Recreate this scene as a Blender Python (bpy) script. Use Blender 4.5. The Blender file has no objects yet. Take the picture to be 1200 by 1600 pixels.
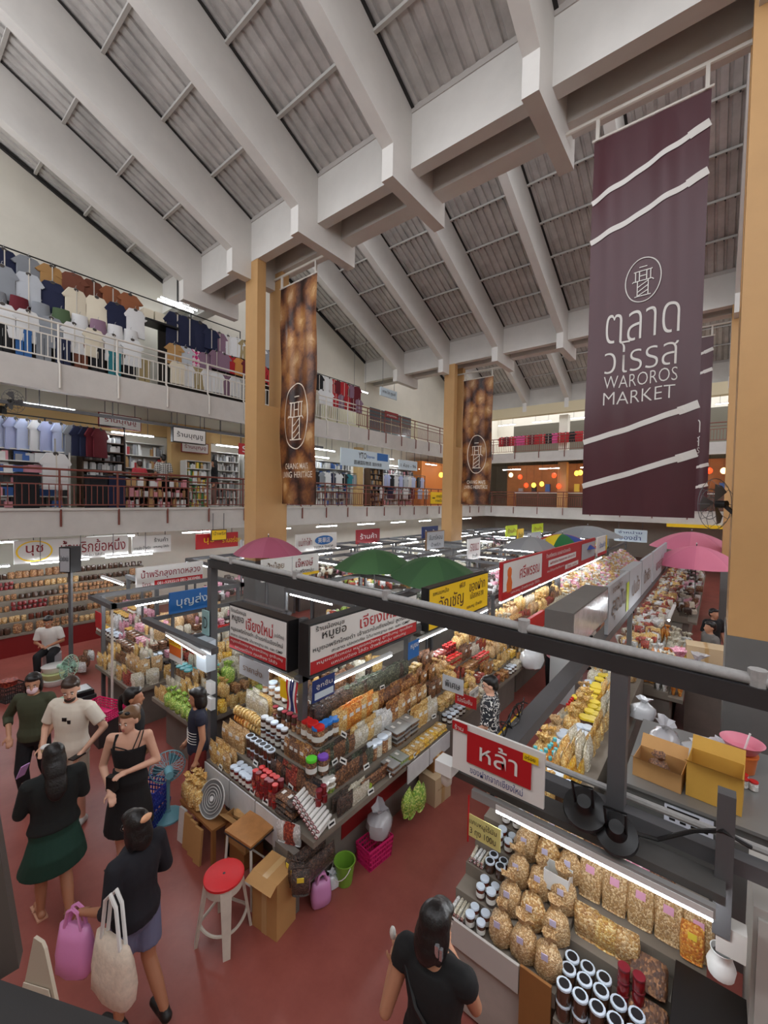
import bpy, bmesh, math, random
from mathutils import Vector, Matrix, noise
import numpy as np
rnd = random.Random(7)
S = bpy.context.scene
COL = S.collection
PI = math.pi
R = math.radians

# ---------------------------------------------------------------- camera, world, exposure
F_PX, YAW, PITCH, ROLL, CAM_H = 654.4622, 0.67354, 0.032085, 0.017043, 4.0
_cy, _sy = math.cos(YAW), math.sin(YAW)
_fw = Vector((-_sy*math.cos(PITCH), _cy*math.cos(PITCH), -math.sin(PITCH)))
_r0 = Vector((_cy, _sy, 0)); _u0 = _r0.cross(_fw)
_rt = _r0*math.cos(ROLL) + _u0*math.sin(ROLL)
_up = -_r0*math.sin(ROLL) + _u0*math.cos(ROLL)
CAM = Vector((0, 0, CAM_H))
cam = bpy.data.cameras.new('camera'); cam_o = bpy.data.objects.new('camera', cam); COL.objects.link(cam_o)
cam.sensor_fit = 'VERTICAL'; cam.sensor_height = 24.0; cam.lens = F_PX/1600*24.0
cam.clip_start = 0.05; cam.clip_end = 200
cam_o.matrix_world = Matrix(((_rt.x, _up.x, -_fw.x, 0), (_rt.y, _up.y, -_fw.y, 0), (_rt.z, _up.z, -_fw.z, CAM_H), (0, 0, 0, 1)))
S.camera = cam_o
def ray(px, py):
    return _rt*((px-600)/F_PX) - _up*((py-800)/F_PX) + _fw
def atz(px, py, z):
    v = ray(px, py); return CAM + v*((z-CAM_H)/v.z)
def aty(px, py, y):
    v = ray(px, py); return CAM + v*(y/v.y)
def atx(px, py, x):
    v = ray(px, py); return CAM + v*(x/v.x)

w = bpy.data.worlds.new('world'); S.world = w; w.use_nodes = True
WN = w.node_tree.nodes; bgn = WN['Background']
bgn.inputs['Color'].default_value = (0.93, 0.95, 1.0, 1); bgn.inputs['Strength'].default_value = 2.4
S.view_settings.view_transform = 'Standard'; S.view_settings.look = 'None'
S.view_settings.exposure = 0.08; S.view_settings.gamma = 1.0; S.view_settings.use_curve_mapping = False
try:
    S.cycles.use_denoising = True; S.cycles.max_bounces = 6; S.cycles.diffuse_bounces = 3
    S.cycles.glossy_bounces = 2; S.cycles.transmission_bounces = 4; S.cycles.transparent_max_bounces = 6
    S.cycles.sample_clamp_indirect = 4.0; S.cycles.caustics_reflective = False; S.cycles.caustics_refractive = False
except Exception: pass
TUBE_POWER = 38.0

# ---------------------------------------------------------------- materials
_M = {}
def srgb(r, g, b):
    f = lambda c: ((c/255)/12.92 if c <= 10 else (((c/255)+0.055)/1.055)**2.4)
    return (f(r), f(g), f(b), 1)
def mat(name, col, rough=0.6, metal=0.0, coat=0.0, emit=None, estr=0.0, noise_s=0.0, noise_a=0.0, bump=0.0, bump_s=40, alpha=1.0, rand=0.0, spec=0.5):
    if name in _M: return _M[name]
    m = bpy.data.materials.new(name); m.use_nodes = True
    nt = m.node_tree; b = nt.nodes['Principled BSDF']; L = nt.links
    c = srgb(*col) if max(col) > 1.01 or len(col) == 3 and max(col) > 1 else (*col[:3], 1)
    b.inputs['Base Color'].default_value = c
    b.inputs['Roughness'].default_value = rough; b.inputs['Metallic'].default_value = metal
    b.inputs['Specular IOR Level'].default_value = spec
    b.inputs['Coat Weight'].default_value = coat; b.inputs['Coat Roughness'].default_value = 0.12
    if alpha < 1: b.inputs['Alpha'].default_value = alpha
    if emit:
        b.inputs['Emission Color'].default_value = srgb(*emit); b.inputs['Emission Strength'].default_value = estr
    src = None
    if noise_a > 0:
        tc = nt.nodes.new('ShaderNodeTexCoord'); n = nt.nodes.new('ShaderNodeTexNoise')
        n.inputs['Scale'].default_value = noise_s; n.inputs['Detail'].default_value = 5; n.inputs['Roughness'].default_value = 0.65
        L.new(tc.outputs['Object'], n.inputs['Vector'])
        mr = nt.nodes.new('ShaderNodeMapRange'); mr.inputs[1].default_value = 0.3; mr.inputs[2].default_value = 0.7
        mr.inputs[3].default_value = 1-noise_a; mr.inputs[4].default_value = 1+noise_a*0.6
        L.new(n.outputs['Fac'], mr.inputs[0])
        mx = nt.nodes.new('ShaderNodeVectorMath'); mx.operation = 'SCALE'
        mx.inputs[0].default_value = c[:3]; L.new(mr.outputs[0], mx.inputs['Scale'])
        src = mx.outputs[0]; L.new(src, b.inputs['Base Color'])
    if rand > 0:
        oi = nt.nodes.new('ShaderNodeObjectInfo'); hs = nt.nodes.new('ShaderNodeHueSaturation')
        mr = nt.nodes.new('ShaderNodeMapRange'); mr.inputs[3].default_value = 1-rand; mr.inputs[4].default_value = 1+rand
        L.new(oi.outputs['Random'], mr.inputs[0]); L.new(mr.outputs[0], hs.inputs['Value'])
        if src: L.new(src, hs.inputs['Color'])
        else: hs.inputs['Color'].default_value = c
        L.new(hs.outputs[0], b.inputs['Base Color'])
    if bump > 0:
        tc = nt.nodes.new('ShaderNodeTexCoord'); n = nt.nodes.new('ShaderNodeTexNoise'); n.inputs['Scale'].default_value = bump_s
        n.inputs['Detail'].default_value = 4
        L.new(tc.outputs['Object'], n.inputs['Vector']); bp = nt.nodes.new('ShaderNodeBump'); bp.inputs['Strength'].default_value = bump
        bp.inputs['Distance'].default_value = 0.01
        L.new(n.outputs['Fac'], bp.inputs['Height']); L.new(bp.outputs[0], b.inputs['Normal'])
    _M[name] = m; return m
def snack(name, c1, c2, scale=40, c3=None, gloss=0.09, bump=0.9):
    """contents seen through a clear glossy bag"""
    if name in _M: return _M[name]
    m = bpy.data.materials.new(name); m.use_nodes = True; nt = m.node_tree; b = nt.nodes['Principled BSDF']; L = nt.links
    tc = nt.nodes.new('ShaderNodeTexCoord'); oi = nt.nodes.new('ShaderNodeObjectInfo')
    ad = nt.nodes.new('ShaderNodeVectorMath'); ad.operation = 'ADD'
    cb = nt.nodes.new('ShaderNodeVectorMath'); cb.operation = 'SCALE'; cb.inputs[0].default_value = (7, 13, 5)
    L.new(oi.outputs['Random'], cb.inputs['Scale']); L.new(tc.outputs['Object'], ad.inputs[0]); L.new(cb.outputs[0], ad.inputs[1])
    v = nt.nodes.new('ShaderNodeTexVoronoi'); v.inputs['Scale'].default_value = scale; L.new(ad.outputs[0], v.inputs['Vector'])
    rp = nt.nodes.new('ShaderNodeValToRGB'); e = rp.color_ramp.elements
    sep = nt.nodes.new('ShaderNodeSeparateColor'); L.new(v.outputs['Color'], sep.inputs[0])
    L.new(sep.outputs[0], rp.inputs[0]); e[0].color = srgb(*c1); e[1].color = srgb(*c2); e[0].position = .2; e[1].position = .8
    if c3:
        q = rp.color_ramp.elements.new(0.5); q.color = srgb(*c3)
    L.new(rp.outputs[0], b.inputs['Base Color'])
    n = nt.nodes.new('ShaderNodeTexNoise'); n.inputs['Scale'].default_value = 45; n.inputs['Detail'].default_value = 4
    L.new(ad.outputs[0], n.inputs['Vector'])
    bp = nt.nodes.new('ShaderNodeBump'); bp.inputs['Strength'].default_value = bump; bp.inputs['Distance'].default_value = 0.04
    L.new(n.outputs['Fac'], bp.inputs['Height'])
    L.new(bp.outputs[0], b.inputs['Coat Normal'])
    bp2 = nt.nodes.new('ShaderNodeBump'); bp2.invert = True; bp2.inputs['Strength'].default_value = .5; bp2.inputs['Distance'].default_value = 0.012
    L.new(v.outputs['Distance'], bp2.inputs['Height']); L.new(bp2.outputs[0], b.inputs['Normal'])
    b.inputs['Coat Weight'].default_value = 1.0; b.inputs['Coat Roughness'].default_value = gloss; b.inputs['Roughness'].default_value = 0.6
    _M[name] = m; return m

# ---------------------------------------------------------------- mesh builder
class MB:
    def __init__(s): s.v = []; s.f = []; s.mi = []
    def add(s, vs, fs, mi=0):
        o = len(s.v); s.v.extend([tuple(x) for x in vs]); s.f.extend([tuple(i+o for i in f) for f in fs]); s.mi.extend([mi]*len(fs)); return s
    def box(s, x0, y0, z0, x1, y1, z1, mi=0):
        vs = [(x0,y0,z0),(x1,y0,z0),(x1,y1,z0),(x0,y1,z0),(x0,y0,z1),(x1,y0,z1),(x1,y1,z1),(x0,y1,z1)]
        return s.add(vs, [(0,3,2,1),(4,5,6,7),(0,1,5,4),(1,2,6,5),(2,3,7,6),(3,0,4,7)], mi)
    def cbox(s, cx, cy, cz, sx, sy, sz, mi=0):
        return s.box(cx-sx/2, cy-sy/2, cz-sz/2, cx+sx/2, cy+sy/2, cz+sz/2, mi)
    def bar(s, p, q, w, h, mi=0, up=(0,0,1)):
        p = Vector(p); q = Vector(q); d = (q-p).normalized(); up = Vector(up)
        if abs(d.dot(up)) > .98: up = Vector((0, 1, 0))
        a = d.cross(up).normalized()*w/2; b = a.cross(d).normalized()*h/2
        vs = [p-a-b, p+a-b, p+a+b, p-a+b, q-a-b, q+a-b, q+a+b, q-a+b]
        return s.add(vs, [(0,1,2,3),(7,6,5,4),(0,4,5,1),(1,5,6,2),(2,6,7,3),(3,7,4,0)], mi)
    def tube(s, path, r, n=8, mi=0, cap=True):
        path = [Vector(p) for p in path]; k = len(path); rs = r if hasattr(r, '__len__') else [r]*k
        vs = []; ref = None
        for i, p in enumerate(path):
            d = (path[min(i+1, k-1)]-path[max(i-1, 0)]).normalized()
            if ref is None: ref = Vector((0, 0, 1)) if abs(d.z) < .9 else Vector((1, 0, 0))
            a = d.cross(ref).normalized(); b = a.cross(d).normalized(); ref = b
            for j in range(n):
                t = 2*PI*j/n; vs.append(p+a*(math.cos(t)*rs[i])+b*(math.sin(t)*rs[i]))
        fs = [(i*n+j, i*n+(j+1) % n, (i+1)*n+(j+1) % n, (i+1)*n+j) for i in range(k-1) for j in range(n)]
        if cap: fs += [tuple(range(n-1, -1, -1)), tuple((k-1)*n+j for j in range(n))]
        return s.add(vs, fs, mi)
    def cyl(s, p, q, r0, r1=None, n=12, mi=0, cap=True):
        return s.tube([p, q], [r0, r0 if r1 is None else r1], n, mi, cap)
    def lathe(s, prof, n=16, c=(0, 0, 0), mi=0, sx=1, sy=1, closed=True):
        vs = [(c[0]+r*sx*math.cos(2*PI*j/n), c[1]+r*sy*math.sin(2*PI*j/n), c[2]+z) for r, z in prof for j in range(n)]
        k = len(prof)
        fs = [(i*n+j, i*n+(j+1) % n, (i+1)*n+(j+1) % n, (i+1)*n+j) for i in range(k-1) for j in range(n)]
        if closed: fs += [tuple(range(n-1, -1, -1)), tuple((k-1)*n+j for j in range(n))]
        return s.add(vs, fs, mi)
    def ell(s, c, r, n=12, m=8, mi=0):
        prof = [(max(math.sin(PI*i/m), 1e-3), -math.cos(PI*i/m)) for i in range(m+1)]
        vs = [(c[0]+a*r[0]*math.cos(2*PI*j/n), c[1]+a*r[1]*math.sin(2*PI*j/n), c[2]+z*r[2]) for a, z in prof for j in range(n)]
        fs = [(i*n+j, i*n+(j+1) % n, (i+1)*n+(j+1) % n, (i+1)*n+j) for i in range(m) for j in range(n)]
        return s.add(vs, fs, mi)
    def prism(s, poly, fn, d0, d1, mi=0):
        """poly: 2-D outline (ccw); fn(a, b, d) -> point; extruded from d0 to d1"""
        n = len(poly); vs = [fn(a, b, d0) for a, b in poly]+[fn(a, b, d1) for a, b in poly]
        return s.add(vs, [tuple(range(n-1, -1, -1)), tuple(range(n, 2*n))]+[(i, (i+1) % n, n+(i+1) % n, n+i) for i in range(n)], mi)
    def grid(s, fn, nu, nv, mi=0, wrap=False):
        vs = [fn(i/nu, j/nv) for j in range(nv+1) for i in range(nu+1)]
        return s.add(vs, [(j*(nu+1)+i, j*(nu+1)+i+1, (j+1)*(nu+1)+i+1, (j+1)*(nu+1)+i) for j in range(nv) for i in range(nu)], mi)
    def mesh(s, name, mats, smooth=False):
        me = bpy.data.meshes.new(name); me.from_pydata(s.v, [], s.f)
        for m in (mats if isinstance(mats, (list, tuple)) else [mats]): me.materials.append(m)
        if any(s.mi): me.polygons.foreach_set('material_index', s.mi)
        if smooth:
            me.polygons.foreach_set('use_smooth', [True]*len(s.f))
            if smooth != 'all':
                try: me.set_sharp_from_angle(angle=R(40))
                except Exception: pass
        me.update(); return me
    def build(s, name, mats, parent=None, smooth=False, loc=None, rz=None):
        return link(name, s.mesh(name, mats, smooth), parent, loc, rz)
def link(name, me, parent=None, loc=None, rz=None):
    o = bpy.data.objects.new(name, me); COL.objects.link(o)
    if parent is not None: o.parent = parent
    if loc is not None: o.location = loc
    if rz is not None: o.rotation_euler = (0, 0, rz)
    return o
def tag(o, label, cat, group=None):
    o['label'] = label; o['category'] = cat
    if group: o['group'] = group
    return o
def thing(name, label, cat, loc=(0, 0, 0), rz=0.0, group=None):
    o = bpy.data.objects.new(name, None); COL.objects.link(o); o.empty_display_size = .1
    o.location = loc; o.rotation_euler = (0, 0, rz); return tag(o, label, cat, group)
def struct(o, label=None):
    o['kind'] = 'structure'
    if label: o['label'] = label
    return o
def kids(o): return KIDS.get(o.name, [])
KIDS = {}
def copy_tree(o, parent=None, cats=True):
    c = o.copy(); COL.objects.link(c)
    if parent is not None: c.parent = parent
    for ch in o.children: copy_tree(ch, c)
    return c
def setmat(o, m, slot=0):
    o.material_slots[slot].link = 'OBJECT'; o.material_slots[slot].material = m
TEXTS = []
def text(s, w, h, m, parent, M, name='lettering', bold=0.0, ext=0.002, shear=0.0, warp=None):
    """lettering fitted into a w x h box; M: matrix (local to parent) with origin at the box's lower left corner"""
    cu = bpy.data.curves.new(name, 'FONT'); cu.body = s; cu.extrude = 0; cu.offset = 0; cu.resolution_u = 3
    cu.shear = shear; cu.offset = bold
    o = bpy.data.objects.new(name+'_src', cu); COL.objects.link(o); TEXTS.append((o, w, h, m, parent, M, name, ext, warp))
def flush_texts():
    bpy.context.view_layer.update(); dg = bpy.context.evaluated_depsgraph_get()
    out = []
    for o, w, h, m, parent, M, name, ext, warp in TEXTS:
        me = bpy.data.meshes.new_from_object(o.evaluated_get(dg)); n = len(me.vertices)
        if n:
            co = np.empty(n*3, dtype=np.float32); me.vertices.foreach_get('co', co); co = co.reshape(-1, 3)
            lo = co.min(0); hi = co.max(0); sc = np.array([w/max(hi[0]-lo[0], 1e-6), h/max(hi[1]-lo[1], 1e-6)])
            co[:, 0] = (co[:, 0]-lo[0])*sc[0]; co[:, 1] = (co[:, 1]-lo[1])*sc[1]; co[:, 2] = 0
            if warp:
                T = M.to_translation()
                for i in range(n): co[i, 2] = -(warp(T.x+co[i, 0], T.z+co[i, 1])-.010) + T.y
            me.vertices.foreach_set('co', co.ravel())
        me.name = name; me.materials.clear(); me.materials.append(m)
        out.append((me, parent, M, name, ext))
    for o, *_ in TEXTS:
        cu = o.data; bpy.data.objects.remove(o); bpy.data.curves.remove(cu)
    for me, parent, M, name, ext in out:
        t = bpy.data.objects.new(name, me); COL.objects.link(t)
        if parent is not None: t.parent = parent
        t.matrix_local = M @ Matrix.Translation((0, 0, ext))
    TEXTS.clear()
MXY = Matrix(((1,0,0,0),(0,0,-1,0),(0,1,0,0),(0,0,0,1)))     # text in the XZ plane read from -Y
MYX = Matrix(((0,0,1,0),(1,0,0,0),(0,1,0,0),(0,0,0,1)))      # text in the YZ plane read from +X
def FX(x, y, z): return Matrix.Translation((x, y, z)) @ MXY
def FY(x, y, z): return Matrix.Translation((x, y, z)) @ MYX

M_WHITE = mat('white_paint', (222, 218, 212), .7, noise_s=.6, noise_a=.10, bump=.05, bump_s=20)
M_SOFF = mat('cream_wall', (226, 220, 206), .8, noise_s=.5, noise_a=.08)
M_ORANGE = mat('ochre_column_paint', (200, 156, 102), .55, noise_s=.8, noise_a=.08)
M_GREYP = mat('grey_column_paint', (108, 108, 106), .5, noise_s=1.2, noise_a=.12)
M_SHEET = mat('roof_metal', (200, 196, 192), .42, metal=.25, noise_s=1.3, noise_a=.30)
M_SHEETD = mat('roof_gap_dark', (40, 38, 36), .8)
M_STEEL = mat('grey_steel_paint', (92, 92, 94), .45, noise_s=2, noise_a=.12)
M_DSTEEL = mat('dark_steel', (52, 51, 52), .45, noise_s=3, noise_a=.15)
M_PIPE = mat('pale_pipe', (172, 170, 168), .6, noise_s=30, noise_a=.15)
M_RAILW = mat('white_rail_paint', (222, 216, 206), .45)
M_RAILB = mat('rust_rail_paint', (122, 62, 50), .45, noise_s=4, noise_a=.12)
M_TUBE = mat('lamp_tube', (255, 255, 255), .3, emit=(244, 250, 255), estr=TUBE_POWER)
M_BLACK = mat('black_plastic', (22, 22, 24), .4)
M_WHITEP = mat('white_plastic', (232, 232, 230), .35)
M_CARD = mat('cardboard', (188, 142, 88), .8, noise_s=3, noise_a=.08)
M_CARDD = mat('cardboard_dark', (150, 100, 52), .8, noise_s=3, noise_a=.1)
# ---------------------------------------------------------------- floor
def floor_mat():
    m = bpy.data.materials.new('red_painted_floor'); m.use_nodes = True; nt = m.node_tree; b = nt.nodes['Principled BSDF']; L = nt.links
    tc = nt.nodes.new('ShaderNodeTexCoord'); n = nt.nodes.new('ShaderNodeTexNoise'); n.inputs['Scale'].default_value = 1.1; n.inputs['Detail'].default_value = 7
    n.inputs['Roughness'].default_value = .7
    L.new(tc.outputs['Object'], n.inputs['Vector']); rp = nt.nodes.new('ShaderNodeValToRGB')
    rp.color_ramp.elements[0].color = srgb(134, 68, 60); rp.color_ramp.elements[1].color = srgb(168, 94, 84)
    rp.color_ramp.elements[0].position = .3; rp.color_ramp.elements[1].position = .75
    L.new(n.outputs['Fac'], rp.inputs[0]); L.new(rp.outputs[0], b.inputs['Base Color'])
    n2 = nt.nodes.new('ShaderNodeTexNoise'); n2.inputs['Scale'].default_value = 9; n2.inputs['Detail'].default_value = 6
    L.new(tc.outputs['Object'], n2.inputs['Vector']); mr = nt.nodes.new('ShaderNodeMapRange'); mr.inputs[3].default_value = .30; mr.inputs[4].default_value = .38
    L.new(n2.outputs['Fac'], mr.inputs[0]); L.new(mr.outputs[0], b.inputs['Roughness'])
    bp = nt.nodes.new('ShaderNodeBump'); bp.inputs['Strength'].default_value = .02; bp.inputs['Distance'].default_value = .004
    L.new(n2.outputs['Fac'], bp.inputs['Height']); L.new(bp.outputs[0], b.inputs['Normal'])
    return m
fl = struct(MB().box(-24, -3, -.2, 8, 44, 0).build('floor', floor_mat()), 'red painted concrete market floor with a dull shine')

# ---------------------------------------------------------------- saw-tooth roof
SLOPE, ZT, YP, XP, XR0 = .445, 11.6, 10.87, 2.68, -10.28
YG = [6.83, 6.83+YP, 6.83+2*YP, 6.83+3*YP]
roof = bpy.data.objects.new('ceiling', None); COL.objects.link(roof)
struct(roof, 'white concrete saw-tooth roof with sloping rafters and corrugated metal sheets')
RX = [XR0+XP*k for k in range(-2, 7)]
ROOF_END = -15.72            # right faces of the rafters
RW = .26
def zplane(y, yg): return ZT+SLOPE*(yg-y)
for t, yg in enumerate(YG[:3]):
    ytop = yg-YP+1.2 if t else -4.0
    if t == 0: ytop = -2.2
    # rafters
    prof = [(ytop, zplane(ytop, yg)-1.25), (yg-.58, zplane(yg-.58, yg)-1.28), (yg-.58, 9.98), (yg+1.3, 9.98), (yg+1.3, 10.45), (yg+1.25, 10.8), (yg+.25, 11.55), (ytop, zplane(ytop, yg)-.02)]
    bm = MB().prism(prof, lambda a, b, d: (d, a, b), -RW, 0); me = bm.mesh('rafter', M_WHITE)
    for x in RX:
        if x < -13.1: continue
        link('rafter', me, roof, (x, 0, 0))
    # double girder: front beam, back beam and the recessed slab between them
    bm = MB(); bm.box(-15.7, yg, 10.45, 6, yg+.27, 11.5); g1 = bm.build('girder', M_WHITE, roof)
    MB().box(-15.7, yg+.80, 10.45, 6, yg+1.2, 11.5).build('girder', M_WHITE, roof)
    MB().box(-15.7, yg+.27, 10.95, 6, yg+.80, 11.05).build('gutter_slab', mat('gutter_slab_paint', (150, 138, 124), .8), roof)
    MB().box(-15.7, yg-.02, 11.5, 6, yg+.1, 11.62).build('edge_trim', mat('edge_trim_paint', (190, 184, 178), .6), roof)
    # corrugated sheets and purlins, bay by bay
    NR = 11
    def sheet(x0, x1, y0, y1):
        n = NR; bm = MB(); pts = []
        p = (x1-x0)/n
        for i in range(n):
            a = x0+i*p; pts += [(a, 0), (a+p*.62, 0), (a+p*.70, .045), (a+p*.92, .045)]
        pts.append((x1, 0)); vs = []
        for y in (y0, y1):
            vs += [(x, y, zplane(y, yg)+dz) for x, dz in pts]
        k = len(pts); return bm.add(vs, [(i, i+1, k+i+1, k+i) for i in range(k-1)])
    ys = [yg+.05-1.2*j for j in range(0, 12)]
    first = None
    for bi, x in enumerate(RX[:-1]):
        for j in range(len(ys)-1):
            y1, y0 = ys[j], ys[j+1]
            if y0 < ytop-.2: break
            if first is None or first[0] != t:
                first = (t,)
                base_sheet = [sheet(0, XP, a, b).mesh('roof_sheet', M_SHEET) for b, a in zip(ys[:-1], ys[1:])]
                pur = []
                for yy in ys:
                    b2 = MB().box(0, yy-.035, zplane(yy, yg)-.07, XP-RW, yy+.035, zplane(yy, yg)-.005)
                    if t:
                        for q in range(NR): b2.cbox(.12+q*.22, yy+.02, zplane(yy, yg)-.03, .035, .07, .09, 1)
                    pur.append(b2.mesh('purlin', [mat('purlin_paint', (196, 192, 186), .5), M_DSTEEL]))
            link('roof_sheet', base_sheet[j], roof, (x, 0, 0))
            if j or True: link('purlin', pur[j], roof, (x, 0, 0))
        # dark strip painted in for the shaded gap along the rafter
        bm = MB(); b = .0
        bm.add([(x+.0, ytop, zplane(ytop, yg)-.03), (x+.07, ytop, zplane(ytop, yg)-.03), (x+.07, yg, zplane(yg, yg)-.03), (x, yg, zplane(yg, yg)-.03)], [(0, 1, 2, 3)])
        bm.build('shadow_gap_strip', M_SHEETD, roof)
    bm = MB(); bm.bar((-15.67, ytop, zplane(ytop, yg)-.02), (-15.67, yg+.1, zplane(yg+.1, yg)-.02), .1, .16); bm.build('edge_flashing', M_SHEETD, roof)
# unseen white reflector added over the slopes to bounce daylight into the next opening
yg = YG[0]
for yg in YG[:2]:
    yt = -2.2 if yg == YG[0] else yg-YP+1.2
    MB().add([(-15.7, yt, zplane(yt, yg)+.1), (6, yt, zplane(yt, yg)+.1), (6, yg+.1, zplane(yg+.1, yg)+.1), (-15.7, yg+.1, zplane(yg+.1, yg)+.1)], [(0, 1, 2, 3)]).build('bounce_sheet', mat('bounce_white', (238, 238, 238), .8), roof)
# cream edge beam and end wall above the far gallery
struct(MB().box(-15.7, 28.0, 9.7, 6, 28.5, 10.35).build('trim_1', mat('cream_beam', (214, 200, 166), .7)), 'cream edge beam over the far upper gallery')

# ---------------------------------------------------------------- walls
def gable(y0, y1, yg):
    return [(y0, zplane(y0, yg)), (y1, zplane(y1, yg))]
poly = [(-3, 0), (36, 0), (36, 11.6)]
for yg in (YG[2], YG[1], YG[0]):
    top = max(yg-YP+1.0, -3); poly += [(min(yg, 36), 11.55 if yg <= 36 else 12), (top, zplane(top, yg)-.02)]
    if top > -3: poly += [(top, 11.5)]
wl = MB().prism(poly, lambda a, b, d: (d, a, b), -15.95, -15.7).build('wall_left', M_SOFF); struct(wl, 'tall cream gable wall behind the left galleries')
struct(MB().box(-15.7, 35.8, 0, 6, 36, 11.6).build('wall_far', M_SOFF), 'far end wall behind the far galleries')

struct(MB().box(-15.7, -3.2, 0, 8, -3, 8.6).build('wall_near', M_SOFF), 'plain wall behind the photographer'); struct(MB().box(7.8, -3, 0, 8, 36, 8.6).build('wall_right', M_SOFF), 'plain wall far to the right of the near column')
# ---------------------------------------------------------------- columns: two legs joined below, with a slot at the top
def column(x, y, name_label, tall_paint=2.35):
    c = bpy.data.objects.new('column', None); COL.objects.link(c); c.location = (x, y, 0); struct(c, name_label)
    bm = MB(); wd = .55
    bm.box(0, 0, tall_paint, wd, .27, 10.46); bm.box(0, .80, tall_paint, wd, 1.06, 10.46)
    bm.box(0, .27, tall_paint, wd, .80, 6.55)
    bm.build('shaft', M_ORANGE, c)
    MB().box(-.012, -.012, 0, wd+.012, 1.072, tall_paint).build('painted_base', M_GREYP, c)
    return c
column(-10.53, 6.83, 'ochre slotted concrete column beside the first brown photo banner', .0+2.2)
column(.14, 6.83, 'ochre concrete column with grey painted base beside the big maroon banner')
column(-10.53, 17.70, 'ochre slotted concrete column beside the second brown photo banner', 2.0)
column(.14, 17.70, 'far ochre concrete column mostly hidden behind the near one', 2.0)

# ---------------------------------------------------------------- galleries
XE, YF = -13.0, 27.8
M_SLAB = mat('slab_paint', (205, 200, 194), .7, noise_s=.9, noise_a=.12)
M_SOFFIT = mat('slab_soffit', (216, 206, 188), .8)
M_BAND = mat('ochre_band', (214, 178, 122), .7)
def slab(n, z0, z1, lab):
    bm = MB()
    bm.box(-15.7, -3, z1-.18, XE-.2, 36, z1, 1); bm.box(XE-.2, -3, z0, XE, YF, z1, 0)
    o = struct(bm.build(n, [M_SLAB, M_SOFFIT]), lab)
    return o
slab('floor_2', 2.9, 3.6, 'left first gallery floor slab with plain pale edge')
slab('floor_3', 6.53, 7.24, 'left upper gallery floor slab with plain pale edge')
for n, z0, z1, lab in (('floor_4', 2.9, 3.6, 'far first gallery floor slab with plain pale edge'), ('floor_5', 6.6, 7.24, 'far upper gallery floor slab with plain pale edge')):
    bm = MB(); bm.box(XE-.2, YF+.2, z1-.18, 6, 36, z1, 1); bm.box(XE, YF, z0, 6, YF+.2, z1, 0)
    struct(bm.build(n, [M_SLAB, M_SOFFIT]), lab)
# small edge moulding of the lower slabs
struct(MB().box(XE-.02, -3, 3.56, XE+.05, YF, 3.62).build('trim_2', M_SLAB), 'thin lip along the left first gallery edge')
struct(MB().box(XE+.05, YF-.05, 3.56, 6, YF+.02, 3.62).build('trim_3', M_SLAB), 'thin lip along the far first gallery edge')

def railing(label, p0, p1, z, m, zs, step, first, hang, balu=.13, single=True, tops=(1.0, .82), group=None):
    """railing along p0 -> p1 at floor height z; posts fixed to the slab face"""
    p0 = Vector((*p0, 0)); p1 = Vector((*p1, 0)); d = (p1-p0); Ln = d.length; d.normalize()
    nrm = Vector((d.y, -d.x, 0))
    t = thing('railing', label, 'railing', (p0.x, p0.y, z), math.atan2(d.y, d.x), group)
    for k, h in enumerate(tops):
        MB().tube([(0, 0, h), (Ln, 0, h)], .028 if k == 0 else .018, 8).build('handrail' if k == 0 else 'rail', m, t, True)
    lo, hi = zs
    for h in (lo, hi): MB().box(0, -.012, h-.015, Ln, .012, h+.015).build('rail', m, t)
    n = int((Ln-first)/step)+1; s = -1
    pm = MB().tube([(0, 0, tops[0]), (0, 0, .05), (0, -.1, -.02), (0, -.1, -hang)], .026, 6).mesh('post', m, True)
    for i in range(n): link('post', pm, t, (first+i*step, 0, 0))
    nb = int(Ln/balu)
    if single and nb <= 298:
        bmm = MB().box(-.009, -.009, lo, .009, .009, hi).mesh('baluster', m)
        for i in range(nb): link('baluster', bmm, t, ((i+.5)*balu, 0, 0))
    else:
        bm = MB()
        for i in range(nb): bm.box((i+.5)*balu-.01, -.01, lo, (i+.5)*balu+.01, .01, hi)
        o = bm.build('balusters', m, t); o['kind'] = 'stuff'
    return t
railing('white railing of the left upper gallery in front of the shirts', (XE-.06, 1.85), (XE-.06, 14.2), 7.24, M_RAILW, (.12, .66), 1.31, 1.32, .62)
railing('rust brown railing at the far end of the left upper gallery', (XE-.06, 14.2), (XE-.06, 27.7), 7.24, M_RAILB, (.12, .66), 1.31, .8, .5)
railing('long rust brown railing of the left first gallery', (XE-.06, 1.85), (XE-.06, 27.7), 3.6, M_RAILB, (.10, .62), 1.31, 1.32, .45)
railing('rust brown railing of the far first gallery', (XE, YF+.05), (4, YF+.05), 3.6, M_RAILB, (.10, .66), 1.6, .5, .45, .13, False)
railing('rust brown railing of the far upper gallery', (XE, YF+.05), (4, YF+.05), 7.24, M_RAILB, (.10, .66), 1.6, .5, .4, .13, False)
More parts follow.
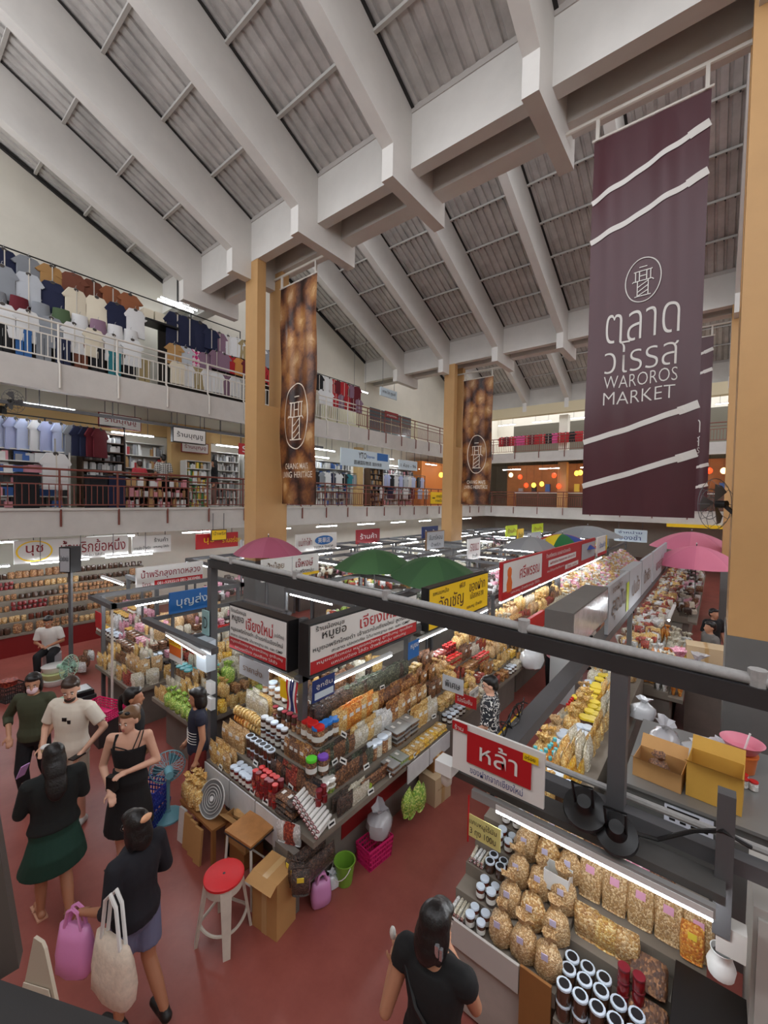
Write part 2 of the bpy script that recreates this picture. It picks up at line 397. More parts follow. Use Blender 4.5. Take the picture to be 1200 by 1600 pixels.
# ---------------------------------------------------------------- hanging banners
def photo_mat():
    m = bpy.data.materials.new('printed_dried_fruit_photo'); m.use_nodes = True; nt = m.node_tree; b = nt.nodes['Principled BSDF']; L = nt.links
    tc = nt.nodes.new('ShaderNodeTexCoord'); ds = nt.nodes.new('ShaderNodeTexNoise'); ds.inputs['Scale'].default_value = 2.2; ds.inputs['Detail'].default_value = 3
    L.new(tc.outputs['Object'], ds.inputs['Vector'])
    mx = nt.nodes.new('ShaderNodeVectorMath'); mx.operation = 'MULTIPLY_ADD'; mx.inputs[1].default_value = (.22, .22, .22)
    L.new(ds.outputs['Color'], mx.inputs[0]); L.new(tc.outputs['Object'], mx.inputs[2])
    mp = nt.nodes.new('ShaderNodeMapping'); mp.inputs['Scale'].default_value = (1.75, 0, 1.45); L.new(mx.outputs[0], mp.inputs['Vector'])
    v = nt.nodes.new('ShaderNodeTexVoronoi'); v.feature = 'SMOOTH_F1'; v.inputs['Smoothness'].default_value = .08; v.inputs['Scale'].default_value = 1.0
    L.new(mp.outputs[0], v.inputs['Vector'])
    n = nt.nodes.new('ShaderNodeTexNoise'); n.inputs['Scale'].default_value = 5; n.inputs['Detail'].default_value = 5; n.inputs['Distortion'].default_value = 1.2
    L.new(mp.outputs[0], n.inputs['Vector'])
    a = nt.nodes.new('ShaderNodeMath'); a.operation = 'MULTIPLY_ADD'; a.inputs[1].default_value = .42; L.new(n.outputs['Fac'], a.inputs[0]); L.new(v.outputs['Distance'], a.inputs[2])
    rp = nt.nodes.new('ShaderNodeValToRGB'); e = rp.color_ramp.elements
    e[0].position = .34; e[0].color = srgb(226, 190, 144); e[1].position = .98; e[1].color = srgb(46, 26, 24)
    for p, c in ((.46, (192, 144, 92)), (.66, (158, 106, 64)), (.84, (98, 58, 42))):
        q = e.new(p); q.color = srgb(*c)
    L.new(a.outputs[0], rp.inputs[0])
    hs = nt.nodes.new('ShaderNodeMix'); hs.data_type = 'RGBA'; hs.blend_type = 'MULTIPLY'; hs.inputs[0].default_value = .5
    L.new(rp.outputs[0], hs.inputs[6]); rp2 = nt.nodes.new('ShaderNodeValToRGB'); rp2.color_ramp.elements[0].color = srgb(150, 120, 110); rp2.color_ramp.elements[1].color = srgb(255, 236, 190)
    sp = nt.nodes.new('ShaderNodeSeparateColor'); L.new(v.outputs['Color'], sp.inputs[0]); L.new(sp.outputs[0], rp2.inputs[0]); L.new(rp2.outputs[0], hs.inputs[7])
    L.new(hs.outputs[2], b.inputs['Base Color']); b.inputs['Roughness'].default_value = .42
    return m
M_PHOTO = photo_mat()
M_MAROON = mat('maroon_vinyl', (80, 40, 48), .36, noise_s=.9, noise_a=.08, bump=.1, bump_s=3)
M_PRINT = mat('white_print', (226, 222, 216), .5)
M_PRINTC = mat('cream_print', (236, 222, 204), .5)
BW = 1.52
def cloth_y(x, z, H, seed):
    k = 1-min(max(z/H, 0), 1)
    e = .018*math.sin(x*9+seed)+.012*math.sin(x*17+1.3*seed+z*.7)
    e += k*k*.05*math.sin(x*5+seed*2) + .02*math.sin(z*1.7+seed)
    e += .05*max(0, abs(x/BW-.5)-.38)*8*math.sin(z*2+seed)*.4
    return e*(.25+.75*min(1, (H-z)/.8))
def strokes(segs, wdt, M, warp):
    """print lines as narrow strips; segs in local x, z"""
    bm = MB()
    for a, b in segs:
        a = Vector((a[0], 0, a[1])); b = Vector((b[0], 0, b[1])); d = b-a; ln = d.length; d.normalize(); nrm = Vector((d.z, 0, -d.x))*wdt/2
        n = max(1, int(ln/.04)); vs = []
        for i in range(n+1):
            p = a+d*(ln*i/n)
            for sg in (-1, 1):
                q = p+nrm*sg; vs.append((q.x, warp(q.x, q.z)-.014, q.z))
        bm.add(vs, [(2*i, 2*i+1, 2*i+3, 2*i+2) for i in range(n)])
    return bm
def emblem(cx, cz, rx, rz, wd):
    seg = []; N = 44
    pt = [(cx+rx*math.cos(2*PI*i/N), cz+rz*math.sin(2*PI*i/N)) for i in range(N+1)]
    seg += list(zip(pt[:-1], pt[1:]))
    P = lambda a, b: (cx+a*rx, cz+b*rz)
    for a, b in (((-.22, .60), (.22, .60)), ((-.52, .42), (.52, .42)), ((-.42, .42), (-.42, -.02)), ((.42, .42), (.42, -.02)), ((-.2, .42), (-.2, -.02)), ((.2, .42), (.2, -.02)),
                 ((-.2, .2), (.2, .2)), ((-.6, -.05), (-.5, .02)), ((-.5, -.02), (.5, -.02)), ((.5, -.02), (.6, -.1)), ((-.3, -.02), (-.3, -.7)), ((.3, -.02), (.3, -.7)),
                 ((-.28, -.3), (.28, -.08)), ((-.28, -.52), (.28, -.28)), ((-.28, -.7), (.28, -.5)), ((-.45, -.72), (.45, -.72))):
        seg.append((P(*a), P(*b)))
    return seg
def banner(x, y, z0, z1, kind, label, seed, frame=True):
    H = z1-z0; t = thing('banner', label, 'banner', (x, y, z0), 0)
    wp = lambda a, b: cloth_y(a, b, H, seed)
    mb = MB().grid(lambda u, v: (u*BW, wp(u*BW, v*H), v*H), 34, 90)
    mb.build('cloth', M_PHOTO if kind == 'photo' else M_MAROON, t, 'all')
    # hanging frame: rod, two hangers and the long bracket pole
    MB().tube([(-.03, 0, H+.02), (BW+.03, 0, H+.02)], .022, 8).build('rod', M_RAILW, t, True)
    for px in (.05, BW-.05): MB().bar((px, 0, H), (px, 0, H+.36), .05, .05).build('hanger', M_RAILW, t)
    pole = MB().tube([(-.6 if kind == 'photo' else -.75, 0, H+.36), (BW+(.45 if kind == 'photo' else .45), 0, H+.36)], .035, 8)
    pole.build('bracket_pole', M_RAILW, t, True)
    if kind == 'photo':
        s = strokes(emblem(BW*.5, H*.40, .48, .90, .03), .03, None, wp); s.build('emblem', M_PRINTC, t)
        for k, (wd, ln) in enumerate(((.92, "CHIANG MAI'S"), (1.22, 'LIVING HERITAGE'))):
            text(ln, wd, .17, M_PRINTC, t, FX(BW*.5-wd/2, -.03, .98-k*.24), ext=.0, bold=.004, warp=wp)
    else:
        for (a, b), (c, d), wd in STR[kind]:
            strokes([((0, a), (BW, b))], .085, None, wp).build('stripe', M_PRINT, t)
            strokes([((BW*.84, a+(b-a)*.84), (BW, b))], .12, None, wp).build('stripe_tip', M_PRINT, t)
        strokes(emblem(BW*.5, 3.66, .24, .33, .014), .014, None, wp).build('emblem', M_PRINT, t)
        text('ตลาด', .98, .46, M_PRINT, t, FX(.27, -.03, 2.76), ext=0, bold=-.012, warp=wp)
        text('วโรรส', .98, .50, M_PRINT, t, FX(.27, -.03, 2.28), ext=0, bold=-.012, warp=wp)
        text('WAROROS', .98, .20, M_PRINT, t, FX(.27, -.03, 2.04), ext=0, bold=-.012, warp=wp)
        text('MARKET', .96, .20, M_PRINT, t, FX(.27, -.03, 1.78), ext=0, bold=-.012, warp=wp)
    return t
STR = {'maroon': [((5.42, 5.85), (0, 0), 0), ((4.92, 5.32), (0, 0), 0), ((.95, 1.34), (0, 0), 0), ((.38, .70), (0, 0), 0)]}
_z = lambda px, py: aty(px, py, 7.58).z - 3.79
STR['maroon'] = [((_z(928, 318), _z(1113, 187)), (0, 0), 0), ((_z(927, 380), _z(1110, 265)), (0, 0), 0), ((_z(918, 692), _z(1088, 632)), (0, 0), 0), ((_z(913, 760), _z(1084, 708)), (0, 0), 0)]
banner(-9.97, 7.6, 3.80, 9.90, 'photo', 'brown banner printed with dried fruit hanging beside the nearer ochre column', 1.0)
banner(-1.79, 7.6, 3.79, 9.88, 'maroon', 'large maroon banner with market name in white lettering', 2.3)
banner(-9.88, 18.45, 3.80, 9.77, 'photo', 'smaller looking brown photo banner beside the farther ochre column', 4.1)
banner(-1.84, 18.45, 3.74, 9.80, 'maroon', 'second maroon banner mostly hidden behind the large one', 5.2)
# ---------------------------------------------------------------- goods: one builder per kind, meshes shared by all repeats
def _pouch(w, h, d, n=10, m=7, seed=0, flare=.0, lump=.12):
    """a filled pouch: flat crimped top and bottom, puffed middle"""
    rr = random.Random(seed); bm = MB(); vs = []
    lv = [0, .04, .2, .42, .65, .82, .93, 1.0][:m+1]
    for k, v in enumerate(lv):
        puff = (math.sin(PI*min(max((v-.0)/.93, 0), 1)))**.55 if 0 < v < .93 else .05
        if v == 0: puff = .55
        ww = w/2*(.9+.1*math.sin(PI*v)) * (1+flare*max(0, v-.8)*5)
        for j in range(n):
            t = 2*PI*j/n; a = math.cos(t); b = math.sin(t)
            q = 1+rr.uniform(-lump, lump)*(1 if 0 < v < .9 else .1)
            vs.append((ww*math.copysign(abs(a)**.7, a)*(1+(q-1)*.3), d/2*puff*math.copysign(abs(b)**.8, b)*q, h*v+rr.uniform(-.01, .01)*h*(v > 0)))
    k = len(lv)
    fs = [(i*n+j, i*n+(j+1) % n, (i+1)*n+(j+1) % n, (i+1)*n+j) for i in range(k-1) for j in range(n)]
    fs += [tuple(range(n-1, -1, -1)), tuple((k-1)*n+j for j in range(n))]
    return bm.add(vs, fs)
def _gather(r, h, n=11, seed=0):
    """cellophane bag tied at the neck with a flared frill"""
    rr = random.Random(seed); bm = MB(); vs = []
    prof = [(.75, 0), (1.0, .08), (1.05, .35), (.95, .56), (.6, .70), (.16, .76), (.22, .80), (.65, 1.0)]
    for i, (a, z) in enumerate(prof):
        for j in range(n):
            t = 2*PI*j/n; q = rr.uniform(.86, 1.12) if i < 6 else rr.uniform(.6, 1.4)
            vs.append((r*a*q*math.cos(t), r*a*q*math.sin(t)*.8, h*z*(rr.uniform(.95, 1.05) if i else 1)))
    k = len(prof)
    fs = [(i*n+j, i*n+(j+1) % n, (i+1)*n+(j+1) % n, (i+1)*n+j) for i in range(k-1) for j in range(n)]
    fs += [tuple(range(n-1, -1, -1))]
    return bm.add(vs, fs)
def _jar(r, h, n=12):
    return MB().lathe([(r*.86, 0), (r, h*.06), (r, h*.80), (r*.86, h*.90), (r*.86, h*.93)], n)
def _lid(r, h, hl, n=12, ring=False):
    bm = MB().lathe([(r*.93, h), (r, h+.003), (r, h+hl*.85), (r*.94, h+hl)], n)
    if ring: bm.lathe([(r*.70, h+hl+.0006), (r*.70, h+hl+.0012)], n, mi=1)
    return bm
def _band(r, z0, z1, n=12):
    return MB().lathe([(r*1.012, z0), (r*1.012, z1)], n, closed=False)
def _brick(x, y, z, b=.15, seed=0):
    """soft wrapped block with crimped ends"""
    rr = random.Random(seed); bm = MB(); vs = []
    secs = [(-.5, .25), (-.44, .8), (-.3, 1), (.3, 1), (.44, .8), (.5, .25)]
    for sx, k in secs:
        for a, c in ((-.5, .06), (-.42, 0), (.42, 0), (.5, .06), (.5, .9), (.4, 1), (-.4, 1), (-.5, .9)):
            vs.append((sx*x, a*y*(.6+.4*k)*rr.uniform(.97, 1.03), z*(.5+(c-.5)*k)*rr.uniform(.98, 1.03)))
    n = 8; k = len(secs)
    fs = [(i*n+j, (i+1)*n+j, (i+1)*n+(j+1) % n, i*n+(j+1) % n) for i in range(k-1) for j in range(n)]
    fs += [tuple(range(n)), tuple((k-1)*n+j for j in range(n-1, -1, -1))]
    return bm.add(vs, fs)
M_CLEAR = mat('clear_wrap', (226, 224, 218), .18, coat=1, bump=.5, bump_s=30)
M_LABEL = mat('white_label', (236, 234, 228), .5)
M_PINKL = mat('pink_label', (238, 176, 206), .5)
M_YELL = mat('yellow_label', (242, 214, 70), .5)
LIDS = {k: mat('lid_'+k, c, .35) for k, c in dict(white=(214, 226, 240), red=(206, 32, 30), maroon=(128, 30, 44), blue=(30, 120, 206), green=(90, 206, 50), purple=(120, 70, 180), gold=(214, 170, 80), black=(34, 34, 38), yellow=(236, 208, 60), grey=(196, 200, 204), teal=(96, 196, 206)).items()}
SN = dict(
    cracker=snack('snack_cracker', (208, 160, 94), (242, 214, 162), 90, (166, 114, 60)),
    golden=snack('snack_golden', (224, 178, 92), (250, 226, 160), 95, (190, 130, 60)),
    rind=snack('snack_rind', (206, 162, 106), (244, 216, 168), 130, (166, 122, 76)),
    brown=snack('snack_brown', (104, 64, 38), (160, 108, 66), 80, (70, 40, 26)),
    dark=snack('snack_dark', (52, 38, 32), (96, 72, 58), 90, (34, 26, 24)),
    green=snack('snack_green', (58, 66, 50), (110, 116, 92), 90, (38, 44, 36)),
    pale=snack('snack_pale', (214, 206, 184), (244, 240, 226), 90, (186, 172, 142)),
    yellow=snack('snack_yellow', (238, 188, 40), (252, 222, 110), 60, (220, 150, 30)),
    red=snack('snack_red', (150, 40, 32), (206, 90, 60), 90, (100, 24, 22)),
    orange=snack('snack_orange', (228, 140, 40), (250, 190, 90), 70, (200, 100, 30)),
    white=snack('snack_white', (222, 222, 220), (250, 250, 250), 60, (200, 200, 196)),
    pink=snack('snack_pink', (222, 150, 170), (244, 206, 214), 80, (204, 110, 140)),
    lime=snack('snack_lime', (150, 190, 60), (222, 232, 130), 80, (90, 150, 50)),
    amber=snack('snack_amber', (150, 90, 40), (204, 150, 80), 60, (110, 60, 26)),
    syrup=mat('jar_syrup', (96, 40, 26), .12, coat=1), jam=mat('jar_jam', (120, 26, 30), .12, coat=1), paste=mat('jar_paste', (74, 50, 38), .15, coat=1),
    nut=snack('jar_nut', (150, 96, 56), (206, 160, 110), 70, (110, 66, 36)))
PROTO = {}
for _k in SN: pass
def proto(n, *parts): PROTO[n] = parts            # (part name or None for the thing's own mesh, mesh)
for i in range(3):
    proto('snack_bag%d' % i, (None, _pouch(.17, .24, .10, seed=i).mesh('snack_bag', SN['cracker'], True)), ('label', MB().box(-.03, -.055, .15, .03, -.05, .19).mesh('label', M_LABEL)))
    proto('gathered_bag%d' % i, (None, _gather(.085, .30, seed=i+9).mesh('gathered_bag', SN['rind'], True)))
    proto('packet%d' % i, (None, _pouch(.13, .17, .06, seed=i+20).mesh('packet', SN['brown'], True)))
    proto('flat_pack%d' % i, (None, _brick(.19, .13, .045, seed=i).mesh('flat_pack', SN['brown'], True)), ('label', MB().box(-.03, -.022, .0455, .03, .022, .048).mesh('label', M_LABEL)))
    proto('block_pack%d' % i, (None, _brick(.13, .085, .065, seed=i+5).mesh('block_pack', SN['amber'], True)))
proto('jar', (None, _jar(.042, .115).mesh('jar', SN['syrup'], True)), ('lid', _lid(.043, .105, .02).mesh('lid', LIDS['white'], True)), ('label', _band(.042, .03, .075).mesh('label', M_LABEL, True)))
proto('ring_jar', (None, _jar(.045, .10).mesh('jar', SN['paste'], True)), ('lid', _lid(.047, .092, .018, ring=True).mesh('lid', [LIDS['white'], LIDS['black']], True)))
proto('small_jar', (None, _jar(.034, .075).mesh('small_jar', SN['jam'], True)), ('lid', _lid(.035, .068, .016).mesh('lid', LIDS['red'], True)))
proto('big_jar', (None, _jar(.075, .22, 16).mesh('big_jar', SN['nut'], True)), ('lid', _lid(.074, .20, .04, 16).mesh('lid', LIDS['red'], True)), ('label', _band(.075, .06, .13, 16).mesh('label', M_LABEL, True)))
proto('plain_jar', (None, _jar(.06, .15).mesh('jar', SN['nut'], True)), ('lid', _lid(.06, .137, .025).mesh('lid', LIDS['white'], True)))
proto('sausage_stick', (None, MB().tube([(0, -.13, .022), (0, -.125, .022), (0, -.11, .022), (0, .11, .022), (0, .125, .022), (0, .13, .022)], [.004, .014, .021, .021, .014, .004], 9).mesh('sausage_stick', mat('casing_white', (230, 228, 224), .25, coat=.6), True)), ('end_cap', MB().tube([(0, -.115, .022), (0, -.13, .022)], [.0215, .008], 9).mesh('end_cap', LIDS['maroon'], True)))
proto('tub', (None, MB().lathe([(.05, 0), (.06, .05), (.062, .052)], 14).mesh('tub', SN['pale'], True)), ('lid', MB().lathe([(.064, .05), (.064, .058), (.058, .06)], 14).mesh('lid', M_CLEAR, True)))
proto('tray_box', (None, MB().add([(x*k, y*k, z) for z, k in ((0, .85), (.045, 1)) for x, y in ((-.10, -.07), (.10, -.07), (.10, .07), (-.10, .07))], [(3, 2, 1, 0), (0, 1, 5, 4), (1, 2, 6, 5), (2, 3, 7, 6), (3, 0, 4, 7), (4, 5, 6, 7)]).mesh('tray_box', SN['brown'])), ('lid', MB().cbox(0, 0, .050, .205, .145, .01).mesh('lid', mat('tray_lid_clear', (206, 208, 206), .1, coat=1, alpha=.55))), ('label', MB().cbox(.03, .0, .056, .05, .035, .002).mesh('label', M_LABEL)))
def _crackers():
    bm = MB()
    for i in range(6): bm.cyl((-.13+i*.05, 0, .055), (-.095+i*.05, 0, .055), .052, .055, 10)
    return bm
proto('cracker_roll', (None, _crackers().mesh('cracker_roll', SN['golden'], True)))
proto('bottle', (None, MB().lathe([(.036, 0), (.04, .01), (.04, .14), (.03, .17), (.016, .20), (.016, .22)], 12).mesh('bottle', SN['orange'], True)), ('cap', MB().lathe([(.019, .212), (.019, .242), (.015, .246)], 10).mesh('cap', LIDS['red'], True)), ('label', _band(.04, .04, .11).mesh('label', M_LABEL, True)))
KINDN = dict(snack_bag='snack_bag', gathered_bag='tied_snack_bag', packet='packet', flat_pack='flat_pack', block_pack='wrapped_block', jar='jar', ring_jar='jar', small_jar='small_jar', big_jar='large_jar', plain_jar='jar', sausage_stick='sausage_stick', tub='tub', tray_box='tray_box', cracker_roll='cracker_roll', bottle='bottle')
CATN = dict(snack_bag='snack bag', gathered_bag='snack bag', packet='packet', flat_pack='packet', block_pack='packet', jar='jar', ring_jar='jar', small_jar='jar', big_jar='jar', plain_jar='jar', sausage_stick='sausage', tub='tub', tray_box='food tray', cracker_roll='crackers', bottle='bottle')
def put(kind, loc, rz, label, group, m=None, lid=None, scale=1.0, tilt=0.0, roll=0.0, parts=True, lab=None, nm=None):
    base = kind
    if kind+'0' in PROTO: key = kind+str(rnd.randrange(3))
    else: key = kind
    pr = PROTO[key]
    o = bpy.data.objects.new(nm or KINDN[base], pr[0][1]); COL.objects.link(o)
    o.location = loc; o.rotation_euler = (tilt, roll, rz); o.scale = (scale,)*3 if not hasattr(scale, '__len__') else scale
    if m is not None: setmat(o, m)
    tag(o, label, CATN[base], group)
    if parts:
        for pn, me in pr[1:]:
            if lab is False and pn == 'label': continue
            c = bpy.data.objects.new(pn, me); COL.objects.link(c); c.parent = o
            if lid is not None and pn in ('lid', 'cap'): setmat(c, lid)
            if lab not in (None, False) and pn == 'label': setmat(c, lab)
    return o
class Tiers:
    """stepped display: p0 -> p1 is the front edge (world xy), inward normal to its left; goods stand on the steps"""
    def __init__(s, p0, p1, z0, d, rise, n):
        s.p0 = Vector(p0); s.p1 = Vector(p1); s.z0, s.d, s.rise, s.n = z0, d, rise, n
        s.dir = (s.p1-s.p0).normalized(); s.L = (s.p1-s.p0).length; s.nrm = Vector((-s.dir.y, s.dir.x)); s.rz = math.atan2(s.dir.y, s.dir.x)
    def at(s, u, k, off=.5, dz=0):
        p = s.p0+s.dir*u+s.nrm*((k+off)*s.d); return (p.x, p.y, s.z0+k*s.rise+dz+.004)
    def row(s, k, u0, u1, n, kind, label, group, mats=None, lids=None, stack=1, sh=0, off=.5, jit=.012, rz=0, scale=1.1, tilt=0, parts=True, svar=.06, lab=None, rows=1, nm=None):
        for r_ in range(rows):
            for i in range(n):
                u = u0+(u1-u0)*(i+.5)/n
                for q in range(stack):
                    m = rnd.choice(mats) if mats else None; l = rnd.choice(lids) if lids else None
                    sc = scale*(1+rnd.uniform(-svar, svar))
                    if rows > 1: sc = (sc, sc*.66, sc) if kind in ('snack_bag', 'packet') else sc*.9
                    x, y, z = s.at(u+rnd.uniform(-jit, jit), k, off+(r_-(rows-1)/2)*(.46 if rows > 1 else 0)-(.02 if rows > 1 else 0), q*sh)
                    put(kind, (x, y, z), s.rz+rz+rnd.uniform(-.12, .12), label, group, SN[m] if m else None, LIDS[l] if l else None, sc, tilt+rnd.uniform(-.03, .03), 0, parts, lab, nm)
    def steps_mesh(s, bm, mi=0, u0=0, u1=None, base=None, back=.3):
        u1 = s.L if u1 is None else u1
        for k in range(s.n):
            a = s.p0+s.dir*u0+s.nrm*(k*s.d); b = s.p0+s.dir*u1+s.nrm*(k*s.d); e = s.nrm*((s.n-k)*s.d+back)
            z1 = s.z0+k*s.rise; z0 = (s.z0-.06 if base is None else base) if k == 0 else s.z0+(k-1)*s.rise
            vs = [(*p, z) for z in (z0, z1) for p in (a, b, b+e, a+e)]
            bm.add(vs, [(3, 2, 1, 0), (4, 5, 6, 7), (0, 1, 5, 4), (1, 2, 6, 5), (2, 3, 7, 6), (3, 0, 4, 7)], mi)
        return bm
NLAMP = [0]
def tube_lamp(p, q, label='fluorescent tube lamp over the heaped market stalls', group='tube lamps over the market stalls', r=.016, power=None, up=True, rod=0.0):
    p = Vector(p); q = Vector(q); mid = (p+q)/2; t = thing('tube_lamp', label, 'lamp', mid, 0, group)
    a = p-mid; b = q-mid; h = Vector((0, 0, .035 if up else 0))
    MB().bar(a+h, b+h, .05, .035).build('housing', M_WHITEP, t)
    MB().tube([a, b], r, 8).build('tube', M_TUBE, t, True)
    if rod:
        for e in (a*.7, b*.7): MB().tube([e+h, e+Vector((0, 0, rod))], .008, 5).build('hanger_rod', M_STEEL, t)
    return t
ORD = ['lowest', 'second', 'third', 'fourth', 'fifth', 'sixth', 'top']
ADJ = dict(cracker='tan', golden='golden', rind='light brown', brown='brown', dark='dark', green='dark green', pale='cream', yellow='yellow', red='reddish', orange='orange', white='white', pink='pink', lime='lime green', amber='amber', syrup='dark red', jam='red', paste='dark brown', nut='nut brown')
SIZE = dict(snack_bag=.172, gathered_bag=.172, packet=.132, flat_pack=.14, block_pack=.135, jar=.09, ring_jar=.098, small_jar=.074, plain_jar=.125, tub=.13, tray_box=.21, bottle=.085, cracker_roll=.3)
STK = dict(flat_pack=(3, .049), block_pack=(2, .070), small_jar=(2, .086), jar=(1, .13), ring_jar=(1, .112), tub=(2, .062), tray_box=(2, .058))
BAGN = dict(cracker='cracker', golden='chip', rind='crackling', brown='dried_fruit', dark='seed', green='seaweed', pale='coconut', yellow='mango', red='chilli', orange='fruit', white='rice_cake', pink='candy', lime='lime_snack', amber='tamarind', syrup='syrup', jam='jam', paste='chilli_paste', nut='nut')
def fill(T, where, palette, u0=0, u1=None, k0=0, k1=None, seg=(.28, .5), scale=1.0, parts=True, miter=0, deep=2, mend=0):
    """fill the tiers with runs of one kind; palette: list of (kind, [mats], [lids])"""
    k1 = T.n if k1 is None else k1
    for k in range(k0, k1):
        u = u0+miter*k*T.d; ue = (T.L if u1 is None else u1)-mend*k*T.d
        while u < ue-.08:
            ln = min(rnd.uniform(*seg), ue-u); kind, ms, ls = rnd.choice(palette); m = rnd.choice(ms); l = rnd.choice(ls) if ls else None
            st, sh = STK.get(kind, (1, 0)); sc = scale*rnd.uniform(.92, 1.1)*(.84 if kind == 'flat_pack' else 1)
            n = max(1, int(ln/(SIZE[kind]*sc*.94)))
            lidw = ' with %s lid' % l if l and kind != 'tub' else ''
            kn = {'snack_bag': 'snack bag', 'gathered_bag': 'tied cellophane bag', 'packet': 'packet', 'flat_pack': 'flat pack', 'block_pack': 'wrapped block', 'jar': 'jar', 'ring_jar': 'jar', 'small_jar': 'small jar', 'plain_jar': 'clear jar', 'tub': 'tub', 'tray_box': 'clear tray', 'bottle': 'bottle', 'cracker_roll': 'cracker pack'}[kind]
            lab = '%s %s%s, %s tier of %s' % (ADJ[m], kn, lidw, ORD[min(k, 6)], where)
            rows = deep if kind not in ('flat_pack', 'tray_box', 'cracker_roll') else 1
            T.row(k, u, u+ln, n, kind, lab, '%s %s%s, %s tier of %s' % (ADJ[m], kn, lidw, ORD[min(k, 6)], where), [m], [l] if l else None, stack=st, sh=sh*sc, scale=sc, parts=parts, rz=PI/2 if kind == 'flat_pack' else 0, rows=rows, nm=BAGN[m]+'_'+{'snack_bag': 'bag', 'gathered_bag': 'tied_bag', 'packet': 'packet', 'flat_pack': 'flat_pack', 'block_pack': 'block', 'small_jar': 'small_jar', 'tub': 'tub', 'tray_box': 'tray', 'bottle': 'bottle', 'cracker_roll': 'roll'}.get(kind, 'jar'))
            u += ln+.012
PAL_MIX = [('snack_bag', ['golden', 'cracker', 'rind'], 0), ('snack_bag', ['brown', 'amber', 'pale'], 0), ('packet', ['dark', 'brown', 'red'], 0), ('packet', ['pale', 'golden', 'yellow'], 0), ('block_pack', ['amber', 'golden', 'pale'], 0), ('jar', ['syrup', 'nut', 'paste'], ['white', 'gold', 'maroon']), ('small_jar', ['jam', 'nut'], ['red', 'white']), ('gathered_bag', ['rind', 'cracker', 'golden'], 0), ('flat_pack', ['brown', 'yellow', 'red'], 0)]
PAL_BAG = [('snack_bag', ['golden', 'cracker', 'pale'], 0), ('gathered_bag', ['pale', 'golden', 'rind'], 0), ('packet', ['golden', 'pale', 'red'], 0), ('snack_bag', ['yellow', 'brown', 'orange'], 0)]
PAL_JAR = [('jar', ['nut', 'paste', 'syrup'], ['gold', 'white']), ('plain_jar', ['nut', 'cracker', 'pale'], ['gold', 'white']), ('small_jar', ['nut', 'jam'], ['gold', 'maroon']), ('ring_jar', ['paste'], ['white'])]
def heap(label, x0, x1, y0, y1, zf, n, mats, size=.16, seed=1, name='heaped_snack_packets', squash=.8):
    """goods too far off to pick apart: one object of many small pouches"""
    rr = random.Random(seed); bm = MB(); src = [_pouch(1, 1.15, .6, 7, 5, i, 0, .2) for i in range(4)]
    for i in range(n):
        x = rr.uniform(x0, x1); y = rr.uniform(y0, y1); z = zf(x, y); q = src[rr.randrange(4)]; sc = size*rr.uniform(.7, 1.25)
        Mx = Matrix.Translation((x, y, z)) @ Matrix.Rotation(rr.uniform(0, 6.28), 4, 'Z') @ Matrix.Rotation(rr.uniform(-.5, .5), 4, 'X') @ Matrix.Scale(sc, 4)
        bm.add([Mx @ Vector(v) for v in q.v], q.f, rr.randrange(len(mats)))
    o = bm.build(name, [SN[m] for m in mats], None, True); o['kind'] = 'stuff'; o['label'] = label; o['category'] = 'snacks'
    return o
def pyramid(label, x0, x1, y0, y1, z0, d, r, n):
    """free-standing corner display stepped on the camera side and on the +X side"""
    t = thing('market_stall', label, 'stall', ((x0+x1)/2, (y0+y1)/2, 0)); ox, oy = t.location.x, t.location.y
    MB().box(x0+.1-ox, y0+.18-oy, 0, x1-.16-ox, y1-oy, z0-.06).build('counter_body', M_COUNT, t)
    for k in range(n): MB().box(x0-ox, y0+k*d-oy, z0-.06 if k == 0 else z0+(k-1)*r, x1-k*d-ox, max(y0+n*d+.1, y0+k*d+.3)-oy if 0 else y1-oy, z0+k*r).build('tier', M_TIER, t)
    return t, Tiers((x0, y0), (x1, y0), z0, d, r, n), Tiers((x1, y0), (x1, y1), z0, d, r, n)
def top_goods(label, where, x0, x1, y0, y1, z, kinds, nx, ny, sc=1.2):
    for i in range(nx):
        for j in range(ny):
            kind, ms = rnd.choice(kinds); m = rnd.choice(ms)
            put(kind, (x0+(x1-x0)*(i+.5)/nx+rnd.uniform(-.03, .03), y0+(y1-y0)*(j+.5)/ny+rnd.uniform(-.03, .03), z+.006), rnd.uniform(0, 6), '%s %s lying on top of %s' % (ADJ[m], 'bag' if 'bag' in kind else 'packet', where), '%s %s on top of %s' % (ADJ[m], 'bag' if 'bag' in kind else 'packet', where), SN[m], None, sc*rnd.uniform(.85, 1.15), parts=False, nm=BAGN[m]+('_bag' if 'bag' in kind else '_packet'))
M_TIER = mat('display_board', (132, 122, 110), .7, noise_s=2, noise_a=.15)
M_COUNT = mat('counter_body', (120, 112, 104), .7, noise_s=2, noise_a=.2)
M_REDB = mat('red_counter_front', (128, 26, 26), .5)
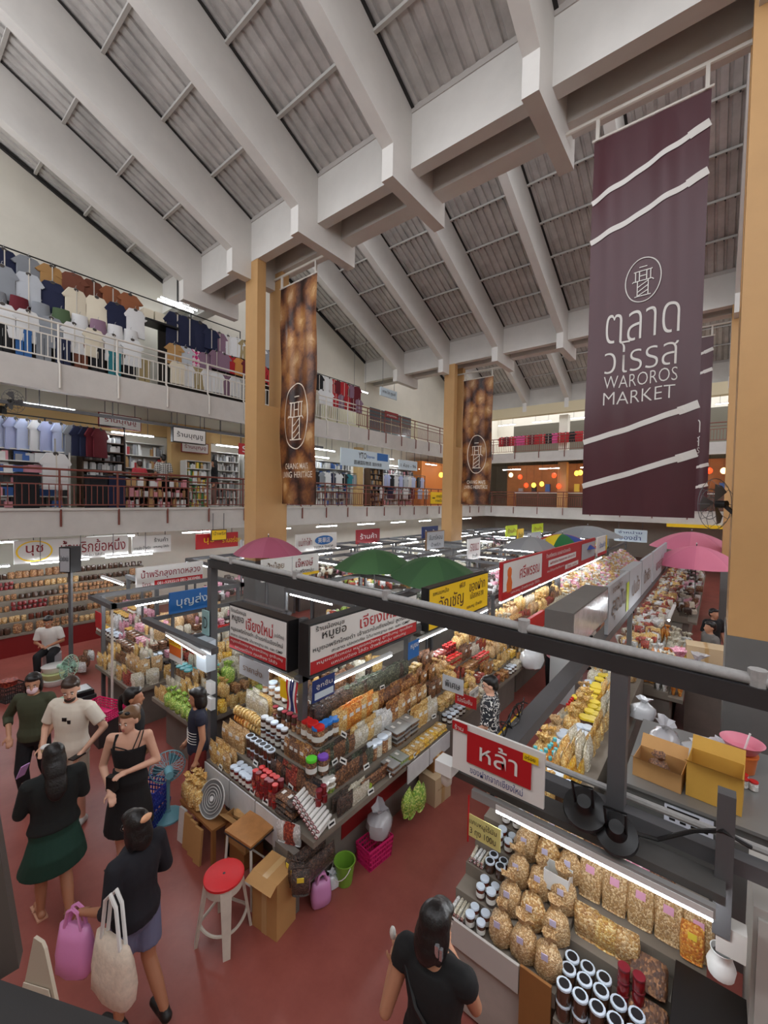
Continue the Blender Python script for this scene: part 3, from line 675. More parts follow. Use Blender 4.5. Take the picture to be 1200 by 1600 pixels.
# ---------------------------------------------------------------- corner stall A (facing the camera and the aisle)
A_X0, A_X1, A_Y0, A_Y1, A_D, A_R = -4.82, -2.87, 2.62, 5.15, .17, .15
st = thing('market_stall', 'corner stall of tiered snacks with two black-framed signs', 'stall', ((A_X0+A_X1)/2, (A_Y0+A_Y1)/2, 0))
ox, oy = st.location.x, st.location.y
MB().box(A_X0+.1-ox, A_Y0+.2-oy, 0, A_X1-.2-ox, A_Y1-oy, .69).build('counter_body', M_COUNT, st)
for k in range(5):
    MB().box(A_X0-ox, A_Y0+k*A_D-oy, .69 if k == 0 else .75+(k-1)*A_R, A_X1-k*A_D-ox, A_Y1-oy, .75+k*A_R).build('tier', M_TIER, st)
M_POSTER = mat('poster_white', (222, 222, 224), .5, noise_s=6, noise_a=.1)
for x0, x1 in ((-4.82, -4.28), (-4.26, -3.78), (-3.76, -3.3)):
    MB().box(x0-ox, A_Y0-.025-oy, .42, x1-ox, A_Y0-.012-oy, .74).build('poster_board', M_POSTER, st)
for y0, y1 in ((4.12, 4.60), (4.62, 5.14)):
    MB().box(A_X1+.012-ox, y0-oy, .52, A_X1+.025-ox, y1-oy, .745).build('poster_board', M_POSTER, st)
MB().box(A_X1-.21-ox, 3.2-oy, .3, A_X1-.195-ox, A_Y1-oy, .69).build('red_skirt', M_REDB, st)
for x, y, z0, z1 in ((-3.72, 3.2, 1.4, 2.6), (-3.72, 5.3, 0, 2.6), (-4.75, 5.2, 0, 2.2)):
    MB().box(x-.04-ox, y-.04-oy, z0, x+.04-ox, y+.04-oy, z1).build('post', M_STEEL, st)
MB().box(-4.9-ox, 3.18-oy, 1.86, -3.68-ox, 3.26-oy, 1.94).build('frame_beam', M_STEEL, st)
MB().box(-3.76-ox, 3.1-oy, 1.86, -3.68-ox, 5.4-oy, 1.94).build('frame_beam', M_STEEL, st)
MB().box(-4.9-ox, 4.3-oy, 2.0, -3.7-ox, 4.38-oy, 2.06).build('frame_beam', M_DSTEEL, st)
TF = Tiers((A_X0, A_Y0), (A_X1, A_Y0), .75, A_D, A_R, 5)
TR = Tiers((A_X1, A_Y0), (A_X1, A_Y1), .75, A_D, A_R, 5)
g = 'snacks on the front tiers of the corner stall'
def uf(x): return x-A_X0
# front tiers
TF.row(0, uf(-4.8), uf(-4.36), 3, 'snack_bag', 'golden cracker bag standing on the lowest front tier of the corner stall', 'cracker bags on the lowest front tier of the corner stall', ['cracker', 'golden'], scale=1.0, rows=2)
TF.row(0, uf(-4.32), uf(-3.92), 5, 'jar', 'jar with white lid on the lowest front tier of the corner stall', 'white-lidded jars on the lowest front tier of the corner stall', ['syrup', 'jam'], ['white'], rows=2)
TF.row(0, uf(-3.9), uf(-3.48), 6, 'small_jar', 'small stacked jar with red lid at the front of the corner stall', 'red-lidded jars at the front of the corner stall', ['jam', 'red'], ['red', 'maroon'], stack=3, sh=.085, rows=2, parts=True)
TF.row(0, uf(-3.45), uf(-3.2), 3, 'flat_pack', 'flat brown packet stacked at the front corner of the stall', 'flat brown packets at the front corner', ['brown', 'dark'], stack=4, sh=.05, rz=PI/2, scale=.88)
TF.row(1, uf(-4.8), uf(-4.35), 3, 'snack_bag', 'golden cracker bag on the second front tier of the corner stall', 'cracker bags on the second front tier', ['cracker', 'rind'], scale=1.05, rows=2)
TF.row(1, uf(-4.32), uf(-3.82), 6, 'ring_jar', 'dark jar with pale ring lid on the second front tier', 'ring-lidded jars on the second front tier', ['paste', 'syrup'], ['white'], stack=2, sh=.112)
TF.row(1, uf(-3.8), uf(-3.1), 8, 'packet', 'dark snack packet with white print on the second front tier', 'dark packets on the second front tier', ['dark', 'brown', 'red'], rows=2)
TF.row(2, uf(-4.8), uf(-4.3), 2, 'cracker_roll', 'clear pack of round crackers on the third front tier', 'round cracker packs on the third front tier', ['golden', 'orange'], stack=2, sh=.1)
TF.row(2, uf(-4.28), uf(-3.8), 5, 'jar', 'brown jar with white lid on the third front tier', 'white-lidded jars on the third front tier', ['syrup', 'paste'], ['white', 'grey'], stack=2, sh=.13)
TF.row(2, uf(-3.78), uf(-3.25), 6, 'snack_bag', 'brown snack bag on the third front tier beside the jars', 'brown bags on the third front tier', ['brown', 'amber'], scale=.8, rows=2)
TF.row(3, uf(-4.8), uf(-4.36), 3, 'snack_bag', 'pale nut bag on the fourth front tier of the corner stall', 'nut bags on the fourth front tier', ['pale', 'golden'], scale=1.0, rows=2)
TF.row(3, uf(-4.3), uf(-3.75), 6, 'small_jar', 'small jar with grey lid on the fourth front tier', 'grey-lidded jars on the fourth front tier', ['nut', 'paste'], ['grey', 'maroon'], stack=2, sh=.085)
TF.row(3, uf(-3.72), uf(-3.4), 3, 'big_jar', 'large clear jar with red lid near the corner post', 'large red-lidded jars', ['nut'], ['red'], scale=.9)
TF.row(4, uf(-4.75), uf(-4.2), 4, 'jar', 'jar with grey lid on the top front tier', 'grey-lidded jars on the top front tier', ['nut', 'syrup'], ['grey'])
TF.row(4, uf(-4.15), uf(-3.75), 3, 'snack_bag', 'dark snack bag on the top front tier', 'dark bags on the top front tier', ['dark', 'brown'], scale=.85, rows=2)
# right tiers (aisle side)
def ur(y): return y-A_Y0
for q in range(2):
    for i in range(9): put('sausage_stick', (-2.90-.040*i, 2.76+.02*q, .762+.022*i+q*.044), .25, 'white sausage stick on the slanted pile at the stall corner', 'white sausage sticks at the stall corner', None, None, 1.0)
TR.row(0, ur(3.22), ur(3.46), 4, 'packet', 'pale stick packet beside the white sausage sticks', 'pale stick packets', ['pale'], scale=.9, rows=2)
TR.row(0, ur(3.48), ur(3.75), 4, 'sausage_stick', 'brown striped sausage stick beside the pale packets', 'brown sausage sticks', ['brown'], None, rz=PI/2, stack=3, sh=.04)
TR.row(0, ur(3.8), ur(4.15), 2, 'tray_box', 'clear lidded tray of brown snacks on the lowest aisle tier', 'clear trays on the lowest aisle tier', ['brown', 'lime'], stack=2, sh=.058, rz=PI/2)
TR.row(0, ur(4.2), ur(5.1), 8, 'flat_pack', 'yellow flat snack pack on the lowest aisle tier', 'yellow flat packs on the lowest aisle tier', ['yellow', 'yellow', 'golden'], rz=PI/2, stack=2, sh=.05, scale=.88)
TR.row(1, ur(2.85), ur(3.1), 3, 'tub', 'tub of pale green snacks in the corner', 'tubs of pale green snacks', ['lime', 'pale'], stack=2, sh=.062)
TR.row(1, ur(3.12), ur(3.7), 7, 'packet', 'small dark packet on the second aisle tier', 'dark packets on the second aisle tier', ['dark', 'brown', 'green'], rows=2)
TR.row(1, ur(3.72), ur(4.1), 4, 'plain_jar', 'clear jar of nuts with pale lid on the second aisle tier', 'nut jars on the second aisle tier', ['nut', 'pale'], ['grey', 'white'])
TR.row(1, ur(4.12), ur(4.6), 3, 'tray_box', 'clear lidded tray of dark snacks on the second aisle tier', 'clear trays on the second aisle tier', ['dark', 'brown'], stack=3, sh=.058, rz=PI/2)
TR.row(1, ur(4.62), ur(5.12), 4, 'snack_bag', 'pale golden snack bag on the second aisle tier', 'golden bags on the second aisle tier', ['golden', 'pale'], rows=2)
TR.row(2, ur(3.0), ur(3.6), 7, 'packet', 'dark striped packet on the third aisle tier', 'dark packets on the third aisle tier', ['dark', 'green', 'brown'], scale=1.1, rows=2)
TR.row(2, ur(3.6), ur(4.3), 6, 'snack_bag', 'cream snack bag on the third aisle tier', 'cream bags on the third aisle tier', ['pale', 'golden', 'white'], scale=.9, rows=2)
TR.row(2, ur(4.3), ur(5.12), 6, 'snack_bag', 'brown cracker bag on the third aisle tier', 'brown bags on the third aisle tier', ['cracker', 'amber'], rows=2)
TR.row(3, ur(3.15), ur(3.5), 4, 'big_jar', 'large clear jar with blue lid behind the packets', 'large blue-lidded jars', ['nut', 'brown', 'dark'], ['blue'], scale=.85)
TR.row(3, ur(3.5), ur(4.2), 6, 'snack_bag', 'orange fruit snack bag on the fourth aisle tier', 'orange bags on the fourth aisle tier', ['orange', 'golden'], rows=2)
TR.row(3, ur(4.2), ur(5.12), 7, 'packet', 'brown packet with clear top on the fourth aisle tier', 'brown packets on the fourth aisle tier', ['brown', 'amber'], scale=1.2, rows=2)
TR.row(4, ur(3.3), ur(3.8), 5, 'packet', 'black and white packet on the top aisle tier', 'black packets on the top aisle tier', ['dark'], scale=1.3, rows=2)
TR.row(4, ur(3.8), ur(5.12), 13, 'packet', 'dark green seaweed packet standing on the top aisle tier', 'seaweed packets on the top aisle tier', ['green', 'green', 'dark'], scale=1.35, rows=2)
for x, y, l, s in ((-3.28, 2.95, 'green', .8), (-3.13, 2.9, 'black', .75), (-3.22, 3.06, 'purple', .8)):
    put('big_jar', (x, y, .75+2*A_R-.17*(s < .78)), 0, 'large jar with %s lid at the corner of the tiers' % l, None, SN['brown'], LIDS[l], s)
fill(TF, 'corner stall facing the camera', [('packet', ['brown', 'dark', 'red'], 0), ('small_jar', ['jam', 'nut'], ['maroon', 'grey'])], uf(-3.1), uf(-2.98), 1, 2)
tube_lamp((-3.62, 3.5, 1.74), (-3.62, 4.76, 1.74), 'fluorescent tube lamp below the right sign of the corner stall', None)
tube_lamp((-4.7, 3.22, 1.80), (-3.9, 3.22, 1.80), 'fluorescent tube lamp below the left sign of the corner stall', None)

top_goods('', 'the corner stall', A_X0+.1, -3.95, 3.55, 5.0, .75+4*A_R, [('packet', ['brown', 'pale', 'dark']), ('snack_bag', ['pale', 'golden', 'brown'])], 5, 8, 1.1)
for i, (x, l) in enumerate(((-4.6, 'white'), (-4.35, 'grey'), (-4.1, 'white'))): put('plain_jar', (x, 3.44, .75+4*A_R+.006), 0, 'clear jar with %s lid behind the top front tier, number %s from the left' % (l, ('one', 'two', 'three')[i]), None, SN['nut'], LIDS[l], 1.0)

TR.row(0, ur(2.98), ur(3.2), 2, 'packet', 'dark packet with white print between sausages and pale sticks', 'dark packets beside the sausages', ['dark'], rows=2)
M_TAGP = mat('price_card', (240, 240, 236), .5)
TAGM = MB().box(-.045, -.002, 0, .045, .002, .055).mesh('price_tag', M_TAGP); TAGP = MB().box(-.032, -.0035, .018, .032, -.0022, .038).mesh('printed_figure', M_BLACK)
def price_tags(T, n, where, k0=0, k1=None):
    for i in range(n):
        k = rnd.randrange(k0, k1 or T.n); u = T.L*(i+.5)/n+rnd.uniform(-.05, .05)
        if u < k*T.d+.1 or u > T.L-.08: continue
        x, y, z = T.at(u, k, .03); o = link('price_tag', TAGM, None, (x, y, z), T.rz+rnd.uniform(-.2, .2)); o.rotation_euler.x = -.25
        tag(o, 'white price card on the %s tier of %s' % (ORD[k], where), 'price tag', 'white price cards, %s tier of %s' % (ORD[k], where)); link('printed_figure', TAGP, o)
price_tags(TF, 9, 'the corner stall front'); price_tags(TR, 14, 'the corner stall, aisle side')
# ---------------------------------------------------------------- stall B under the lamp in front, with its overhead steel frame
b = thing('market_stall', 'stall below the bright lamp in front with pork crackling bags', 'stall', (-.7, 3.3, 0))
def L(x, y): return x+.7, y-3.3
def bb(nm, x0, y0, z0, x1, y1, z1, m, par=None):
    par = par or b; ox, oy = par.location.x, par.location.y
    return MB().box(x0-ox, y0-oy, z0, x1-ox, y1-oy, z1).build(nm, m, par)
bb('counter_body', -1.45, 2.95, 0, .0, 3.8, .62, M_COUNT)
B_D, B_R = .17, .10
TB = Tiers((-1.58, 2.84), (-.74, 2.84), .72, B_D, B_R, 5)
TB2 = Tiers((-.74, 2.80), (.04, 2.80), .60, B_D, .13, 5)
for T in (TB, TB2):
    for k in range(T.n):
        x0, x1 = T.p0.x, T.p1.x; y = T.p0.y+k*T.d
        if T is TB2: x1 = -.13 if k < 3 else .04
        bb('tier', x0, y, (T.z0-.1 if k == 0 else T.z0+(k-1)*T.rise), x1, 3.85, T.z0+k*T.rise, M_TIER)
bb('tray_panel', -1.58, 2.815, .56, -.98, 2.835, .76, mat('tray_white', (196, 190, 184), .6))
bb('cardboard_flap', -.97, 2.81, .36, -.76, 2.83, .78, M_CARDD)
bb('counter_panel', -1.5, 2.86, .05, -.78, 2.88, .56, mat('lower_panel_pale', (176, 168, 160), .7, noise_s=3, noise_a=.15))
# overhead strip, frame and posts
bb('canopy_board', -1.55, 2.83, 1.87, .1, 3.0, 1.92, mat('canopy_grey', (86, 84, 82), .5, noise_s=3, noise_a=.2))
bb('canopy_beam', -1.62, 3.03, 1.93, .45, 3.12, 2.02, M_STEEL)
bb('lamp_strip', -1.35, 2.78, 1.81, .06, 2.82, 1.87, mat('lamp_strip_grey', (150, 148, 146), .5))
o = MB().tube([(-1.5+.7, 3.16-3.3, 2.05), (.4+.7, 3.16-3.3, 2.05)], .022, 8).build('conduit', M_PIPE, b, True)
bb('post', .05, 2.95, 1.60, .13, 3.03, 2.40, M_STEEL)
bb('post', -.51, 3.02, 2.02, -.41, 3.12, 2.98, M_STEEL)
bb('frame_beam', -1.36, 3.12, 1.94, -1.20, 15.6, 2.05, M_STEEL)
bb('post', -1.33, 9.4, 0, -1.25, 9.48, 2.0, M_STEEL)
tube_lamp((-1.16, 2.80, 1.80), (.05, 2.80, 1.80), 'bright fluorescent tube lamp over the crackling bags in front', None, r=.018)
# long pale pipe and beam crossing the aisle between stall B and the corner stall
fr = thing('overhead_frame', 'dark steel beam with pale pipe crossing above the aisle', 'frame', (-2.6, 3.07, 3.0))
zl, zr = 3.11, 3.0
MB().bar((-5.5+2.6, 0, zl-3.05), (.75+2.6, 0, zr-3.06), .11, .11).build('beam', M_DSTEEL, fr)
MB().tube([(-5.53+2.6, 0, zl-2.965), (.75+2.6, 0, zr-2.975)], .034, 10).build('pipe', M_PIPE, fr, True)
for i in range(5): MB().tube([(-2.4+i*1.3, 0, zl-3.02-.018*i*1.3), (-2.4+i*1.3, 0, zl-2.92-.018*i*1.3)], .045, 8).build('clip', M_PIPE, fr, True)
MB().bar((-5.5+2.6, 0, zl-3), (-5.5+2.6, 0, -3.0), .1, .1).build('post', M_STEEL, fr)
wc = thing('meter_box', 'pale grey electrical box on the left frame post', 'box', (-5.43, 2.97, 1.62))
MB().box(-.13, -.10, 0, .13, .04, .42).build('case', mat('meter_case', (186, 196, 204), .45), wc); MB().box(-.06, -.105, .22, -.01, -.1, .33).build('red_mark', mat('red_print', (196, 34, 34), .5), wc)
for q, z in enumerate((1.28, 1.06)):
    o = tag(MB().box(-5.46, 2.955, z, -5.32, 3.02, z+.16).build('socket_box', M_WHITEP), '%s white socket box below the electrical box on the post' % ('upper', 'lower')[q], 'socket')
sgn = thing('id_sign', 'pale teal plate marked ID on the left frame post', 'sign', (-5.62, 2.98, 2.06))
MB().box(0, 0, 0, .17, .02, .34).build('plate', mat('teal_plate', (150, 186, 186), .5), sgn); text('ID', .12, .16, M_BLACK, sgn, FX(.025, -.002, .09))
# goods on B
BL = 'stall under the bright lamp'
for c_, (u0, m) in enumerate(((.34, 'rind'), (.51, 'cracker'), (.68, 'rind'))):
    for k in range(5):
        for q in range(1):
            TB.row(k, u0, u0+.165, 1, 'gathered_bag', 'crackling bag in column %s under the bright lamp, %s tier' % (('one', 'two', 'three')[c_], ORD[k]), 'tied crackling bags under the bright lamp', [m, 'rind', 'rind'], scale=1.06, jit=.0)
            x_, y_, z_ = TB.at(u0+.082, k, .5); tag(MB().box(-.022, -.002, 0, .022, .002, .045).build('paper_label', mat('lilac_label', (214, 206, 236), .5), None, False, (x_, y_-.078, z_+.17), .1), 'lilac paper label on crackling column %s, %s tier' % (('one', 'two', 'three')[c_], ORD[k]), 'label')
TB.row(0, .02, .15, 4, 'sausage_stick', 'pale stick packet at the left edge under the bright lamp', 'pale sticks at the left edge', ['white', 'pale'], rz=0, scale=.62, off=.5, jit=.001, stack=2, sh=.03)
TB.row(2, .02, .15, 4, 'sausage_stick', 'pale stick packet behind the others under the bright lamp', 'pale sticks behind the others', ['pale', 'white'], rz=0, scale=.62, jit=.001, stack=2, sh=.03)
for k in range(0, 5):
    TB.row(k, .15, .33, 2, 'jar' if k not in (2,) else 'ring_jar', 'dark jar with white lid beside crackling bags, %s tier' % ORD[k], 'white-lidded jars beside the crackling', ['paste', 'syrup'], ['white'], scale=.95, rows=2, jit=.003)
o = thing('open_carton', 'small white carton holding crackling under the lamp', 'carton', (-.86, 3.28, 1.06), 0)
MB().box(-.09, -.06, 0, .09, -.055, .14).build('carton_wall', M_WHITEP, o); MB().box(-.09, .055, 0, .09, .06, .14).build('carton_wall', M_WHITEP, o)
MB().box(-.09, -.055, 0, -.085, .055, .14).build('carton_wall', M_WHITEP, o); MB().box(.085, -.055, 0, .09, .055, .14).build('carton_wall', M_WHITEP, o); MB().box(-.085, -.055, 0, .085, .055, .01).build('base', M_WHITEP, o)
# right half: ring jars, red jars, flat cracker bags with pink labels, brown packs, metal tray
for r_ in range(2):
    for i in range(5):
        x, y, z = TB2.at(.05+i*.10, 0, .3+r_*.5+.0)
        for q in range(2): put('ring_jar', (x, y+(.02 if r_ else 0), z+r_*.01+q*.112*1.02), 0, 'dark jar with white ring lid, %s row in the front grid' % ('front', 'rear')[r_], 'ring-lidded jars in the front grid', SN['paste'], LIDS['white'], 1.02)
for i in range(3):
    x, y, z = TB2.at(.05+i*.1, 1, .45); put('ring_jar', (x, y, z), 0, 'dark jar with white lid behind the front jar grid', 'jars behind the front grid', SN['dark'], LIDS['white'], 1.0)
for i in range(2):
    for q in range(3):
        x, y, z = TB2.at(.36+i*.085, 1, .5); put('small_jar', (x, y, z+q*.086), 0, 'red jar with maroon lid stacked behind the ring jars', 'maroon-lidded jars in front', SN['jam'], LIDS['maroon'], 1.05)
TB2.row(2, .02, .42, 3, 'snack_bag', 'pale cracker bag standing behind the jar grid', 'cracker bags behind the jar grid', ['cracker', 'golden'], scale=.95, lab=False)
for i in range(5):
    x, y, z = TB2.at(.07+i*.165, 3, .6); put('snack_bag', (x, y, z), 0, '%s large flat cracker bag with pink label below the bright lamp' % ('first', 'second', 'third', 'fourth', 'fifth')[i]+' from the left', 'cracker bags with pink labels', SN['rind'], None, (1.0, .8, 1.25), -.25, lab=M_PINKL)
for i in range(2):
    x, y, z = TB2.at(.50, 1+i, .35); put('flat_pack', (x-.02*i, y, z+.02), .05, 'large brown flat pack right of the jar grid, %s one' % ('front', 'rear')[i], 'brown flat packs right of the jar grid', SN['brown'], None, (1.15, 1.5, 1.3), .55, lab=False)
for i in range(4): put('packet', (-.68+.15*i, 2.80+.17*4+.1, 1.14), 0, 'clear wrapped packet behind the pink labelled bags', 'packets behind the pink labelled bags', SN[('brown', 'pale', 'pink', 'brown')[i]], scale=1.3)
put('snack_bag', (-.04, 3.36, 1.005), 0, 'clear bag with coiled sausage and yellow label at the lamp end', None, SN['orange'], scale=(.8, .8, .9), tilt=-.3, lab=M_YELL)
x, y, z = TB2.at(.62, 0, .2)
tr = thing('metal_tray', 'round shiny metal tray leaning at the front of the stall', 'tray', (-.20, 2.765, .60))
bm = MB().lathe([(.0, 0), (.085, 0), (.09, .004), (.125, .022), (.135, .026), (.135, .030), (.123, .027), (.088, .008), (.0, .005)], 28, closed=False)
o = bm.build('dish', mat('tray_metal', (200, 200, 202), .28, metal=.85), tr, True); o.rotation_euler = (R(62), 0, 0); o.location = (0, .0, .125)
for i in range(2):
    x = -.47+i*.115
    for q in range(2): put('jar', (x, 2.72-.03*i, .36+q*.125), 0, 'jar with white lid on the shelf below the jar grid', 'jars on the low shelf in front', SN['amber'], LIDS['white'], 1.05)
bb('shelf', -.74, 2.6, .33, .04, 2.82, .355, M_TIER)
bb('shelf_leg', -.73, 2.6, 0, -.69, 2.64, .33, M_STEEL); bb('shelf_leg', -.02, 2.6, 0, .02, 2.64, .33, M_STEEL)
bl = thing('black_bin', 'tall black plastic box at the right end of the front stall', 'bin', (.02, 3.0, 0))
MB().box(-.13, -.32, 0, .2, .28, 1.0).build('body', M_BLACK, bl); MB().box(-.14, -.33, 1.0, .21, .29, 1.02).build('rim', M_BLACK, bl)
wj = thing('water_pot', 'white round pot hanging on the right post of the front stall', 'pot', (.10, 3.06, 1.28))
MB().lathe([(.03, 0), (.062, .02), (.07, .07), (.055, .11), (.05, .13), (.056, .16), (.05, .16), (.045, .13)], 18, closed=False).build('bowl', M_WHITEP, wj, True); MB().cyl((0, 0, .0), (0, 0, .012), .03, .03, 14).build('base', M_WHITEP, wj, True)
# pale cabinets at the right edge
cb = thing('storage_cabinet', 'pale grey metal cabinet at the right edge of the picture', 'cabinet', (.45, 3.1, 0))
MB().box(-.22, 0, 0, .55, .5, 1.75).build('body', mat('cabinet_pale', (176, 172, 166), .5, noise_s=2, noise_a=.1), cb)
MB().box(-.20, -.018, .05, .16, 0, 1.70).build('door', mat('cabinet_door', (184, 180, 174), .5), cb); MB().box(.18, -.018, .05, .54, 0, 1.70).build('door', _M['cabinet_door'], cb)
ca = thing('wall_bracket', 'pale plastic bracket on the right front post', 'bracket', (.10, 3.0, 1.50)); MB().box(-.03, -.04, 0, .10, .05, .16).build('plate', mat('bracket_pale', (196, 192, 186), .5), ca)

# ---------------------------------------------------------------- generic stall rows
def stall_row(label, T, depth, y_post, posts=True, beam_z=1.92, beam=True, body=True, u_margin=0):
    c = (T.p0+T.p1)/2+T.nrm*depth/2
    t = thing('market_stall', label, 'stall', (c.x, c.y, 0))
    def P(u, v): p = T.p0+T.dir*u+T.nrm*v-c; return p
    def blk(nm, u0, u1, v0, v1, z0, z1, m):
        a, b_, d, e = P(u0, v0), P(u1, v0), P(u1, v1), P(u0, v1)
        vs = [(*q, z) for z in (z0, z1) for q in (a, b_, d, e)]
        return MB().add(vs, [(3, 2, 1, 0), (4, 5, 6, 7), (0, 1, 5, 4), (1, 2, 6, 5), (2, 3, 7, 6), (3, 0, 4, 7)]).build(nm, m, t)
    if body: blk('counter_body', .05, T.L-.05, .18, depth, 0, T.z0-.06, M_COUNT)
    for k in range(T.n): blk('tier', 0, T.L, k*T.d, T.n*T.d+.08, T.z0-.06 if k == 0 else T.z0+(k-1)*T.rise, T.z0+k*T.rise, M_TIER)
    if posts:
        for u in (0.04, T.L-.04): blk('post', u-.035, u+.035, y_post-.035, y_post+.035, 0, beam_z, M_STEEL)
    if beam:
        blk('frame_beam', -.02, T.L+.02, y_post-.05, y_post+.05, beam_z-.04, beam_z+.05, M_STEEL)
    return t
RIGHT = lambda x, y0, y1, z0=.75, d=.17, rise=.13, n=5: Tiers((x, y0), (x, y1), z0, d, rise, n)     # faces the aisle on +X
FRONT = lambda y, x0, x1, z0=.75, d=.17, rise=.13, n=5: Tiers((x0, y), (x1, y), z0, d, rise, n)     # faces the camera side
LEFT = lambda x, y0, y1, z0=.75, d=.17, rise=.13, n=5: Tiers((x, y1), (x, y0), z0, d, rise, n)      # faces -X
# second and third stalls of the aisle row
T = RIGHT(-2.9, 5.25, 8.2); stall_row('second stall of the aisle row, below the yellow sign', T, 1.8, .82)
fill(T, 'stall below the yellow sign', PAL_MIX, k1=5); price_tags(T, 12, 'the stall below the yellow sign')
T = RIGHT(-3.0, 8.45, 13.0); stall_row('third stall of the aisle row, below the red sign', T, 1.8, .72)
fill(T, 'stall below the red sign', PAL_BAG+PAL_MIX[:3], seg=(.5, .9), parts=False, scale=1.25)
T = RIGHT(-3.0, 13.2, 25.0); stall_row('long far stall of the aisle row', T, 1.8, .72)
heap('pale and golden snack packets heaped on the far aisle stall', -3.9, -3.02, 13.2, 25, lambda x, y: .75+(-3.0-x)*.75, 1300, ['golden', 'pale', 'white', 'cracker', 'pink'], .17, 3)
for i in range(8):
    y = 8.7+i*1.28; tube_lamp((-3.66, y, 1.76), (-3.66, y+1.15, 1.76), 'fluorescent tube lamp in the line below the long red sign', 'tubes below the red sign')
tube_lamp((-3.66, 5.5, 1.74), (-3.66, 6.7, 1.74), 'first fluorescent tube lamp under the yellow sign', None); tube_lamp((-3.66, 6.85, 1.74), (-3.66, 8.05, 1.74), 'second fluorescent tube lamp under the yellow sign', None)
# B row along the aisle
T = LEFT(-1.66, 4.1, 9.2, .78, .17, .10, 4); stall_row('aisle side counter of the right block, behind the red and white sign', T, .8, .36, False, beam=False)
fill(T, 'right block counter', [('gathered_bag', ['golden', 'rind', 'pale'], 0), ('gathered_bag', ['golden', 'cracker'], 0), ('bottle', ['yellow', 'orange', 'red'], ['red', 'yellow', 'teal']), ('big_jar' if 0 else 'plain_jar', ['nut', 'paste'], ['white', 'yellow']), ('packet', ['golden', 'yellow'], 0), ('snack_bag', ['golden', 'pale'], 0)], scale=1.3)
tube_lamp((-1.27, 4.2, 1.90), (-1.27, 5.4, 1.90), 'tube lamp under the side beam of the right block', None); tube_lamp((-1.27, 6.4, 1.90), (-1.27, 7.6, 1.90), 'second tube lamp under the side beam of the right block', None)
T = LEFT(-1.66, 9.5, 24, .78, .17, .12, 4); stall_row('far counters of the right block', T, 1.0, .36)
heap('mixed packets heaped on the far right block counters', -1.64, -.9, 9.5, 24, lambda x, y: .8+(x+1.64)*.6, 700, ['pale', 'white', 'golden', 'red', 'brown'], .17, 5)
T = RIGHT(-.35, 8.3, 11.4, .8, .2, .06, 4); stall_row('inner counter of the right block with heaped bags', T, .9, .8, False, beam=False)
fill(T, 'inner counter of the right block', [('gathered_bag', ['golden', 'orange', 'white', 'pale'], 0), ('packet', ['white', 'orange', 'pale', 'pink'], 0), ('snack_bag', ['white', 'orange', 'yellow'], 0)], scale=1.3, parts=False)
tube_lamp((-.6, 8.6, 2.0), (-.6, 9.8, 2.0), 'tube lamp over the inner counter of the right block', None)
T = RIGHT(-.35, 14, 24, .8, .2, .1, 4); stall_row('far inner counter under the pink umbrellas', T, .9, .8, False, beam=False)
heap('white and brown goods on the far inner counter', -1.2, -.4, 14, 24, lambda x, y: .85+rnd.uniform(0, .3), 420, ['white', 'pale', 'brown', 'dark', 'pink'], .17, 6)
# counter with cartons next to the near column
C3 = thing('steel_counter', 'grey steel counter with cartons beside the near column', 'counter', (-.2, 5.2, 0))
MB().box(-.42, -.56, 0, .75, .9, 1.25).build('body', mat('steel_counter_grey', (112, 114, 112), .4, metal=.4, noise_s=2, noise_a=.12), C3); MB().box(-.45, -.59, 1.25, .78, .93, 1.28).build('top', mat('steel_counter_top', (140, 140, 138), .35, metal=.4), C3)
ps = thing('price_sheet', 'white printed calendar sheet taped on the steel counter', 'paper', (-.30, 4.625, .93)); MB().box(0, 0, 0, .36, .008, .29).build('sheet', mat('sheet_print', (214, 218, 230), .6), ps)
for r_ in range(5):
    for c_ in range(4): MB().box(.04+c_*.08, -.003, .03+r_*.042, .085+c_*.08, 0, .05+r_*.042).build('printed_figure', M_BLACK, ps)
MB().box(.02, -.003, .25, .26, 0, .27).build('printed_heading', M_BLACK, ps)
# left stalls
_, T1, T2 = pyramid('small stall left of the passage with nuts in jars', -6.95, -5.62, 2.86, 4.6, .78, .18, .12, 4)
PAL_L = [('snack_bag', ['golden', 'cracker'], 0), ('plain_jar', ['nut', 'amber', 'yellow'], ['white', 'teal', 'white']), ('plain_jar', ['nut', 'lime'], ['white', 'teal']), ('gathered_bag', ['lime', 'golden'], 0), ('packet', ['golden', 'pale'], 0)]
fill(T1, 'the small stall by the passage', PAL_L, mend=1, scale=1.05); fill(T2, 'the small stall, passage side', PAL_L, miter=1, u0=.1, scale=1.05, parts=False)
top_goods('', 'the small stall by the passage', -6.9, -6.35, 3.6, 4.5, .78+.36, [('packet', ['brown', 'pale', 'yellow']), ('snack_bag', ['golden', 'pale'])], 4, 5)
ls = [o for o in bpy.data.objects if o.get('label') == 'small stall left of the passage with nuts in jars'][0]
for x, y in ((-6.9, 4.5), (-5.7, 4.5)): MB().box(x-.03-ls.location.x, y-.03-ls.location.y, 0, x+.03-ls.location.x, y+.03-ls.location.y, 2.05).build('post', M_STEEL, ls)
MB().box(-6.95-ls.location.x, 2.72-ls.location.y, 2.0, -4.9-ls.location.x, 2.82-ls.location.y, 2.08).build('frame_beam', M_STEEL, ls); MB().box(-6.95-ls.location.x, 4.45-ls.location.y, 2.0, -5.6-ls.location.x, 4.55-ls.location.y, 2.06).build('frame_beam', M_STEEL, ls)
for x in (-6.92, -5.65): MB().box(x-.03-ls.location.x, 2.8-ls.location.y, 2.0, x+.03-ls.location.x, 4.5-ls.location.y, 2.06).build('frame_beam', M_STEEL, ls)
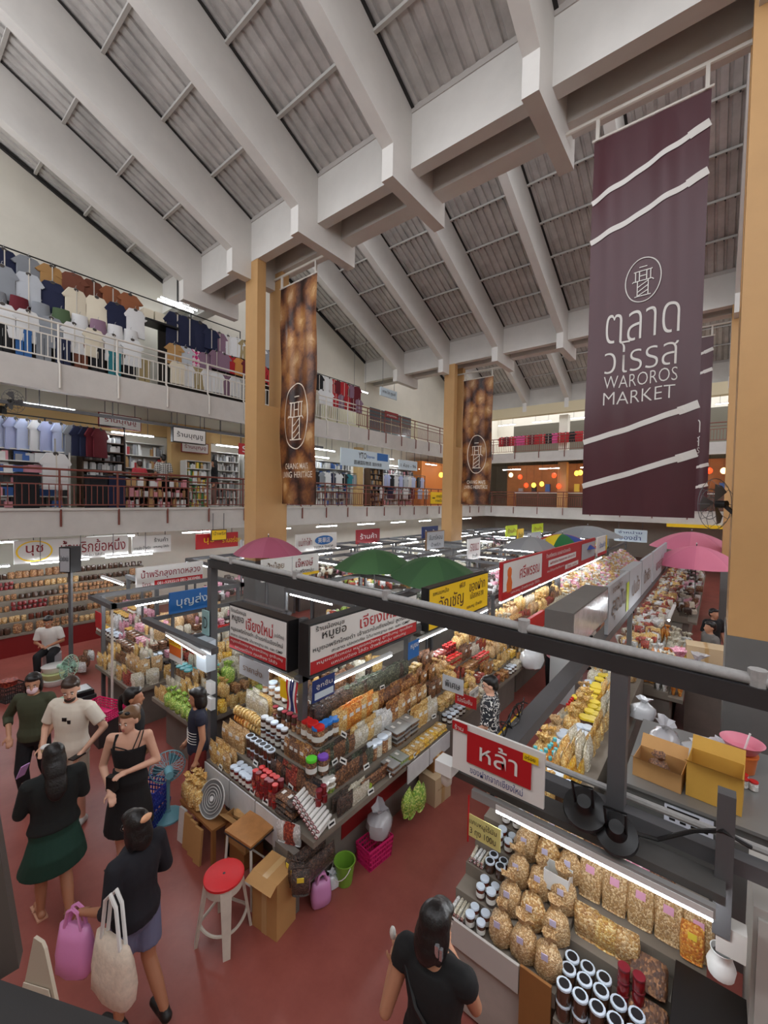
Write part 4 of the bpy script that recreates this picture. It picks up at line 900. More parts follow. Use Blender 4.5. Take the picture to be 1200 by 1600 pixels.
tube_lamp((-6.15, 2.74, 1.98), (-4.95, 2.66, 1.98), 'fluorescent tube lamp left of the frame post', None)
cs, T1, T2 = pyramid('left stall with rows of jars and a white pole', -9.25, -7.5, 2.78, 5.3, .72, .17, .13, 5)
PAL_C = [('small_jar', ['jam', 'nut'], ['white', 'maroon', 'red']), ('jar', ['syrup', 'paste', 'nut'], ['white', 'black']), ('flat_pack', ['pale', 'brown', 'pink'], 0), ('packet', ['pale', 'brown', 'red', 'dark'], 0), ('snack_bag', ['pale', 'rind', 'golden'], 0)]
fill(T1, 'the left jar stall, front side', PAL_C[2:]+[('packet', ['brown', 'red', 'pale'], 0), ('flat_pack', ['red', 'brown'], 0)], mend=1); fill(T2, 'the left jar stall, passage side', PAL_C, miter=1)
top_goods('', 'the left jar stall', -9.2, -8.35, 3.7, 5.2, .72+.52, [('packet', ['pink', 'pale', 'brown']), ('snack_bag', ['pale', 'rind', 'brown'])], 5, 7)
cx_, cy_ = cs.location.x, cs.location.y
for x, y in ((-9.2, 2.9), (-9.2, 5.2), (-8.25, 5.2)): MB().box(x-.03-cx_, y-.03-cy_, 0, x+.03-cx_, y+.03-cy_, 2.05).build('post', M_STEEL, cs)
MB().tube([(-8.2-cx_, 2.72-cy_, 0), (-8.2-cx_, 2.72-cy_, 2.0)], .022, 8).build('white_pole', M_RAILW, cs, True)
for b_ in ((-9.3, 2.68, -8.15, 2.78), (-8.25, 2.7, -8.15, 5.3), (-9.3, 5.2, -8.15, 5.3), (-9.3, 2.7, -9.2, 5.3)): MB().box(b_[0]-cx_, b_[1]-cy_, 2.0, b_[2]-cx_, b_[3]-cy_, 2.08).build('frame_beam', M_STEEL, cs)
tube_lamp((-9.2, 2.75, 1.98), (-8.3, 2.75, 1.98), 'fluorescent tube lamp over the left jar stall, front side', None); tube_lamp((-8.2, 3.1, 1.98), (-8.2, 4.3, 1.98), 'fluorescent tube lamp over the left jar stall, passage side', None)
T = Tiers((-13.25, .3), (-13.25, 5.6), .55, .19, .24, 6); stall_row('tall stepped stall of jars by the left wall', T, 1.3, 1.2, False, beam=False, body=False)
MB().box(-13.6, .3, 0, -13.3, 5.6, .5)
fill(T, 'stepped stall by the left wall', PAL_JAR+[('jar', ['nut', 'cracker'], ['gold', 'gold']), ('small_jar', ['pink', 'nut'], ['maroon', 'gold'])], scale=1.35, k1=6, seg=(.5, .9), parts=False, deep=1)
wr = tag(MB().box(-13.5, .3, 0, -13.28, 5.6, .48).build('red_counter', M_REDB), 'low red counter front below the stepped stall at left', 'counter')
tube_lamp((-13.1, 1.0, 2.25), (-13.1, 2.2, 2.25), 'tube lamp above the stepped stall by the left wall', None, rod=1.17); tube_lamp((-13.1, 2.6, 2.25), (-13.1, 3.8, 2.25), 'second tube lamp above the stepped stall by the left wall', None, rod=1.17); tube_lamp((-13.1, 4.2, 2.25), (-13.1, 5.4, 2.25), 'third tube lamp above the stepped stall by the left wall', None, rod=1.17)
# low cart in front of the left wall stall
T = FRONT(3.5, -11.6, -9.9, .7, .18, .14, 4); stall_row('packed stall between the seated man and the left wall', T, 1.6, .7)
fill(T, 'packed stall behind the seated man', [('packet', ['brown', 'pale', 'white'], 0), ('snack_bag', ['white', 'brown', 'pale'], 0), ('jar', ['nut', 'paste'], ['gold', 'white']), ('packet', ['pink', 'golden'], 0)], scale=1.3)
tube_lamp((-11.5, 3.6, 2.0), (-10.2, 3.6, 2.0), 'tube lamp over the packed stall behind the seated man', None)

# ---------------------------------------------------------------- far stall field
k = 0
rr = random.Random(21)
for (x0, x1) in ((-7.3, -5.0), (-10.3, -8.0), (-12.9, -11.2)):
    y = 5.6 if x0 > -8 else 6.2
    while y < 26:
        ln = rr.uniform(2.4, 3.2)
        if not (x0 < -9.4 < x1 and (5.2 < y+ln/2 < 9.2 or 16.2 < y+ln/2 < 20.2)):
            k += 1; lab = 'crowded stall number' if 0 else ''
            xm = (x0+x1)/2; row = {-7.3: 'behind the corner stall', -10.3: 'in the middle left rows', -12.9: 'along the left side'}[x0]
            nth = ['first', 'second', 'third', 'fourth', 'fifth', 'sixth', 'seventh', 'eighth', 'ninth', 'tenth'][int((y-5.5)/2.6) % 10]
            t = thing('market_stall', '%s open-topped stall %s with steel frame' % (nth, row), 'stall', (xm, y+ln/2, 0))
            hx = (x1-x0)/2-.12; hy = ln/2-.08
            MB().box(-hx, -hy, 0, hx, -hy+.7, .8).build('counter_body', M_COUNT, t); MB().box(hx-.75, -hy+.7, 0, hx, hy, .8).build('counter_body', M_COUNT, t)
            for sx in (-1, 1):
                for sy in (-1, 1): MB().box(sx*hx-.03, sy*hy-.03, 0, sx*hx+.03, sy*hy+.03, 2.05).build('post', M_STEEL, t)
                MB().box(sx*hx-.04, -hy, 1.97, sx*hx+.04, hy, 2.06).build('frame_beam', M_STEEL, t)
            for sy in (-1, 0, 1): MB().box(-hx, sy*hy-.035, 1.97, hx, sy*hy+.035, 2.05).build('frame_beam', M_STEEL, t)
            tube_lamp((xm-hx+.1, y+.12, 1.92), (xm-hx+1.35, y+.12, 1.92)); tube_lamp((xm+hx-.05, y+.5, 1.92), (xm+hx-.05, y+1.7, 1.92))
            if rr.random() < .8: tube_lamp((xm-.2, y+ln*.6, 1.95), (xm+.9, y+ln*.6, 1.95))
            pal = rr.choice([['white', 'pale', 'golden'], ['brown', 'dark', 'pale'], ['red', 'white', 'lime', 'golden'], ['green', 'pale', 'white'], ['pink', 'white', 'dark']])
            heap('%s goods heaped in the %s stall %s' % (ADJ[pal[0]], nth, row), xm-hx, xm+hx, y+.05, y+ln-.1, lambda x, yy: .8+max(0, (yy-y))*.28*(1 if yy < y+1.4 else .7), 200, pal, .19, k+30)
        y += ln+.05
# ---------------------------------------------------------------- signs
CR = dict(white=mat('sign_white', (232, 230, 226), .45), red=mat('sign_red', (186, 28, 36), .45), yellow=mat('sign_yellow', (250, 206, 30), .45), blue=mat('sign_blue', (34, 104, 176), .45), black=mat('sign_black', (26, 26, 28), .45),
          grey=mat('sign_grey', (176, 178, 182), .5), maroonred=mat('sign_dark_red', (140, 30, 40), .5), brown=mat('sign_brown', (96, 62, 40), .5), green=mat('sign_green', (60, 140, 50), .5), lime=mat('sign_lime', (206, 224, 60), .5), orange=mat('sign_orange', (226, 110, 40), .5), navy=mat('sign_navy', (34, 56, 120), .5), pale=mat('sign_pale_blue', (206, 222, 232), .5), wood=mat('sign_wood', (120, 92, 66), .6))
def sign(label, org, face, w, h, bg, lines, frame=None, thick=.03, deep=None, name='sign', panels=()):
    """org: world position of the face's lower left corner; face 'Y' reads from -Y, 'X' reads from +X.
    lines: (text, x, y, w, h, colour) in sign units; panels: (x, y, w, h, colour)"""
    t = thing(name, label, 'sign', org, 0 if face == 'Y' else PI/2)
    d = deep or thick
    MB().box(0, .0, 0, w, d, h).build('case' if frame else 'board', CR[frame or bg], t)
    if frame: MB().box(.025, -.006, .025, w-.025, 0, h-.025).build('face_panel', CR[bg], t)
    wz = org[2]; up_to = 3.42 if wz < 3 else 7.06 if 5 < wz < 7 else 12.1 if wz == 9.1 else 0
    if org[0] < -12.5 and up_to and org[1] < 27:
        for x in (w*.15, w*.85): MB().box(x-.008, d*.4, h, x+.008, d*.4+.016, up_to-wz).build('hanger_rod', M_STEEL, t)
    elif org[0] < -4.0 and 1.8 < wz < 2.4 and name == 'sign' and not frame == 'black':
        for x in (w*.1, w*.9): MB().box(x-.02, d, -wz, x+.02, d+.04, h*.9).build('post', M_STEEL, t)
    off = -.009
    for k, (x, y, pw, ph, c) in enumerate(panels):
        off -= .0012; MB().box(x, off, y, x+pw, off+.0011, y+ph).build('printed_panel', CR[c], t)
    for s_, x, y, tw, th, c in lines:
        text(s_, tw, th, CR[c], t, FX(x, off-.002, y), ext=.0005, bold=.004)
    return t
# the two black-framed signs of the corner stall
sign('white and red black-framed sign of the corner stall facing the camera', (-5.02, 3.04, 1.98), 'Y', 1.22, .60, 'white', [
    ('ร้านน้องนุช', .06, .49, .34, .07, 'black'), ('หมูยอ', .08, .37, .27, .10, 'black'), ('เจียงใหม่', .40, .34, .55, .17, 'red'), ('(แม่เงือน)', .98, .36, .18, .06, 'black'),
    ('หมูยอพริกไทยดำ เจ้าแรกในเชียงใหม่', .06, .25, 1.08, .075, 'black'), ('สะอาด ปลอดภัย ได้มาตรฐาน อย. และ GMP', .06, .185, 1.08, .05, 'black'),
    ('หมูยอเห็ดหอม หมูยอหนังหมู ลูกชิ้นหมู', .06, .105, 1.08, .05, 'white'), ('แหนมเนือง กุนเชียง ไส้อั่ว', .16, .04, .88, .05, 'white')], 'black', deep=.16, panels=[(.025, .025, 1.17, .145, 'red')])
sign('white and red black-framed sign of the corner stall facing the aisle', (-3.52, 3.10, 1.98), 'X', 2.15, .60, 'white', [
    ('ร้านน้องนุช', .10, .48, .46, .08, 'black'), ('หมูยอ', .20, .36, .40, .11, 'black'), ('เจียงใหม่', .85, .36, .80, .18, 'red'), ('(แม่เงือน)', 1.75, .44, .30, .07, 'black'),
    ('หมูยอพริกไทยดำ เจ้าแรกในเชียงใหม่ สูตรโบราณ', .06, .255, 2.0, .08, 'black'), ('สะอาด ปลอดภัย ได้มาตรฐาน อย. และ GMP', .35, .19, 1.6, .055, 'black'),
    ('หมูยอเห็ดหอม หมูยอหนังหมู ลูกชิ้นหมู กุนเชียง', .12, .105, 1.9, .055, 'white'), ('แหนมเนือง ไส้อั่ว น้ำพริกหนุ่ม แคบหมู', .35, .04, 1.5, .055, 'white')], 'black', deep=.16, panels=[(.025, .025, 2.10, .145, 'red')])
sign('yellow lit sign of the second aisle stall', (-3.55, 5.62, 1.88), 'X', 2.2, .70, 'yellow', [
    ('แหนมหม้อ', .12, .56, .5, .08, 'black'), ('อัญชัญ', .30, .22, .86, .30, 'brown'), ('พี่สี', 1.0, .55, .22, .10, 'brown'), ('ของฝาก', 1.38, .42, .66, .2, 'brown'), ('เมืองหลวง', 1.42, .28, .56, .13, 'brown'), ('แคบหมู น้ำพริก', 1.3, .10, .62, .09, 'brown'), ('หมูยอ ไส้อั่ว', .2, .06, .66, .09, 'brown')], 'black', deep=.14)
rs = sign('long red sign with white left panel over the aisle row', (-3.55, 8.5, 1.86), 'X', 8.6, .82, 'red', [
    ('ศรีพรรณ', 1.0, .34, 1.35, .30, 'red'), ('ร้านศรีพรรณ ของฝากเมืองเหนือ', 2.9, .62, 2.3, .12, 'white'), ('ผลิตภัณฑ์คุณภาพ เปิดทุกวัน', 3.25, .39, 2.5, .11, 'red'), ('โทร. ๐๕๓', 4.9, .12, 1.1, .1, 'red'), ('แคบหมู น้ำพริกหนุ่ม ไส้อั่ว', .5, .05, 1.9, .09, 'white'), ('ชมได้ทุกวันที่ตลาด', 3.0, .20, 1.6, .09, 'white')], None, deep=.06,
    panels=[(.06, .17, 2.5, .62, 'white'), (3.1, .36, 2.8, .18, 'white'), (4.7, .10, 1.5, .14, 'white'), (6.6, .16, 1.9, .55, 'grey')])
# a small cat-shaped yellow sticker shape on the white panel is left plain
MB().lathe([(.0, 0), (.14, .02), (.16, .2), (.09, .34), (.12, .40), (.12, .50), (.05, .56)], 10, sy=.02).build('sticker', CR['orange'], rs, False, (.40, -.012, .12))
sign('white board with three dark jars printed at the end of the red sign', (-3.5, 17.3, 1.95), 'X', 1.6, .72, 'white', [('ร้านค้า', .3, .3, 1.0, .22, 'blue')], None, deep=.06, panels=[(0, 0, 1.6, .12, 'red'), (1.4, .12, .2, .6, 'yellow')])
sign('white sign with red panel over the front stall reading a shop name', (-1.47, 2.70, 2.03), 'Y', .66, .36, 'white', [('หล้า', .22, .145, .27, .15, 'white'), ('ร้าน', .02, .305, .07, .035, 'white'), ('ของฝากจากเชียงใหม่', .15, .03, .38, .055, 'navy'), ('อร่อย', .535, .29, .07, .03, 'black')], None, .018, panels=[(.12, .095, .46, .225, 'red'), (0, .295, .12, .065, 'red'), (.525, .275, .10, .05, 'yellow')])
pk = sign('pale yellow handwritten price card hanging at the front stall', (-1.37, 2.78, 1.52), 'Y', .25, .165, 'lime', [('แคบหมูไร้มัน', .015, .095, .21, .055, 'black'), ('3 ถุง 100บ', .02, .02, .20, .06, 'black')], None, .004)
pk.children[0].data.materials[0] = mat('card_pale_yellow', (226, 218, 140), .6)
MB().tube([(0, 0, .30), (0, 0, -.05)], .006, 6).build('red_cord', CR['red'], pk)
# boxed signs along the right side beam
bxw = thing('sign', 'thick grey box sign on the side beam of the right block', 'sign', (-1.33, 4.80, 2.34)); MB().box(-.16, 0, 0, .14, 1.85, .45).build('case', mat('box_sign_grey', (112, 108, 104), .6, noise_s=2, noise_a=.12), bxw); MB().box(.141, .03, .02, .146, 1.82, .43).build('wrapped_face', mat('wrapped_face_clear', (190, 186, 182), .2, coat=1, noise_s=4, noise_a=.25, bump=.6, bump_s=14), bxw)
sign('white sign with tall brown lettering on the side beam', (-1.20, 6.80, 2.06), 'X', 1.75, .72, 'grey', [('ลุงปัน', .2, .14, 1.2, .40, 'wood'), ('ของฝาก', .2, .58, .8, .1, 'wood')], None, .05, panels=[(1.45, .05, .25, .5, 'lime')])
sign('second pale sign in the row on the side beam', (-1.20, 8.6, 2.06), 'X', 1.5, .72, 'grey', [('ปนใจ', .3, .2, .9, .32, 'wood')], None, .16)
sign('third pale sign in the row on the side beam', (-1.20, 10.2, 2.06), 'X', 1.7, .74, 'grey', [('น้ำพริก', .3, .2, 1.0, .3, 'wood')], None, .05)
sign('long pale pinkish sign at the far end of the side beam', (-1.20, 12.1, 2.06), 'X', 3.4, .74, 'grey', [('ขายส่ง', .6, .2, 1.6, .3, 'maroonred')], None, .05)
sign('green and yellow hand painted sign behind the side beam', (-1.42, 3.42, 1.72), 'X', .55, .24, 'yellow', [('อัญชัญ', .05, .05, .45, .14, 'brown')], None, .02, panels=[(0, .18, .55, .06, 'green'), (0, 0, .55, .05, 'green')])
# left area
def sgX(label, px0, py0, px1, py1, z0, x, h, bg, lines, **k):
    """sign facing +X whose lower edge runs between two picture points on the plane X = x"""
    a = atx(px0, py0, x); b_ = atx(px1, py1, x); return sign(label, (x, a.y, z0 if z0 else min(a.z, b_.z)), 'X', b_.y-a.y, h, bg, lines, **k)
sign('white sign with brown red lettering and phone strip at the left rows', (-9.85, 3.75, 1.93), 'X', 1.5, .46, 'white', [('น้ำพริกลุงกาดหลวง', .08, .17, 1.34, .23, 'maroonred'), ('โทร.', .1, .04, .22, .09, 'maroonred'), ('081-9393519 081-3838486', .42, .04, 1.0, .07, 'white')], panels=[(.36, .02, 1.12, .12, 'red')], deep=.08)
sign('blue sign with pale lettering behind the left frame post', (-6.75, 3.05, 2.10), 'X', .72, .34, 'blue', [('บุญส่ง', .1, .07, .52, .2, 'pale')], deep=.04)
sign('small dark box sign on a post in the left rows', (-11.2, 2.70, 2.26), 'Y', .26, .56, 'grey', [('น้ำพริกหนุ่ม', .04, .22, .18, .16, 'black')], frame='black', deep=.30)
dk = [o for o in bpy.data.objects if o.get('label') == 'small dark box sign on a post in the left rows'][0]; dk.rotation_euler.z = .62; MB().box(.10, .12, -2.26, .16, .18, 0).build('post', M_STEEL, dk)
sign('long white shop sign with tall red lettering under the left gallery', (-13.2, 2.3, 2.26), 'X', 2.5, .56, 'white', [('นุช', .22, .18, .34, .26, 'maroonred'), ('น้ำพริกย้อหนึ่ง', .92, .17, 1.5, .34, 'maroonred'), ('น้ำพริกหนุ่ม ไส้อั่ว', 1.1, .04, .8, .09, 'black')], deep=.05)
rg = [c for c in bpy.data.objects if c.get('label') == 'long white shop sign with tall red lettering under the left gallery'][0]
MB().add([((.39+.36*k*math.cos(2*PI*j/32)), -.013, .29+.26*k*math.sin(2*PI*j/32)) for k in (1, .9) for j in range(32)], [(j, (j+1) % 32, 32+(j+1) % 32, 32+j) for j in range(32)]).build('yellow_ring', CR['yellow'], rg)
sign('white pair of notice boards right of the long left shop sign', (-13.2, 4.9, 2.26), 'X', 1.1, .52, 'white', [('ขายส่ง น้ำพริก', .05, .12, .45, .1, 'black'), ('แคบหมู ไส้อั่ว', .58, .12, .45, .1, 'black'), ('ร้านค้า', .6, .32, .4, .13, 'black')], deep=.05)
sign('yellow hanging sign under the left gallery near the column', (-12.9, 7.15, 2.52), 'X', .55, .36, 'yellow', [('น้ำพริก', .08, .18, .45, .12, 'brown')], frame='brown', deep=.08)
sign('red sign with yellow ring under the left gallery', (-13.1, 6.75, 2.25), 'X', 1.5, .5, 'red', [('นุช', .25, .14, .36, .22, 'yellow'), ('ร้านอร่อย', .9, .16, .7, .2, 'yellow')], deep=.05)
sign('white sign with red oval beside the column base', (-11.7, 7.5, 2.0), 'X', .72, .62, 'white', [('บ้า', .22, .08, .34, .26, 'maroonred')], frame='grey', deep=.1, panels=[(.14, .44, .34, .12, 'red')])
sign('two part white sign with script lettering below the maroon umbrella', (-8.15, 5.75, 2.02), 'X', 1.75, .52, 'white', [('ป้าน้อย', .12, .27, .5, .17, 'wood'), ('น้ำพริก', .12, .05, .55, .13, 'black'), ('เจ๊หงษ์', .98, .23, .56, .22, 'maroonred'), ('น้ำพริกหนุ่ม', .95, .06, .62, .12, 'black')], deep=.05, panels=[(1.2, 0, .55, .07, 'yellow'), (.5, 0, .5, .06, 'red'), (.865, 0, .01, .52, 'grey')])
m = sign('lit white sign with blue oval and Chinese lettering in the middle rows', (-11.6, 9.6, 2.05), 'X', 2.0, .62, 'white', [('แม่กำไฟ้า', .1, .2, .62, .28, 'maroonred'), ('美華店', 1.02, .25, .62, .2, 'white'), ('TEERA SHOP', .8, .05, 1.0, .09, 'black')], deep=.06)
MB().add([(1.33+.46*math.cos(2*PI*j/32), -.0092, .35+.17*math.sin(2*PI*j/32)) for j in range(32)], [tuple(range(31, -1, -1))]).build('blue_oval', CR['blue'], m)
sign('wood framed sign with dark lettering beyond the green umbrellas', (-8.6, 13.4, 2.05), 'X', 1.3, .72, 'grey', [('จันทร์หอม', .15, .38, 1.0, .2, 'black'), ('น้ำพริก', .3, .12, .7, .16, 'black')], frame='wood', deep=.08)
sign('small white sign with brown stripe near the second ochre column', (-6.55, 12.8, 1.95), 'X', .92, .72, 'white', [('รายแนว', .14, .3, .64, .26, 'maroonred'), ('ร้านค้า', .3, .06, .4, .14, 'black')], deep=.05)
for q, (x, y, c, w_, lab) in enumerate(((-9.0, 22, 'lime', 1.6, 'lime green hanging sign far back right of the second column'), (-7.6, 20, 'yellow', .8, 'yellow hanging sign far back right of the second column'), (-8.6, 25, 'lime', 1.9, 'second lime green sign in the far rows'), (-5.6, 22, 'navy', 1.2, 'dark blue hanging goods sign in the far rows'), (-11.5, 17.5, 'navy', 1.5, 'navy cloth sign left of the second column'), (-12.2, 13.4, 'maroonred', 1.6, 'dark red awning cloth in the far left rows'), (-6.0, 24.5, 'grey', 1.6, 'pale sign between the far lime signs'), (-6.3, 17.8, 'grey', 1.6, 'pale sign with red letters in the far rows'), (-4.9, 15.5, 'grey', 1.8, 'pale sign behind the grey umbrella'))):
    sign(lab, (x, y, 2.0), 'X', w_, .62, c, [('ร้านค้า', w_*.15, .2, w_*.7, .25, 'maroonred' if c in ('grey', 'lime') else ('black' if c == 'yellow' else 'white'))], deep=.05)
hs = sign('white hanging sign at the far end of the aisle', (-4.75, 27.80, 1.75), 'Y', 1.65, .70, 'pale', [('ของชำ', .25, .1, 1.1, .28, 'navy'), ('จำหน่าย', .2, .46, 1.2, .16, 'navy')], deep=.05)
for x in (.2, 1.4): MB().box(x, .02, .7, x+.02, .04, 1.2).build('hanger_rod', M_STEEL, hs)
fl_ = tag(MB().box(-2.2, 27.70, 2.72, 3.6, 27.79, 2.9).build('festoon', CR['yellow']), 'yellow strip of bunting hung under the far gallery', 'bunting')
# first gallery signs
sign('black lightbox shop sign hanging under the upper gallery at left', (-12.98, 5.95, 5.62), 'X', 1.05, .46, 'white', [('ร้านบุญชู', .12, .12, .82, .22, 'black')], frame='black', deep=.14)
sign('white shop sign with red border on the gallery wall', (-14.1, 4.35, 5.95), 'X', 1.15, .42, 'white', [('ร้านบุญชู', .15, .12, .85, .2, 'maroonred')], frame='maroonred', deep=.04)
sign('second white shop sign with red border, lower and right of the first', (-14.1, 6.75, 5.45), 'X', .95, .36, 'white', [('ร้านบุญชู', .1, .1, .75, .18, 'maroonred')], frame='maroonred', deep=.04)
sign('red plate sign partly behind the nearer ochre column', (-12.99, 8.2, 5.45), 'X', .5, .38, 'red', [('ร', .12, .08, .2, .22, 'white')], deep=.04)
yt = sign('blue and white courier sign on the first gallery', (-13.1, 13.3, 5.45), 'X', 3.5, .78, 'pale', [('YTO', 1.15, .40, .55, .28, 'black'), ('Express', 1.75, .42, .55, .18, 'blue'), ('圆通国际物流', .85, .10, 1.2, .2, 'black'), ('国际快递', 2.15, .10, .7, .18, 'black')], deep=.05, panels=[(2.5, .4, .85, .36, 'blue')])
sign('pale sign with small dark figures on the first gallery', (-13.1, 17.6, 5.55), 'X', 1.7, .5, 'pale', [('1 ห้อง - 96', .15, .14, 1.4, .2, 'black')], deep=.05)
sign('yellow arrow sign fixed to the first gallery railing', (-12.995, 20.6, 3.75), 'X', 1.4, .68, 'yellow', [('ทางไป', .62, .36, .6, .18, 'black'), ('ทางหนีไฟ', .5, .1, .8, .18, 'black')], deep=.03, panels=[(.15, .3, .3, .06, 'black')])
sign('pale blue hanging sign under the upper gallery ceiling', (-13.2, 16.1, 9.1), 'X', 1.35, .42, 'pale', [('ทาง ไป ศูนย์', .15, .12, 1.05, .2, 'black')], deep=.05)
sign('dark red plate above the glazed office on the upper gallery', (-15.04, 18.8, 8.66), 'X', 1.25, .36, 'maroonred', [('สำนักงาน', .15, .1, .9, .14, 'white')], deep=.04)
M_LIT = None
# ---------------------------------------------------------------- clothes and shops on the galleries
def _shirt(w=.50, h=.74, sl=.24, seed=0):
    rr = random.Random(seed); bm = MB()
    half = [(0.07, h*.98), (w*.34, h*.97), (w*.5+sl*.42, h*.70), (w*.5+sl*.08, h*.64), (w*.47, h*.76), (w*.47, h*.4), (w*.49, 0)]
    out = half+[(-x, z) for x, z in reversed(half)]
    n = len(out); vs = []
    for sy in (-1, 1):
        for x, z in out: vs.append((x, sy*.022+rr.uniform(-.01, .01), z-h))
    c0 = len(vs); vs += [(.02, -.05, -h*.30), (0, .05, -h*.30)]
    fs = [(i, (i+1) % n, n+(i+1) % n, n+i) for i in range(n)]
    fs += [(c0, (i+1) % n, i) for i in range(n)]+[(c0+1, n+i, n+(i+1) % n) for i in range(n)]
    return bm.add(vs, fs)
SHIRT = [_shirt(seed=i).mesh('shirt', M_WHITEP, True) for i in range(3)]+[_shirt(.52, .84, .16, 5).mesh('shirt', M_WHITEP, True)]
SKIRT = MB().lathe([(.24, -.70), (.20, -.3), (.17, 0)], 10, sy=.35).mesh('skirt', M_WHITEP, True)
PANTS = MB().box(-.19, -.04, -.95, -.01, .04, -.05).box(.01, -.04, -.95, .19, .04, -.05).box(-.2, -.045, -.14, .2, .045, 0).mesh('trousers', M_WHITEP)
HANGER = MB().tube([(-.17, 0, -.06), (0, 0, .02), (.17, 0, -.06)], .008, 5).tube([(0, 0, .02), (0, 0, .07), (.02, 0, .09)], .005, 5).mesh('hanger', M_PIPE)
NECK = MB().lathe([(.001, 0), (.055, 0), (.055, .004), (.001, .004)], 12, sy=.8).mesh('neck_shade', mat('neck_shadow', (70, 64, 60), .9))  # dark disc painted as the shade inside the collar
PLACK = MB().box(-.012, -.052, -.70, .012, -.046, -.05).mesh('placket', mat('placket_pale', (214, 208, 196), .8))
def cloth(n, c, kind='plain'):
    return mat('cloth_'+n, c, .85, bump=.25, bump_s=14)
CL = {k: cloth(k, v) for k, v in dict(navy=(30, 36, 66), white=(226, 226, 226), cream=(232, 222, 200), tan=(178, 136, 84), brown=(110, 62, 44), rust=(150, 92, 60), grey=(140, 144, 150), lightgrey=(186, 190, 196), maroon=(104, 28, 40), green=(76, 96, 66), pink=(214, 80, 140), lilac=(178, 186, 222), paleblue=(196, 206, 236), black=(24, 24, 28), orange=(206, 140, 70), red=(176, 36, 44), mauve=(140, 110, 130), blue=(44, 92, 150), khaki=(170, 152, 110), teal=(40, 120, 130)).items()}
def checks(n, c1, c2, sc):
    m = bpy.data.materials.new(n); m.use_nodes = True; nt = m.node_tree; b = nt.nodes['Principled BSDF']; ck = nt.nodes.new('ShaderNodeTexChecker'); tc = nt.nodes.new('ShaderNodeTexCoord')
    mp = nt.nodes.new('ShaderNodeMapping'); mp.inputs['Rotation'].default_value = (0, R(45), 0); mp.inputs['Location'].default_value = (.013, .5, .017); nt.links.new(tc.outputs['Object'], mp.inputs[0]); nt.links.new(mp.outputs[0], ck.inputs[0])
    ck.inputs['Color1'].default_value = srgb(*c1); ck.inputs['Color2'].default_value = srgb(*c2); ck.inputs['Scale'].default_value = sc; nt.links.new(ck.outputs[0], b.inputs[0]); b.inputs['Roughness'].default_value = .85; return m
CL['argyle'] = checks('cloth_argyle', (214, 60, 130), (240, 220, 226), 8)
CL['check'] = checks('cloth_check', (206, 206, 200), (120, 116, 112), 22)
GNAME = {'argyle': 'pink argyle', 'check': 'grey checked', 'lightgrey': 'light grey', 'paleblue': 'pale blue'}
def garment(kind, x, y, z, col, where, rz=PI/2, sc=1.0, hang=True):
    me = SHIRT[rnd.randrange(3)] if kind == 'shirt' else SHIRT[3] if kind == 'blouse' else SKIRT if kind == 'skirt' else PANTS
    nm = {'shirt': 'shirt', 'blouse': 'blouse', 'skirt': 'skirt', 'trousers': 'trousers'}[kind]
    o = link(nm, me, None, (x, y, z), rz+rnd.uniform(-.18, .18)); o.scale = (sc, sc, sc); setmat(o, CL[col])
    lab = '%s %s hanging %s' % (GNAME.get(col, col), nm, where)
    tag(o, lab, nm if nm != 'trousers' else 'trousers', '%s %s %s' % (GNAME.get(col, col), nm, where))
    if hang: link('hanger', HANGER, o)
    if kind in ('shirt', 'blouse'):
        q = link('neck_shade', NECK, o, (0, -.026, -.035)); q.rotation_euler.x = R(78)
        if rnd.random() < .5: link('placket', PLACK, o)
    return o
def rail_rack(label, x, y0, y1, z, floor, n=3):
    t = thing('clothes_rail', label, 'rail', (x, y0, floor))
    MB().tube([(0, 0, z-floor), (0, y1-y0, z-floor)], .018, 6).build('bar', M_BLACK, t, True)
    for i in range(n): MB().tube([(-.02, (y1-y0)*i/(n-1), 0), (-.02, (y1-y0)*i/(n-1), z-floor)], .02, 6).build('post', M_BLACK, t, True)
rail_rack('black clothes rail along the upper gallery above the shirts', -14.05, 1.5, 8.9, 10.08, 7.24, 5)
W3 = 'on the upper gallery left of the column'
def line(y0, y1, cols, kind, x, z, where, sc=1.0):
    n = len(cols)
    for i, c in enumerate(cols): garment(kind, x+rnd.uniform(-.03, .03), y0+(y1-y0)*(i+.5)/n, z, c, where, sc=sc)
line(1.6, 5.4, ['navy', 'navy', 'grey', 'tan', 'brown', 'brown', 'rust', 'rust'], 'shirt', -14.0, 10.02, 'in the top row '+W3, 1.05)
line(1.5, 5.5, ['lightgrey', 'grey', 'lightgrey', 'navy', 'cream', 'cream', 'navy', 'white'], 'blouse', -13.86, 9.55, 'in the second row '+W3, 1.0)
line(1.5, 5.3, ['white', 'grey', 'maroon', 'grey', 'green', 'white', 'mauve', 'white', 'white'], 'skirt', -13.76, 8.85, 'in the third row '+W3, 1.05)
line(1.5, 5.3, ['white', 'white', 'white', 'grey', 'white', 'cream', 'white', 'white'], 'blouse', -13.62, 8.55, 'in the fourth row '+W3, .95)
line(1.6, 5.6, ['maroon', 'black', 'blue', 'grey', 'navy', 'brown', 'black', 'teal', 'black', 'khaki'], 'trousers', -13.62, 8.05, 'in the lowest row '+W3, .8)
W4 = 'on the upper gallery beside the column'
line(6.3, 7.5, ['navy', 'navy', 'navy'], 'blouse', -13.95, 9.9, 'in the top row '+W4, 1.35)
line(6.2, 7.6, ['tan', 'lightgrey', 'argyle', 'mauve'], 'shirt', -13.8, 8.85, 'in the middle row '+W4, .9)
line(6.2, 9.6, ['cream', 'white', 'khaki', 'white', 'white', 'mauve', 'white', 'check', 'cream', 'lightgrey'], 'blouse', -13.6, 8.25, 'in the low row '+W4, .85)
